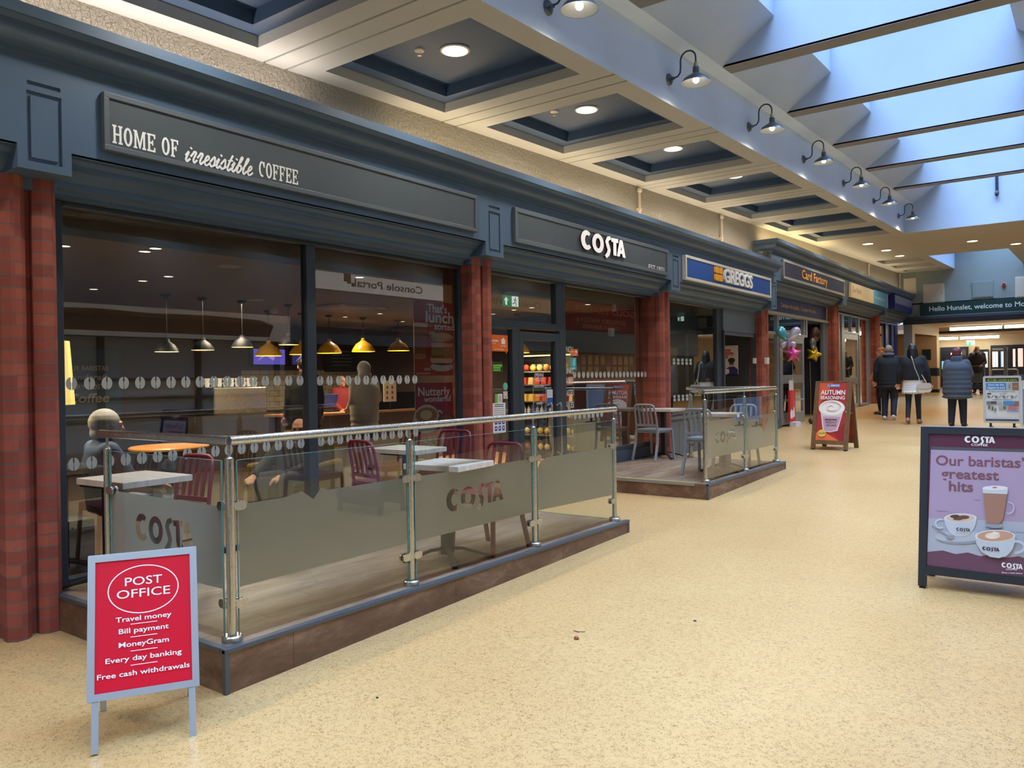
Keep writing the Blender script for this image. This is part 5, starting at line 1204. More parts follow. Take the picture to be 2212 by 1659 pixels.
def person(lab, loc, rz, H, J, clothes, skin=SKIN, face=(0, 1, 0), build=1.0, hair=None, eyes=False, curl=.5, group=None):
    t = thing('person', lab, 'person', (0, 0, 0), group, proto=True); k = H/1.72
    j = dict(STAND); j.update(J); j = {a: V(b)*k for a, b in j.items()}; w = build
    hp, q, R = head_prims(j['hd'], face, k)
    pr = hp+[('c', j['nk']-V((0, 0, .04*k)), j['hd']-V((0, 0, .05*k)), .052*k, .05*k), ('c', j['sl'], j['sr'], .05*k, .05*k), ('e', j['ch'], (.14*k*w, .095*k*w, .18*k)), ('e', (j['ch']+j['pv'])/2, (.125*k*w, .09*k*w, .2*k)), ('e', j['pv'], (.145*k*w, .10*k*w, .11*k)), ('c', j['nk'], j['ch'], .06*k, .1*k)]
    for s in 'lr':
        pr += [('c', j['h'+s], j['k'+s], .07*k, .05*k), ('c', j['k'+s], j['a'+s], .047*k, .034*k), ('c', j['a'+s], j['t'+s], .034*k, .026*k), ('c', j['s'+s], j['e'+s], .046*k, .036*k), ('c', j['e'+s], j['w'+s], .035*k, .025*k)]
        pr += hand(j['w'+s], j['e'+s], 1 if s == 'r' else -1, curl)
    fuse('body', pr, skin, t, .0085, 2)
    def G(x, y, z): return tuple(V((x, y, z))*k)
    for nm, fn, mat, vox in clothes: fuse(nm, fn(j, k), mat, t, vox, 9 if nm in ('jacket', 'coat', 'top', 'jumper', 'hoodie', 'shirt') else 4)
    if hair: fuse('hair', hair(q, R, k, j), hair_mat[0], t, .009, 2)
    if eyes:
        b = MB(P(30, 26, 24)); 
        for s in (-1, 1): b.ell(q(s*.03, .083, .012), .011*k, 10)
        b.build('eyes', parent=t, smooth=60)
    t.location = loc; t.rotation_euler = (0, 0, rz); return t, q, R, j, k
hair_mat = [P(60, 44, 36)]
def limb(j, a, b, ra, rb): return ('c', j[a], j[b], ra, rb)
def jacket(w=1.0, hem=.78, sleeve=1.0, hood=None, flare=0.0, t=.03):
    def f(j, k):
        c, p = j['ch'], j['pv']; hz = V((p.x, p.y, hem*k)); pr = [('e', c, ((.17+t)*k*w, (.115+t)*k*w, .2*k)), ('e', (c+p)/2, ((.165+t)*k*w, (.12+t)*k*w, .22*k)), ('c', j['sl']+V((.02*k, 0, -.01*k)), j['sr']+V((-.02*k, 0, -.01*k)), .075*k, .075*k), ('e', c+V((0, -.02*k, .1*k)), (.19*k*w, .11*k, .1*k)), ('c', j['nk'], c, .085*k, .12*k)]
        n = 6
        for i in range(n+1):
            z = c.lerp(hz, i/n); pr.append(('e', z, ((.16+t+flare*i/n)*k*w, (  .12+t+flare*.8*i/n)*k*w, (.15 if i < n-1 else .1 if i < n else .06)*k)))
        for s in 'lr':
            e = j['e'+s]; ww = e.lerp(j['w'+s], .95) if sleeve >= 1 else e.lerp(j['s'+s], 1-sleeve)
            if sleeve >= 1: pr += [('c', j['s'+s], e, .073*k*min(w, 1.15), .06*k), ('c', e, ww, .058*k, .046*k)]
            else: pr += [('c', j['s'+s], ww, .07*k, .06*k)]
        if hood == 'down': pr += [('e', j['nk']+V((0, -.05*k, .02*k)), (.12*k, .085*k, .065*k))]
        return pr
    return f
def trousers(w=1.0, wide=1.0, to=1.0):
    def f(j, k):
        pr = [('e', j['pv'], (.165*k*w, .13*k*w, .12*k))]
        for s in 'lr':
            an = j['k'+s].lerp(j['a'+s], to); pr += [('c', j['h'+s], j['k'+s], .092*k*w, .066*k*wide), ('c', j['k'+s], an, .064*k*wide, .05*k*wide)]
        return pr
    return f
def shoes(j, k): return [p for s in 'lr' for p in (('c', j['a'+s]+V((0, -.04*k, -.04*k)), j['t'+s], .045*k, .036*k), ('e', j['a'+s]+V((0, 0, -.01*k)), (.047*k, .055*k, .05*k)))]
def hood_up(j, k): return [('e', j['hd']+V((0, -.02*k, .03*k)), (.105*k, .125*k, .125*k)), ('e', j['hd']+V((0, -.04*k, -.09*k)), (.12*k, .1*k, .09*k))]
BLK = P(24, 28, 36, .75)
# man walking away in a dark hooded jacket
walk = dict(kl=(-.1, .10, .50), al=(-.1, -.02, .10), tl=(-.11, .13, .05), kr=(.1, .04, .49), ar=(.1, -.16, .13), tr=(.11, -.02, .04), el=(-.27, -.05, 1.12), wl=(-.30, .06, .90), er=(.27, -.02, 1.12), wr=(.27, .12, .92))
hair_mat[0] = P(150, 142, 136, .7)
person('heavily built person in a dark hooded jacket and striped track trousers, walking away', (-3.86, 19.95, zf(19.95)), .1, 1.74, walk,
    [('jacket', jacket(1.28, .76, hood='down', t=.045), P(22, 28, 40, .8), .016), ('hood_lining', lambda j, k: [('e', j['nk']+V((0, -.045*k, .045*k)), (.125*k, .095*k, .05*k))], P(90, 96, 104, .8), .012), ('trousers', trousers(1.15, 1.25), P(28, 32, 46, .75), .013),
     ('trouser_stripes', lambda j, k: [('c', j['k'+s]+V(((-1 if s == 'l' else 1)*.078*k, 0, 0)), j['a'+s]+V(((-1 if s == 'l' else 1)*.062*k, 0, .02)), .012, .012) for s in 'lr'], P(206, 206, 208), .008), ('shoes', shoes, P(214, 214, 216), .01)], build=1.15,
    hair=lambda q, R, k, j: [('e', q(0, -.03, .035), (.079*k, .085*k, .09*k), R)])
hair_mat[0] = P(146, 92, 56, .6)
p2 = person('ginger haired person in black, half hidden behind the one in the hooded jacket', (-4.35, 21.6, zf(21.6)), 2.2, 1.70,
    dict(er=(.36, -.02, 1.16), wr=(.50, .04, .96), el=(-.25, 0, 1.12), wl=(-.26, .08, .90)), [('top', jacket(1.25, .72, .62, t=.04), P(18, 22, 30, .8), .016), ('trousers', trousers(1.1, 1.2), P(30, 34, 48, .8), .014), ('shoes', shoes, P(40, 42, 50), .01)], build=1.2,
    hair=lambda q, R, k, j: [('e', q(0, -.025, .045), (.082*k, .09*k, .085*k), R), ('c', q(-.05, .07, .07), q(.05, .07, .07), .022*k, .022*k)], eyes=True)
# woman, black cropped jacket, white skirt, cream shoulder bag
hair_mat[0] = P(24, 24, 30, .4)
w3, q, R, j, k = person('person in a black cropped jacket and long white top walking away with a bag', (-3.2, 19.0, zf(19.0)), .06, 1.74,
    dict(kl=(-.09, .02, .49), al=(-.09, -.14, .12), tl=(-.09, 0, .04), kr=(.09, .06, .49), ar=(.1, .10, .09), tr=(.12, .24, .035), el=(-.27, -.02, 1.12), wl=(-.29, .05, .88), er=(.28, .0, 1.12), wr=(.31, .06, .86)),
    [('jacket', jacket(1.15, .98, t=.045), P(20, 24, 34, .8), .015), ('long_top', lambda j, k: [('e', V((0, 0, (1.0-.05*i)*k)), ((.19+.006*i)*k, (.15+.004*i)*k, .06*k)) for i in range(7)]+[('e', V((.19*k*math.cos(a), .155*k*math.sin(a), .685*k)), .035*k*V((1, 1, 1))) for a in [i*PI/9 for i in range(18)]], P(222, 222, 224, .8), .013),
     ('leggings', trousers(.95, .92), P(22, 28, 44, .7), .012), ('shoes', shoes, P(150, 112, 88, .7), .01)], build=1.05,
    hair=lambda q, R, k, j: [('e', q(0, -.025, .04), (.088*k, .10*k, .10*k), R), ('c', q(0, -.06, 0), q(0, -.075, -.16), .085*k, .09*k), ('c', q(-.06, -.04, -.02), q(-.075, -.03, -.17), .045*k, .04*k), ('c', q(.06, -.04, -.02), q(.075, -.03, -.17), .045*k, .04*k)])
bag = thing('shoulder_bag', 'cream shoulder bag hanging at the hip of the person in the white top', 'bag', (0, 0, 0), proto=True)
b = MB(P(214, 204, 188, .5)); b.prism([rrect(-.13, -.11, .13, .09, .05)], (0, 0, 0), UX, UZ, -.045, .045); b.build('bag_body', parent=bag, bevel=.02)
MB(P(196, 186, 170, .5)).prism([rrect(-.125, -.03, .125, .095, .04)], (0, 0, 0), UX, UZ, .045, .055).build('flap', parent=bag)
MB(P(232, 226, 214, .5)).tube([(-.10, -.02, .07), (-.10, -.03, .2), (-.19, -.07, .42), (-.24, -.10, .6), (-.25, -.04, .66), (-.20, .12, .6), (-.02, .06, .25), (.06, .02, .08)], 1, sq=(.004, .016)).build('strap', parent=bag)
bag.location = (-2.96, 18.86, zf(19)+.80); bag.rotation_euler = (0, 0, .35)
# person in grey coat with dark red hair
hair_mat[0] = P(92, 40, 48, .6)
person('person in a long grey quilted coat with short dark red hair, back to the camera', (-2.3, 18.55, zf(18.55)), -.05, 1.62,
    dict(kl=(-.1, .0, .49), kr=(.1, .06, .49), al=(-.11, -.05, .09), ar=(.11, .06, .09), tr=(.13, .2, .035), el=(-.26, .06, 1.13), wl=(-.16, .24, 1.02), er=(.27, .06, 1.13), wr=(.17, .24, 1.02)),
    [('coat', jacket(1.32, .66, hood='down', t=.045, flare=.03), P(66, 76, 92, .85), .016), ('collar', lambda j, k: [('e', j['nk']+V((0, -.03*k, .05*k)), (.12*k, .1*k, .06*k))], P(58, 68, 84, .85), .012), ('trousers', trousers(1.1, 1.3), P(26, 32, 50, .8), .013), ('shoes', shoes, P(28, 28, 30), .01)], build=1.2,
    hair=lambda q, R, k, j: [('e', q(0, -.02, .05), (.098*k, .112*k, .085*k), R), ('e', q(0, -.05, 0), (.09*k, .08*k, .07*k), R)])
# two people coming out of the foyer, one pushing a trolley
hair_mat[0] = P(40, 34, 30, .6)
person('man in a dark padded coat facing the camera in the foyer, leaning on a trolley', (-3.35, 32.2, zf(32.2)), PI-.1, 1.68, dict(el=(-.27, .10, 1.10), wl=(-.2, .34, 1.02), er=(.27, .10, 1.10), wr=(.2, .34, 1.02), ch=(0, .03, 1.27), hd=(0, .08, 1.58), nk=(0, .03, 1.44)),
    [('coat', jacket(1.25, .74, hood='down', t=.045), P(52, 52, 52, .85), .017), ('jumper', lambda j, k: [('e', j['ch']+V((0, .09*k, .06*k)), (.09*k, .08*k, .16*k))], P(28, 30, 36, .8), .014), ('trousers', trousers(1.05, 1.15), P(30, 32, 38, .8), .014), ('shoes', shoes, P(26, 26, 28), .011)], skin=SKIN2, build=1.15,
    hair=lambda q, R, k, j: [('e', q(0, -.03, .045), (.079*k, .085*k, .085*k), R)], eyes=True)
person('person in a black top behind the man with the trolley', (-4.05, 33.0, .80), PI+.1, 1.66, {}, [('top', jacket(1.1, .8, .7, t=.035), P(22, 26, 34, .8), .017), ('trousers', trousers(1.05, 1.1), P(26, 28, 34, .8), .014), ('shoes', shoes, P(26, 26, 28), .011)], build=1.05,
    hair=lambda q, R, k, j: [('e', q(0, -.03, .045), (.08*k, .088*k, .085*k), R)], eyes=True)
t = thing('shopping_trolley', 'dark wheeled trolley pushed by the man in the foyer', 'trolley', (-3.33, 31.75, zf(31.75))); o = V(t.location)
K = P(34, 36, 40, .5); b = MB(K)
b.box(o.x-.24, o.x+.24, o.y-.28, o.y+.3, o.z+.16, o.z+.34); b.build('base', parent=t, bevel=.02)
MB(P(74, 78, 72, .6)).prism([[(-.14, .38), (.14, .38), (.18, .72), (-.18, .72)]], o+V((0, -.1, 0)), UX, UZ, 0, .14).build('seat_back', parent=t)
MB(P(150, 150, 150, .3, .8)).tube([o+V((-.22, .26, .3)), o+V((-.22, .2, .78)), o+V((-.2, .12, .98)), o+V((.2, .12, .98)), o+V((.22, .2, .78)), o+V((.22, .26, .3))], .014, 8).build('handle', parent=t, smooth=50)
for sx in (-.2, .2):
    for sy in (-.22, .24): MB(P(28, 28, 28)).cyl(o+V((sx-.02, sy, .085)), o+V((sx+.02, sy, .085)), .085, n=18).build('wheel', parent=t, smooth=40)
# elderly woman and bald man inside the window
SEAT = dict(hl=(-.1, 0, .46), hr=(.1, 0, .46), kl=(-.12, .42, .47), kr=(.12, .42, .47), al=(-.12, .40, .09), ar=(.12, .40, .09), tl=(-.13, .54, .035), tr=(.13, .54, .035), pv=(0, -.02, .5), ch=(0, -.05, .80), sl=(-.18, -.06, .93), sr=(.18, -.06, .93), nk=(0, -.05, .98), hd=(0, 0, 1.11), el=(-.24, .06, .72), er=(.24, .06, .72), wl=(-.1, .34, .62), wr=(.12, .34, .62))
hair_mat[0] = P(150, 150, 150, .7)
person('grey haired person in a blue jacket sitting inside the first cafe window, seen from behind', (-6.05, 2.98, .2), -.12, 1.62, SEAT,
    [('jacket', jacket(1.05, .46, t=.03), P(54, 74, 112, .8), .013), ('trousers', trousers(1.0, 1.05), P(120, 134, 160, .8), .013), ('shoes', shoes, P(60, 60, 64), .012)], face=(.25, 1, 0),
    hair=lambda q, R, k, j: [('e', q(0, -.035, .035), (.112*k, .12*k, .115*k), R), ('e', q(0, -.06, -.05), (.095*k, .085*k, .07*k), R)], eyes=True)
bm, q, R, j, k = person('bald person with glasses in a dark jumper, sitting in the window and looking out', (-6.45, 5.02, .2), -2.72, 1.70,
    dict(SEAT, hl=(-.1, .02, .40), hr=(.1, .02, .40), pv=(0, -.02, .42), ch=(0, -.11, .62), sl=(-.19, -.14, .73), sr=(.19, -.14, .73), nk=(0, -.15, .77), hd=(0, -.10, .885), kl=(-.13, .42, .44), kr=(.13, .42, .44), el=(-.25, .08, .56), er=(.27, .12, .56), wl=(-.03, .33, .46), wr=(.17, .50, .48)),
    [('jumper', jacket(1.22, .40, t=.035), P(40, 44, 50, .85), .013), ('trousers', trousers(1.1, 1.15), P(56, 60, 66, .8), .013), ('shoes', shoes, P(30, 30, 30), .012)], face=(-.28, 1, .02), build=1.2, eyes=True)
b = MB(P(90, 74, 66, .3, .6))
for s in (-1, 1):
    b.tube([q(s*.036+.025*math.cos(a), .105, .008+.018*math.sin(a)) for a in [i*PI/8 for i in range(16)]], .0022, 6, closed=True); b.tube([q(s*.061, .103, .012), q(s*.08, .02, .012)], .002, 5)
b.tube([q(-.012, .107, .012), q(.012, .107, .012)], .002, 5)
g = b.build('spectacles'); g.location = bm.location; g.rotation_euler = bm.rotation_euler; tag(g, 'thin framed glasses worn by the bald person', 'glasses')
# people at the counter
person('customer in a pale grey hooded top standing at the cafe counter', (-9.0, 8.32, .2), 1.35, 1.64, dict(wl=(-.16, .22, 1.0), wr=(.16, .24, 1.0)), [('hoodie', jacket(1.22, .72, t=.045), P(176, 176, 178, .85), .016), ('hood', hood_up, P(170, 170, 174, .85), .013), ('trousers', trousers(1.05, 1.1), P(46, 50, 60, .8), .014), ('shoes', shoes, P(40, 40, 44), .012)], build=1.1)
hair_mat[0] = P(44, 30, 26)
person('barista in a dark red shirt behind the cafe counter', (-11.0, 9.62, .2), -1.7, 1.46, dict(wl=(-.16, .22, 1.0), wr=(.16, .24, 1.0)), [('shirt', jacket(1.1, .8, t=.03), P(134, 40, 52, .8), .016), ('trousers', trousers(), P(30, 30, 34), .014), ('shoes', shoes, P(30, 30, 30), .012)], eyes=True)
hair_mat[0] = P(26, 24, 24)
person('customer in black standing in the shadows next to the window mullion', (-9.0, 7.18, .2), 1.2, 1.70, {}, [('coat', jacket(1.2, .66, t=.04), P(20, 20, 24, .85), .017), ('trousers', trousers(), P(22, 22, 26), .014), ('shoes', shoes, P(24, 24, 24), .012)], hair=lambda q, R, k, j: [('e', q(0, -.03, .04), (.088*k, .1*k, .095*k), R)])
person('person in a black hooded coat standing at the bakery counter', (-6.28, 14.35, zf(13.5)), .6, 1.72, dict(wr=(.16, .24, 1.0)), [('coat', jacket(1.2, .66, t=.045), P(16, 18, 26, .85), .017), ('hood', hood_up, P(16, 18, 26, .85), .014), ('trousers', trousers(), P(66, 76, 92, .8), .014), ('shoes', shoes, P(30, 30, 30), .012)])
# ================================================================ INSIDE THE SHOPS
# orange cafe table, mustard armchair, floor lamp
t = thing('round_table', 'round orange wooden table inside the first cafe window', 'table', (-6.55, 3.75, .2))
MB(P(206, 140, 66, .35)).lathe((-6.55, 3.75, .2), [(0, .82), (.32, .82), (.33, .81), (.33, .795), (0, .795)], 36).build('tabletop', parent=t, smooth=40)
MB(P(36, 34, 34)).lathe((-6.55, 3.75, .2), [(0, .795), (.035, .795), (.03, .1), (.05, .04), (.22, .015), (.22, 0), (0, 0)], 20).build('pedestal', parent=t, smooth=40)
t = thing('armchair', 'mustard upholstered armchair under the bald person', 'armchair', (-6.55, 5.1, .2)); M_MUS = P(128, 106, 40, .8); M_GRF = P(96, 96, 92, .8)
o = V((-6.55, 5.12, .2)); f = V((.4, -.915, 0)); sd = V((.915, .4, 0)); up = V((0, 0, 1))
MB(M_GRF).obox(o+up*.24+f*.05, sd*.27, f*.27, up*.1).build('seat', parent=t, bevel=.03)
MB(M_MUS).obox(o+up*.52-f*.30, sd*.31, f*.06, up*.33).build('backrest', parent=t, bevel=.04)
for s in (-1, 1): MB(M_MUS).obox(o+up*.36+sd*s*.34+f*.02, sd*.05, f*.3, up*.2).build('armrest', parent=t, bevel=.03)
for s in (-1, 1):
    for q_ in (-1, 1): MB(P(60, 44, 32)).tube([o+sd*s*.26+f*q_*.24+up*.15, o+sd*s*.29+f*q_*.28], .018, 8).build('leg', parent=t)
t = thing('banquette', 'dark bench seat with mustard cushions along the window, behind the grey haired person', 'bench', (-6.2, 2.5, .2))
MB(P(40, 38, 42, .6)).box(-6.6, -5.75, 2.3, 2.72, .2, .62).build('seat_base', parent=t, bevel=.01)
MB(P(150, 124, 52, .7)).box(-6.6, -5.75, 2.24, 2.34, .55, 1.02).build('back_cushion', parent=t, bevel=.03)
t = thing('floor_lamp', 'floor lamp with a tall pale yellow shade behind the first window jamb', 'lamp', (-6.3, 2.68, .2))
MB(P(236, 206, 120, .6, 0, .75)).lathe((-6.3, 2.68, 0), [(.155, 1.42), (.125, 1.9), (.123, 1.9), (.15, 1.42)], 12).build('lamp_shade', parent=t)
MB(P(40, 38, 36)).tube([(-6.3, 2.68, .2), (-6.3, 2.68, 1.75)], .012, 8).build('pole', parent=t); MB(P(40, 38, 36)).lathe((-6.3, 2.68, .2), [(0, .025), (.14, .02), (.15, 0)], 20).build('base', parent=t)
disk('floor_lamp_bulb', (-6.3, 2.68, 1.5), .1, 5, (1, .8, .45))
# counter
t = thing('cafe_counter', 'long dark cafe counter under the yellow pendants', 'counter', (-10.1, 9.4, .2))
MB(P(70, 50, 42, .5)).box(-10.4, -9.75, 7.6, 11.2, .2, 1.02).build('front_panel', parent=t); MB(P(150, 110, 76, .4)).box(-10.45, -9.7, 7.55, 11.2, 1.02, 1.06).build('worktop', parent=t, bevel=.006)
MB(M_BGLASS).box(-9.82, -9.80, 8.9, 11.1, 1.06, 1.36).build('sneeze_guard', parent=t)
rnd = random.Random(3)
for i in range(16):
    y = 8.95+i*.13; c = rnd.choice([(176, 116, 60), (196, 146, 84), (150, 84, 44), (206, 170, 110)])
    tag(MB(P(*c, .6)).ell((-10.05, y, 1.11), (.07, .05, .045), 12).build('pastry', smooth=60), 'small baked pastry on the cafe counter behind the glass guard', 'pastry', 'pastries on the cafe counter')
t = thing('till', 'dark till screen on the cafe counter with a red card', 'till', (-10.1, 8.6, 1.06)); MB(P(36, 36, 40)).box(-10.2, -10.0, 8.5, 8.7, 1.06, 1.10).build('base', parent=t); MB(P(40, 60, 120, .3, 0, .4)).obox(V((-10.12, 8.6, 1.25)), V((0, .14, 0)), V((.03, 0, .1)), V((.01, 0, -.003))).build('screen', parent=t)
t = thing('coffee_machine', 'steel coffee machine with stacked cups behind the counter, left of the mullion', 'coffee machine', (-11.3, 7.6, .2))
MB(P(46, 42, 42)).box(-11.8, -11.0, 6.6, 8.4, .2, 1.05).build('back_counter', parent=t); MB(M_STEEL).box(-11.6, -11.1, 7.1, 8.1, 1.05, 1.5).build('machine_body', parent=t, bevel=.03)
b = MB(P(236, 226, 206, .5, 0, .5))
for i in range(9):
    for l in range(2): b.lathe((-11.35, 7.15+i*.11, 1.5+l*.07), [(.03, 0), (.045, .07), (0, .07)], 10)
b.build('cups', parent=t)
for i, (y0, y1, z0, z1, lab, c) in enumerate(((8.6, 9.35, 1.86, 2.2, 'purple menu screen behind the cafe counter, left one', (96, 84, 190)), (9.45, 10.1, 1.86, 2.2, 'dark blue menu screen behind the cafe counter, right one', (50, 48, 100)))):
    o = tag(MB(P(20, 20, 24)).box(-12.28, -12.22, y0, y1, z0, z1).build('menu_screen'), lab, 'screen'); a = Art((-12.218, y0, z0), UY, UZ); a.rect(.03, .03, y1-y0-.03, z1-z0-.03, P(*c, .4, 0, .9)); a.poly([(.1, .08), (.3, .2), (.45, .1), (.5, .16), (.3, .27)], P(170, 150, 230, .4, 0, .8)); a.build('picture', o)
b = MB(P(30, 34, 40)); b.box(-12.27, -12.22, 10.3, 11.1, 1.75, 2.25); o = tag(b.build('menu_board'), 'black chalk menu board on the back wall of the cafe', 'board'); a = Art((-12.218, 10.3, 1.75), UY, UZ); a.lines(.1, .7, .4, 5, .07, .02, P(120, 130, 140), .3, 'C'); a.build('chalk_text', o)
q_ = NT('white_wall_tiles'); bt = q_.n('ShaderNodeTexBrick'); bt.inputs['Scale'].default_value = 1; bt.inputs['Brick Width'].default_value = .2; bt.inputs['Row Height'].default_value = .1; bt.inputs['Mortar Size'].default_value = .006; bt.inputs['Color1'].default_value = (.5, .46, .38, 1); bt.inputs['Color2'].default_value = (.45, .41, .34, 1); bt.inputs['Mortar'].default_value = (.2, .18, .16, 1)
q_.link(q_.coord(rot=(0, PI/2, PI/2)), bt.inputs[0]); q_.link(bt.outputs[0], q_.b.inputs['Base Color']); q_.b.inputs['Roughness'].default_value = .25
MB(q_.m).box(-12.30, -12.27, 8.4, 11.25, 1.05, 1.78).build('wall_cafe_tiles', kind='structure')
t = tag(MB(P(206, 196, 176, .5)).box(-9.72, -9.71, 9.42, 9.72, 1.2, 1.56).build('notice'), 'cream notice with red cups hanging over the cafe counter', 'notice')
a = Art((-9.708, 9.42, 1.2), UY, UZ)
for i in range(2):
    for j_ in range(3): a.rect(.06+i*.12, .04+j_*.09, .1+i*.12, .09+j_*.09, P(150, 40, 46))
a.build('print', t)
MB(P(30, 30, 30)).tube([(-9.715, 9.57, 1.06), (-9.715, 9.57, 1.2)], .006, 6).build('stem', parent=t)
t = tag(MB(P(48, 70, 92, .6)).box(-12.27, -12.2, 4.6, 6.2, 1.0, 2.1).build('wall_panel'), 'blue grey wall panel with barista lettering, deep in the cafe', 'panel')
a = Art((-12.195, 4.6, 1.0), UY, UZ)
for s, y, h, w in (('OUR BARISTAS', .78, .07, .62), ('handcraft', .64, .08, .6), ('EVERY COSTA', .5, .07, .62), ('Coffee', .3, .13, .62)): a.text(s, 1.1, y, h, P(170, 160, 150), w=w, bold=.02, shear=.2 if s[0] in 'hC' else 0)
a.build('lettering', t)
# chilled display by the cafe door
t = thing('chilled_display', 'lit chilled display full of packs, seen through the coffee shop door', 'fridge', (-7.4, 11.0, .2))
b = MB(P(44, 44, 48)); b.box(-8.0, -6.75, 11.15, 11.25, .2, 2.1); b.box(-8.02, -7.98, 10.75, 11.25, .2, 2.1); b.box(-6.77, -6.73, 10.75, 11.25, .2, 2.1); b.box(-8.0, -6.75, 10.75, 11.25, .2, .35); b.box(-8.0, -6.75, 10.75, 11.25, 1.98, 2.1); b.build('cabinet', parent=t)
for z in (.62, .93, 1.18, 1.46, 1.68): MB(P(120, 120, 124, .4)).box(-7.98, -6.77, 10.8, 11.15, z-.02, z).build('shelf', parent=t)
MB(P(255, 226, 150, .5, 0, 2.5)).box(-7.95, -6.8, 10.79, 10.81, 1.93, 1.95).build('light_strip', parent=t)
l = area('display_lamp', (-7.4, 10.9, 1.95), .3, 1.1, 9, (1, .85, .5), (math.radians(20), 0, 0))
for z, kind in ((1.68, 'bag'), (1.46, 'pack'), (1.18, 'pack'), (.93, 'bottle'), (.62, 'bag'), (.35, 'bag')):
    n = 9 if kind != 'bottle' else 13
    for i in range(n):
        x = -7.9+i*(1.08/(n-1)); c = rnd.choice([(226, 190, 90), (206, 120, 60), (226, 206, 150), (170, 60, 50), (190, 170, 120)])
        if kind == 'bottle':
            b = MB(P(*rnd.choice([(150, 160, 176), (60, 84, 140), (190, 196, 200)]), .3)); b.lathe((x, 10.87, z), [(0, 0), (.03, 0), (.03, .12), (.012, .16), (.012, .18), (0, .18)], 10); o = b.build('bottle', smooth=50)
            tag(o, 'small drinks bottle standing on the lit chilled display shelf', 'bottle', 'bottles in the chilled display')
        else:
            b = MB(P(*c, .45))
            if kind == 'bag': b.ell((x, 10.88, z+.06), (.055, .045, .06), 10)
            else: b.prism([[(-.05, 0), (.05, 0), (.05, .12), (-.03, .12)]], (x, 10.85, z), UX, UZ, -.06, .06)
            tag(b.build('food_pack', smooth=50), 'wrapped food pack on a shelf of the lit chilled display', 'food', 'food packs in the chilled display')
def exit_sign(loc, r, w, h, lab, scale=1.0, cream=True):
    o = V(loc); r = V(r).normalized(); t = thing('exit_sign', lab, 'sign', loc)
    MB(P(30, 140, 90, .4, 0, .5)).prism([rect(-w/2, 0, w/2, h)], o, r, UZ, -.01, 0).build('panel', parent=t)
    a = Art(o+r.cross(V(UZ))*.001, r, UZ); A = P(236, 246, 240, .4, 0, .8)
    a.poly([(-w*.36, h*.15), (-w*.36, h*.55), (-w*.44, h*.55), (-w*.3, h*.85), (-w*.16, h*.55), (-w*.24, h*.55), (-w*.24, h*.15)], A); a.rect(w*.05, h*.05, w*.46, h*.95, A)
    G2 = P(20, 110, 70); a.oval(w*.27, h*.8, w*.035, h*.07, G2); a.poly(band([(w*.27, h*.72), (w*.24, h*.45), (w*.33, h*.3), (w*.3, h*.1)], w*.05), G2); a.poly(band([(w*.24, h*.45), (w*.17, h*.3), (w*.08, h*.28)], w*.045), G2); a.poly(band([(w*.15, h*.62), (w*.27, h*.66), (w*.37, h*.52)], w*.035), G2); a.build('pictogram', t)
    MB(P(206, 206, 200)).prism([rect(-w*.45, h*1.02, w*.5, h*1.34)], o, r, UZ, -.03, .01).build('housing', parent=t)
exit_sign((-5.9, 7.95, 2.47), (.12, 1, 0), .29, .14, 'green running man exit sign with arrow behind the glass over the cafe door')
exit_sign((-6.9, 15.2, 2.70), (1, .3, 0), .14, .1, 'small green exit sign inside the bakery')
exit_sign((-4.8, 43.4, 2.82), (1, 0, 0), .36, .17, 'green exit sign hanging over the far foyer doors')
# bakery
t = thing('bakery_cabinet', 'grey framed glass cabinet behind the bakery window', 'cabinet', (-6.1, 13.7, .3)); G_ = P(120, 122, 120, .5); b = MB(G_)
for x in (-6.45, -5.95):
    for y in (13.35, 14.0): b.box(x-.02, x+.02, y-.02, y+.02, .3, 2.38)
b.box(-6.47, -5.93, 13.33, 14.02, 2.34, 2.40); b.build('frame', parent=t); MB(P(54, 54, 56)).box(-6.45, -5.95, 13.36, 13.99, 2.1, 2.34).build('header', parent=t); MB(P(176, 170, 150, .4)).box(-6.45, -6.43, 13.37, 13.98, 1.2, 2.1).build('back_panel', parent=t); MB(P(88, 88, 86)).box(-6.45, -5.95, 13.36, 13.99, .3, 1.2).build('lower_cupboard', parent=t)
tag(MB(P(150, 146, 138, .5)).box(-6.5, -6.2, 11.9, 12.3, 2.35, 2.82).build('wall_unit'), 'pale box unit hanging at the top left of the bakery window', 'cabinet')
t = tag(MB(P(230, 226, 216, .4)).box(-6.21, -5.83, 15.56, 15.585, 1.58, 2.17).build('wall_poster'), 'breakfast clubs poster with smiling children on the dark bakery wall', 'poster'); a = Art((-6.21, 15.558, 1.58), UX, UZ); w, h = .38, .59
a.rect(.0, 0, w, h, P(222, 206, 196, .4))
for s, y, ww in (('Growing', .47, .2), ('Breakfast', .405, .26), ('Clubs', .34, .14)): a.rect(.01, y-.012, .03+ww, y+.045, P(196, 50, 66)); a.text(s, .02, y, .03, P(240, 180, 70), w=ww, align='L', bold=.03)
a.poly([(.16, 0), (.14, .12), (.2, .16), (.31, .16), (.38, .1), (.38, 0)], P(50, 40, 100)); a.oval(.25, .235, .05, .065, P(86, 56, 46)); a.oval(.25, .29, .075, .05, P(30, 24, 26)); a.poly([(.215, .2), (.285, .2), (.25, .18)], P(240, 236, 230)); a.oval(.06, .2, .045, .06, P(206, 160, 136)); a.poly([rrect(.02, .02, .2, .11, .02)], P(240, 228, 226)); a.build('print', t)
t = thing('sanitiser_bottle', 'white pump bottle of hand gel in the bakery window by the frame', 'bottle', (-5.78, 13.75, .9)); o = V((-5.78, 13.76, 1.28))
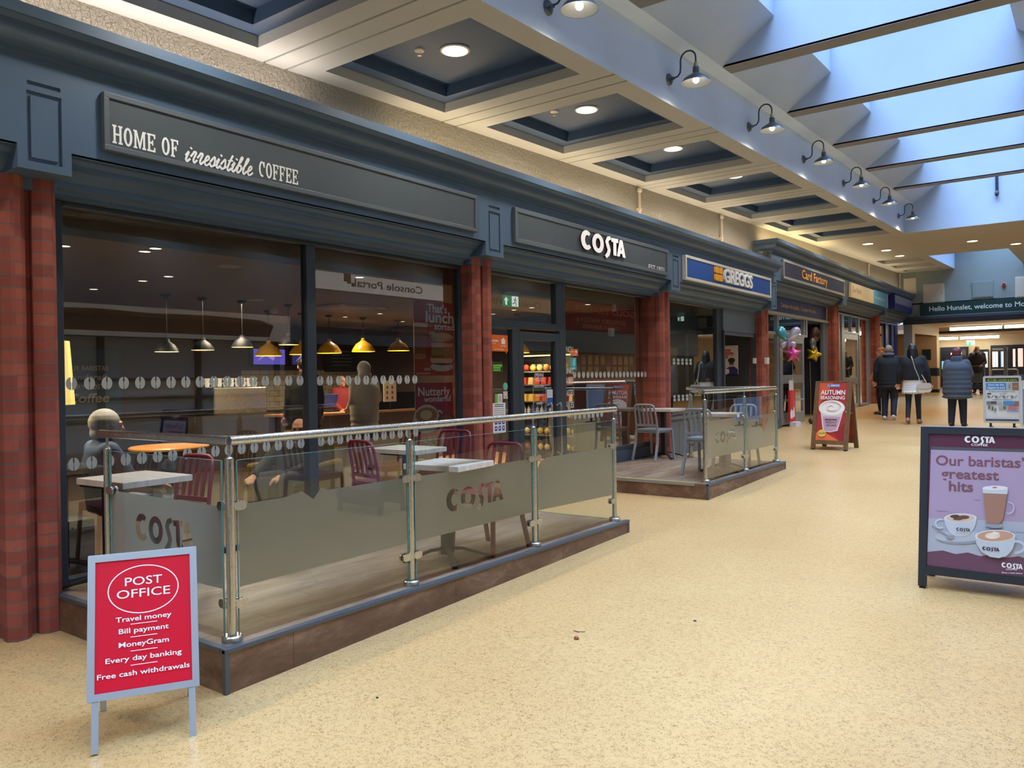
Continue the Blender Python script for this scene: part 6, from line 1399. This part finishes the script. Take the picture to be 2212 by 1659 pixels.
b = MB(P(222, 216, 200, .4)); b.prism([rrect(-.1, 0, .1, .24, .03)], o, UY, UZ, -.05, .05); b.build('body', parent=t); MB(P(226, 222, 210)).tube([o+V((0, -.03, .24)), o+V((0, -.03, .36)), o+V((0, .02, .37))], .012, 8).build('pump', parent=t); MB(P(96, 98, 96)).box(-5.9, -5.66, 13.62, 13.9, .3, 1.28).build('stand', parent=t)
# card shop: balloons on strings, cards and posters
RF, NF = V((.93, .367, 0)), V((.367, -.93, 0))
def foil(name, loops, o, lab, mats, thick=.11, par=None):
    """inflated foil: outline puffed towards its middle"""
    b = MB()
    for loop, mat in zip(loops, mats):
        n = len(loop); cx = sum(p[0] for p in loop)/n; cy = sum(p[1] for p in loop)/n; b.m(mat)
        R = max(math.hypot(p[0]-cx, p[1]-cy) for p in loop)
        for sgn in (1, -1):
            rings = []
            for f, d in ((1, 0), (.93, .3), (.78, .62), (.55, .86), (.28, .98)): rings.append([o+NF*((thick*min(1, R/.2))*d*sgn)+RF*(cx+(p[0]-cx)*f)+V((0, 0, cy+(p[1]-cy)*f)) for p in loop])
            vs = [p for r_ in rings for p in r_]+[o+NF*(thick*min(1, R/.2)*sgn)+RF*cx+V((0, 0, cy))]; fs = []
            for i in range(4):
                for k_ in range(n): q0 = (i*n+k_, i*n+(k_+1) % n, (i+1)*n+(k_+1) % n, (i+1)*n+k_); fs.append(q0 if sgn > 0 else q0[::-1])
            for k_ in range(n): q0 = (4*n+k_, 4*n+(k_+1) % n, 5*n); fs.append(q0 if sgn > 0 else q0[::-1])
            b.add(vs, fs)
    x = b.build(name, smooth=70, parent=par); return x
def starloop(r, k_=.52, rot=90): 
    out = []
    for i in range(10):
        a0 = math.radians(rot+36*i); a1 = math.radians(rot+36*(i+1)); r0, r1 = (r, r*k_) if i % 2 == 0 else (r*k_, r)
        p0 = (r0*math.cos(a0), r0*math.sin(a0)); p1 = (r1*math.cos(a1), r1*math.sin(a1)); out += [p0, ((p0[0]+p1[0])/2, (p0[1]+p1[1])/2)]
    return out
def petal(L, w, ang, off=(0, 0)):
    c, s = math.cos(math.radians(ang)), math.sin(math.radians(ang)); out = []
    for i in range(22):
        t_ = 2*PI*i/22; x = L/2-L/2*math.cos(t_); y = w/2*math.sin(t_)*(.5+.75*(x/L)); out.append((off[0]+x*c-y*s, off[1]+x*s+y*c))
    return out
FB, FP, FPK, FG = P(96, 176, 196, .22, .55), P(190, 190, 214, .22, .5), P(216, 84, 160, .2, .5), P(214, 180, 40, .18, .75)
BX = -5.16
t = thing('foil_balloon', 'pale blue butterfly foil balloon outside the card shop door', 'balloon', (BX, 16.6, 2.3)); o = V((BX, 16.62, 2.26))
for l, m_ in ((petal(.36, .22, 122), FB), (petal(.36, .2, 50), FP), (petal(.19, .15, 222), FP), (petal(.2, .15, -38), FP)): foil('wing', [l], o, '', [m_], .07, t)
bb_ = MB(P(196, 150, 196, .3, .4)); bb_.ell(o+V((.03, 0, -.03)), (.04, .04, .16), 12); bb_.build('body', parent=t, smooth=60)
def string(x, y, z0, z1, col=(206, 206, 210)): return MB(P(*col, .3, .4)).tube([(x, y, z1), (x+.01, y+.012, (z0*2+z1)/3), (x, y, z0)], .004, 5)
o2 = foil('foil_balloon', [starloop(.2, .52, 92)], V((BX+.1, 16.64, 1.99)), '', [FPK], .12); tag(o2, 'shiny pink star foil balloon under the butterfly one', 'balloon')
tag(string(BX+.1, 16.62, zf(16.6)+.25, 1.8).build('balloon_ribbon'), 'pale ribbon hanging from the pink star balloon', 'ribbon')
o2 = foil('foil_balloon', [starloop(.19, .55, 70)], V((-5.2, 18.68, 2.02)), '', [FG], .13); tag(o2, 'shiny gold star foil balloon in the card shop doorway', 'balloon')
tag(string(-5.2, 18.36, zf(18.4)+.14, 1.85, (196, 176, 80)).build('balloon_ribbon'), 'gold ribbon hanging from the gold star balloon', 'ribbon')
t = thing('foil_balloon', 'dark bronze figure foil balloon above the gold star', 'balloon', (-5.2, 18.7, 2.4)); D1, D2 = P(96, 66, 50, .2, .7), P(150, 150, 150, .2, .8)
foil('upper_part', [oval(.04, .05, .11, .17)], V((-5.2, 18.66, 2.42)), '', [D1], .07, t); foil('lower_part', [oval(-.05, -.1, .07, .16)], V((-5.16, 18.66, 2.38)), '', [D2], .05, t)
t = tag(MB(P(60, 50, 40, .4)).ell((-5.2, 18.42, zf(18.4)+.07), (.07, .07, .07), 10).build('balloon_weight', smooth=60), 'shiny weight on the floor holding the gold balloon', 'weight')
def card(lab, y0, y1, z0, z1, c, x=XG-.02, name='window_card', draw=None):
    o = tag(MB(P(*c, .4)).box(x-.004, x, y0, y1, z0, z1).build(name), lab, 'card')
    if draw: a = Art((x+.0006, y0, z0), UY, UZ); draw(a, y1-y0, z1-z0); a.build('print', o)
card('navy poster with lines of pale text on the card shop door', 17.62, 18.28, 1.57, 1.83, (40, 66, 150), draw=lambda a, w, h: a.lines(.06, w*.8, h*.85, 9, h*.08, h*.03, P(130, 150, 206), .3))
card('navy and white balloon notice in the narrow card shop window', 16.58, 17.12, 1.84, 2.03, (46, 50, 120), draw=lambda a, w, h: a.text('BALLOONS', w/2, h*.3, h*.3, W_, w=w*.85, bold=.02))
card('small blue card in the narrow card shop window', 16.58, 16.80, 1.69, 1.80, (30, 60, 150)); card('dark red card with a yellow flame in the narrow card shop window', 16.86, 17.12, 1.56, 1.82, (90, 36, 34), draw=lambda a, w, h: a.oval(w*.45, h*.8, w*.25, h*.12, P(226, 180, 60)))
tag(MB(P(38, 66, 110, .4)).lathe((XG-.01, 16.95, 2.29), [(0, .004), (.17, .004), (.17, 0)], 28, (1, 0, 0)).build('round_sign'), 'round dark blue balloon notice in the narrow card shop window', 'sign')
tag(MB(P(40, 70, 190, .3, .4)).ell((-5.95, 17.2, 2.68), (.2, .2, .17), 18).build('latex_balloon', smooth=60), 'dark blue balloon inside the top of the card shop window', 'balloon')
t = thing('red_standee', 'tall red cardboard display leaning by the card shop door', 'display stand', (-5.42, 17.75, zf(17.7))); b = MB(P(196, 40, 48, .4)); b.box(-5.46, -5.42, 17.58, 17.98, zf(17.7)+.1, 1.21); b.build('panel', parent=t); a = Art((-5.419, 17.58, .5), UY, UZ); a.poly([(.02, .2), (.1, .3), (.2, .25), (.32, .36), (.34, .12), (.05, .08)], P(236, 232, 230)); a.build('print', t); MB(P(214, 216, 222)).box(-5.44, -5.30, 17.62, 17.96, zf(17.7), zf(17.7)+.1).build('base', parent=t)
tag(MB(P(206, 204, 200)).box(-5.445, -5.43, 17.6, 17.9, 1.21, 1.43).build('leaflet', bevel=.002), 'white leaflet on top of the red cardboard display', 'leaflet')
# card racks inside
for r_ in range(2):
    x = -7.2 if r_ == 0 else -8.4; t = thing('card_rack', ['card rack seen through the card shop door, nearer one', 'card rack seen through the card shop door, farther one'][r_], 'rack', (x, 18.8, zf(18.4)))
    MB(P(60, 60, 110, .5)).box(x-.3, x+.3, 20.1, 20.2, zf(18.4), 2.5).build('back_panel', parent=t)
    for i in range(5): MB(P(80, 90, 150, .4)).box(x-.3, x+.3, 19.95, 20.1, .75+i*.36, .77+i*.36).build('shelf', parent=t)
    for i in range(5):
        for k_ in range(5):
            c = rnd.choice([(206, 70, 90), (90, 180, 110), (150, 90, 190), (220, 220, 226), (70, 120, 206), (226, 180, 70), (200, 90, 170)])
            tag(MB(P(*c, .4)).box(x-.28+k_*.115, x-.19+k_*.115, 19.99, 20.0, .77+i*.36, .98+i*.36).build('greeting_card'), 'greeting card standing on a rack inside the card shop', 'card', 'greeting cards in the card shop')
# charity shop display
t = thing('clothes_display', 'pale coat and white scarf on a stand behind the charity shop door', 'clothes display', (-6.0, 23.9, zf(24)))
fuse('coat', [('c', (-6.0, 23.9, 1.95), (-6.0, 24.05, 1.3), .16, .3), ('c', (-6.0, 23.75, 1.95), (-6.0, 23.6, 1.4), .1, .12), ('c', (-6.0, 24.1, 1.95), (-6.0, 24.3, 1.4), .1, .12), ('c', (-6.0, 23.75, 1.96), (-6.0, 24.1, 1.96), .1, .1)], P(176, 176, 170, .8), t, .02, 5)
fuse('scarf', [('c', (-5.9, 23.65, 2.08), (-5.9, 24.1, 2.14), .07, .08), ('c', (-5.86, 23.9, 2.08), (-5.84, 23.95, 1.6), .07, .09)], P(226, 226, 224, .8), t, .018, 5)
MB(P(60, 60, 60)).tube([(-6.0, 23.9, zf(24)), (-6.0, 23.9, 2.0)], .02, 8).build('stand', parent=t)
tag(MB(P(30, 50, 52, .6)).box(-7.4, -7.36, 23.2, 24.9, 2.1, 2.6).build('wall_hanging'), 'dark green panel hanging inside the charity shop', 'panel')
tag(MB(P(220, 224, 228, .5)).box(-5.35, -5.31, 26.2, 26.6, zf(26), zf(26)+1.0).build('leaning_board'), 'white and blue board standing by the charity shop window', 'board')
# foyer notices and posts
tag(MB(P(30, 44, 42, .4)).box(-4.96, -4.90, 33.05, 33.09, 1.95, 2.28).build('wall_notice') if False else MB(P(30, 44, 42, .4)).box(-5.25, -4.95, 33.07, 33.095, 2.02, 2.42).build('wall_notice'), 'small dark notice on the orange wall of the foyer recess', 'notice')
tag(MB(P(206, 196, 184, .5)).box(-5.75, -5.6, 33.07, 33.095, 1.85, 2.5).build('door_plate'), 'pale upright panel on the orange wall of the foyer recess', 'panel')
for x, y, lab in ((-4.05, 34.6, 'grey upright post standing in the foyer, left one'), (-2.55, 32.8, 'grey upright post standing in the foyer behind the locksmith board')):
    tag(MB(P(120, 122, 122, .4, .3)).box(x-.06, x+.06, y-.06, y+.06, .8, 2.42).build('barrier_post', bevel=.008), lab, 'post')
tag(MB(P(150, 146, 136, .35, .6)).tube([(-3.0, 32.9, .8), (-3.0, 32.9, 1.58), (-2.97, 32.9, 1.62), (-2.23, 32.9, 1.62), (-2.2, 32.9, 1.58), (-2.2, 32.9, .8)], .025, 8).build('barrier_rail', smooth=50), 'bent metal barrier rail in the foyer beyond the locksmith board', 'rail')
# ================================================================ LAMPS AND CEILING FITTINGS
ORD = {1: 'nearest full navy coffer', 2: 'second navy coffer along from the camera', 3: 'third navy coffer along from the camera', 4: 'fourth navy coffer along from the camera'}
for side in (0, 1):
    for k in range(-4, 7):
        y = 4.46+2.2*k+.765; x = -4.443 if side == 0 else mx(-4.443); z = zc(y)+.2
        if side == 0 and 0 <= k:
            if k < 4: lab, grp = 'round white downlight glowing in the %s' % ORD[k+1], 'downlights in the coffers'
            else: lab, grp = 'round white downlight in one of the farthest navy coffers', 'downlights in the far coffers'
            t = thing('recessed_downlight', lab, 'ceiling light', (x, y, z), grp)
            MB(P(226, 220, 208)).lathe((x, y, z), [(.125, 0), (.13, -.012), (.112, -.016), (.112, -.006)], 32).build('trim_ring', parent=t, smooth=40)
            MB(M_EMW).lathe((x, y, z), [(.112, -.008), (0, -.008)], 32).build('diffuser', parent=t)
        disk('downlight_lamp', (x, y, z-.03), .2, DL_POWER, WARM, spread=150)
for i, (x, y) in enumerate([(-4.42, 20.58), (-4.37, 22.39), (-4.36, 24.13), (-2.4, 22.26), (-1.61, 23.89)]):
    z = zc(y)
    labs = ['first downlight in the plain soffit past the last navy coffer', 'middle downlight of the three in the plain soffit by the card shop', 'last downlight of the row in the plain soffit by the charity shop', 'downlight in the soffit under the end of the rooflight well', 'downlight in the soffit at the right edge of the picture']
    t = thing('recessed_downlight', labs[i], 'ceiling light', (x, y, z), 'downlights in the plain soffit')
    MB(P(226, 220, 208)).lathe((x, y, z), [(.13, 0), (.135, -.012), (.115, -.016), (.115, -.006)], 28).build('trim_ring', parent=t, smooth=40)
    MB(M_EMWARM).lathe((x, y, z), [(.115, -.008), (0, -.008)], 28).build('diffuser', parent=t)
    disk('downlight_lamp', (x, y, z-.03), .2, DL_POWER*1.1, (1, .74, .42), spread=150)
for x, y in ((.8, 20.6), (.8, 23), (.8, 26), (-4.6, 26.7), (-4.6, 28.6)): disk('downlight_lamp', (x, y, zc(y)-.03+(.28 if x < 0 else 0)), .2, DL_POWER*.7, (1, .74, .42), spread=150)
# warm strip lamps lying behind the cornice lip
for y0, y1, dz, p, c in ((1.4, 4.4, 0, 20, (1, .84, .70)), (5.4, 15.2, 0, 52, (1, .76, .46)), (15.8, 20.4, DZ, 34, (1, .72, .34)), (20.6, 29.8, DZ, 34, (1, .76, .44))):
    area('cornice_strip_lamp', (-5.3, (y0+y1)/2, 3.82+dz), .06, y1-y0, p*COVE, c, (PI, 0, 0))
# gooseneck lamps on the rooflight upstand
M_LAMP = P(92, 100, 108, .35, .7); M_BRASS = P(176, 150, 104, .3, .9); M_LAMPIN = P(170, 172, 172, .4)
def gooseneck(y, lab, grp='gooseneck lamps on the upstand'):
    z = 4.262+.0375*y; x = XB
    t = thing('gooseneck_lamp', lab, 'wall lamp', (x, y, z), grp)
    MB(M_LAMP).lathe((x, y, z), [(.0, 0), (.06, .0), (.058, .014), (.04, .03), (.016, .036), (.016, .06), (0, .06)], 20, (1, 0, 0)).build('backplate', parent=t, smooth=40)
    cx = x+.29; zt = z+.235
    pts = [(x+.05, y, z), (x+.10, y, z+.01), (x+.125, y, z+.04), (x+.13, y, z+.09), (x+.13, y, zt-.085)]
    pts += [(x+.21+.08*math.cos(math.radians(a)), y, zt-.085+.085*math.sin(math.radians(a))) for a in range(170, -1, -17)] + [(cx, y, zt-.13)]
    MB(P(58, 66, 78, .35, .6)).tube(pts, .0085, 10).build('arm', parent=t, smooth=50)
    s0 = zt-.13
    MB(M_BRASS).lathe((cx, y, s0), [(.0, .004), (.016, 0), (.024, -.05), (.024, -.055)], 16).build('collar', parent=t, smooth=40)
    MB(M_LAMP).lathe((cx, y, s0), [(.03, -.05), (.032, -.115), (.03, -.118)], 16).build('socket', parent=t, smooth=40)
    sh = MB(M_LAMP); sh.lathe((cx, y, s0), [(.03, -.108), (.05, -.12), (.075, -.135), (.12, -.165), (.145, -.205)], 28)
    sh.m(M_LAMPIN).lathe((cx, y, s0), [(.143, -.203), (.117, -.168), (.072, -.139), (.03, -.125)], 28)
    sh.build('shade', parent=t, smooth=50)
    MB(M_EMW).ell((cx, y, s0-.175), .032, 14).build('bulb', parent=t, smooth=60)
    l = bpy.data.lights.new('gooseneck_bulb', 'SPOT'); l.energy = 26; l.color = (1, .86, .66); l.spot_size = math.radians(150); l.shadow_soft_size = .03; l.spot_blend = .6
    o = bpy.data.objects.new('gooseneck_bulb', l); COL.objects.link(o); o.location = (cx, y, s0-.215)
GN = ['gooseneck lamp at the top edge of the picture, nearest on the white upstand', 'second gooseneck lamp along the white upstand from the camera', 'third gooseneck lamp along the white upstand from the camera', 'fourth gooseneck lamp along the upstand, middle of the row of seven', 'fifth gooseneck lamp along the white upstand from the camera', 'sixth gooseneck lamp, last but one along the white upstand', 'farthest gooseneck lamp, in the corner of the rooflight well']
for y, l in zip((5.13, 7.3, 9.56, 11.82, 14.09, 16.35, 18.73), GN): gooseneck(y, l)
# sprinkler heads and white pipes
def sprinkler(x, y, z, lab):
    t = thing('sprinkler_head', lab, 'sprinkler', (x, y, z))
    MB(P(214, 208, 198)).lathe((x, y, z), [(0, 0), (.045, 0), (.042, -.012), (.018, -.016), (0, -.016)], 20).build('rose', parent=t, smooth=40)
    bb = MB(P(190, 180, 160, .3, .8)); bb.tube([(x-.014, y, z-.014), (x-.016, y, z-.035), (x, y, z-.045)], .003, 6); bb.tube([(x+.014, y, z-.014), (x+.016, y, z-.035), (x, y, z-.045)], .003, 6); bb.cyl((x, y, z-.045), (x, y, z-.05), .018); bb.build('nozzle', parent=t)
sprinkler(-4.68, 5.03, zc(5.03)+.2, 'small sprinkler head beside the downlight in the nearest full navy coffer')
sprinkler(-4.75, 7.25, zc(7.25)+.2, 'small sprinkler head in the second navy coffer along')
for i, (y, zb) in enumerate(((10.55, 3.78), (13.75, 3.78), (25.3, 4.22), (29.95, 4.22))):
    lab = ['white pipe on the textured wall above the coffee shop wordmark', 'white pipe on the textured wall above the bakery sign', 'white pipe on the wall above the cream charity shop sign', 'white pipe in the corner beside the end wall'][i]
    zt = zc(y)-.02; bb = MB(P(206, 196, 180)); bb.tube([(-5.42, y, zb), (-5.42, y, zt-.06)], .02, 10); bb.ell((-5.42, y, zt-.045), (.04, .045, .045), 12); bb.box(-5.455, -5.40, y-.028, y+.028, zb+.25, zb+.29)
    tag(bb.build('wall_pipe', smooth=50), lab, 'pipe', 'white pipes above the cornice')
b = MB(P(52, 62, 76, .4, .3)); b.tube([(-1.63, 19.37, 5.72), (-1.63, 19.37, 5.32)], .028, 10); b.ell((-1.63, 19.36, 5.3), (.04, .05, .06), 12); b.cyl((-1.63, 19.36, 5.3), (-1.63, 19.30, 5.26), .03)
tag(b.build('drain_pipe', smooth=50), 'short dark pipe hanging on the white end of the rooflight well', 'pipe')
# bird spikes along the cornice
b = MB(P(140, 132, 118, .4, .5)); y = -.5; k = 0
while y < 15.5:
    x = -5.02; z = 3.79; sp = random.uniform(-.012, .012)
    for dx, dy, h in ((.0, .03, .115), (.0, -.03, .115)):
        p0 = V((x, y, z)); p1 = V((x+dx+sp, y+dy+sp, z+h)); b.tube([p0, p1], .0011, 3, caps=False)
    p1 = V((x-.05, y+.02, z+.1)); b.tube([V((x, y, z)), p1], .0011, 3, caps=False)
    y += .052 if y < 8 else .09
o = b.build('bird_spikes'); tag(o, 'thin wire bird spikes along the top of the slate cornice', 'bird spikes'); o['kind'] = 'stuff'
# cafe ceiling fittings and lamps
for i, (x, y) in enumerate([(-6.35, 2.81), (-6.15, 3.34), (-5.95, 3.32), (-7.42, 4.27), (-7.93, 4.28), (-9.0, 4.29), (-6.1, 5.6), (-9.2, 8.87), (-10.16, 10.36), (-10.06, 8.9), (-8.0, 10.28), (-6.86, 9.77), (-7.29, 9.9), (-5.98, 9.95)]):
    z = 2.64; t = thing('cafe_spotlight', 'small recessed spotlight in the brown ceiling inside the coffee shop', 'ceiling light', (x, y, z), 'recessed spotlights in the coffee shop ceiling')
    MB(P(170, 160, 140)).lathe((x, y, z), [(.055, 0), (.055, -.006), (.045, -.008)], 18).build('trim_ring', parent=t)
    MB(P(255, 238, 205, .5, 0, 5)).lathe((x, y, z), [(.045, -.004), (0, -.004)], 18).build('lens', parent=t)
    disk('cafe_spot_lamp', (x, y, z-.02), .08, 5*CAFE, (1, .8, .56), spread=110)
for x, y, lab in ((-6.37, 4.26, 'round white ceiling speaker seen through the first big cafe window'), (-8.74, 6.22, 'round ceiling speaker deep in the coffee shop, near the pendants')):
    tag(MB(P(176, 172, 164)).lathe((x, y, 2.64), [(.0, -.012), (.09, -.012), (.105, -.006), (.105, 0)], 24).build('ceiling_speaker', smooth=40), lab, 'speaker')
tag(MB(P(190, 186, 178)).lathe((-9.49, 7.05, 2.64), [(0, -.09), (.05, -.075), (.07, -.03), (.07, 0)], 18).build('dome_camera', smooth=50), 'white dome camera on the coffee shop ceiling', 'camera')
b = MB(P(188, 184, 176)); b.prism([rrect(-.45, -.45, .45, .45, .06)], (-8.7, 7.7, 2.64), (1, 0, 0), (0, -1, 0), 0, .03); b.m(P(60, 58, 56))
for a in ((-.32, -.38, .32, -.34), (-.32, .34, .32, .38), (-.38, -.3, -.34, .3), (.34, -.3, .38, .3)): b.prism([rect(*a)], (-8.7, 7.7, 2.64), (1, 0, 0), (0, -1, 0), .03, .032)
tag(b.build('ceiling_air_unit'), 'square white air conditioning cassette in the coffee shop ceiling', 'air conditioner')
def pendant(x, y, z, r, mat, matin, lab, grp, em, p):
    t = thing('pendant_lamp', lab, 'pendant lamp', (x, y, z), grp)
    MB(P(30, 30, 32)).tube([(x, y, z+r*1.15), (x, y, 2.62)], .006, 6).build('cord', parent=t)
    MB(P(30, 30, 32)).lathe((x, y, 2.64), [(.0, -.04), (.03, -.04), (.06, -.02), (.06, 0)], 16).build('ceiling_rose', parent=t)
    bb = MB(mat); bb.lathe((x, y, z), [(0, r*1.15), (.03, r*1.13), (.035, r*.95), (r*.3, r*.85), (r*.65, r*.62), (r*.9, r*.25), (r, 0)], 26)
    bb.m(matin).lathe((x, y, z), [(r*.97, .0), (r*.87, r*.25), (r*.6, r*.58), (r*.2, r*.8)], 26); bb.build('shade', parent=t, smooth=40)
    MB(em).ell((x, y, z+r*.35), .04, 12).build('bulb', parent=t, smooth=50)
    disk('pendant_bulb', (x, y, z+.03), .1, p*CAFE, (1, .72, .36))
M_YEL = P(214, 160, 24, .3); M_YELIN = P(255, 214, 70, .5, 0, 1.6)
for y, z, l in zip((10.08, 9.24, 8.5, 7.95, 7.33), (2.09, 2.06, 2.02, 1.99, 1.96), ('rightmost yellow dome pendant over the cafe counter, beside the lunch poster', 'second yellow dome pendant from the lunch poster', 'middle one of the five yellow dome pendants over the cafe counter', 'yellow dome pendant just right of the window mullion', 'leftmost yellow dome pendant, seen through the first cafe window')):
    pendant(-10.0, y, z, .2, M_YEL, M_YELIN, l, 'yellow pendants over the cafe counter', P(255, 230, 160, .5, 0, 8), 7)
for y, z, l in zip((5.14, 5.62, 6.19, 6.93), (1.95, 1.98, 2.03, 2.08), ('leftmost dark pendant in the first cafe window', 'second dark pendant from the left in the first cafe window', 'third dark pendant from the left in the first cafe window', 'dark pendant next to the yellow ones, by the mullion')):
    pendant(-9.0, y, z, .14, P(26, 26, 34), P(250, 214, 150, .5, 0, 1.2), l, 'dark pendants in the coffee shop', P(255, 230, 160, .5, 0, 8), 4)
pendant(-7.7, 10.55, 1.99, .2, M_YEL, M_YELIN, 'yellow dome pendant seen through the coffee shop door glass', 'yellow pendants over the cafe counter', P(255, 230, 160, .5, 0, 8), 5)
# foyer tubes, shop tubes
def tube_light(name, p0, p1, r, lab, power, col=(1, .95, .84), grp=None, w=.16):
    p0, p1 = V(p0), V(p1); t = thing(name, lab, 'strip light', tuple((p0+p1)/2), grp)
    MB(P(255, 246, 226, .5, 0, 7)).tube([p0, p1], r, 10).build('tube', parent=t, smooth=50)
    d = (p1-p0).normalized(); sd = d.cross(V((0, 0, 1)))
    MB(P(220, 214, 200)).obox((p0+p1)/2+V((0, 0, r+.02)), (p1-p0)/2*1.02, sd*w/2, V((0, 0, .02))).build('batten', parent=t)
    l = bpy.data.lights.new('tube_lamp', 'AREA'); l.shape = 'RECTANGLE'; L = (p1-p0).length; l.size = .12; l.size_y = L; l.energy = power; l.color = col
    o = bpy.data.objects.new('tube_lamp', l); COL.objects.link(o); o.location = (p0+p1)/2-V((0, 0, r+.02)); o.rotation_euler = (0, 0, math.atan2(-d.x, d.y))
tube_light('strip_light', (-4.3, 33.0, 3.14), (-2.66, 32.9, 3.14), .055, 'long white strip light just inside the foyer, left one', 26)
tube_light('strip_light', (-2.58, 32.9, 3.14), (-.9, 32.8, 3.14), .055, 'white strip light just inside the foyer, at the right edge', 26)
tube_light('strip_light', (-6.2, 43.2, 3.18), (-5.3, 43.2, 3.18), .06, 'short strip light at the far left end of the foyer', 14)
tube_light('strip_light', (-5.2, 43.2, 3.18), (-3.6, 43.1, 3.18), .06, 'long strip light over the far foyer doors', 24)
tube_light('strip_light', (-1.5, 40, 3.18), (.5, 40, 3.18), .05, 'strip light in the right part of the foyer', 30)
tube_light('strip_light', (-9.2, 17.2, 3.1), (-6.5, 17.2, 3.1), .03, 'strip light on the card shop ceiling, nearer one', 45)
tube_light('strip_light', (-9.2, 19.6, 3.1), (-6.5, 19.6, 3.1), .03, 'strip light on the card shop ceiling, farther one', 45)
tube_light('strip_light', (-7.6, 21.9, 2.55), (-7.6, 25.6, 2.55), .05, 'strip light over the charity shop window', 30)
tube_light('strip_light', (-8.6, 21.9, 2.3), (-8.6, 25.6, 2.3), .05, 'lower strip light at the back of the charity shop', 30)
tube_light('strip_light', (-7.4, 27.6, 2.72), (-7.4, 29.9, 2.72), .07, 'upper bright strip light in the corner shop', 45)
tube_light('strip_light', (-8.2, 27.6, 2.4), (-8.2, 29.9, 2.4), .07, 'lower bright strip light in the corner shop', 45)
disk('bakery_lamp', (-7.2, 13.2, 2.75), .4, 14, (1, .86, .68)); disk('cafe_fill_lamp', (-9, 6, 2.6), .6, 16*CAFE, (1, .8, .58))
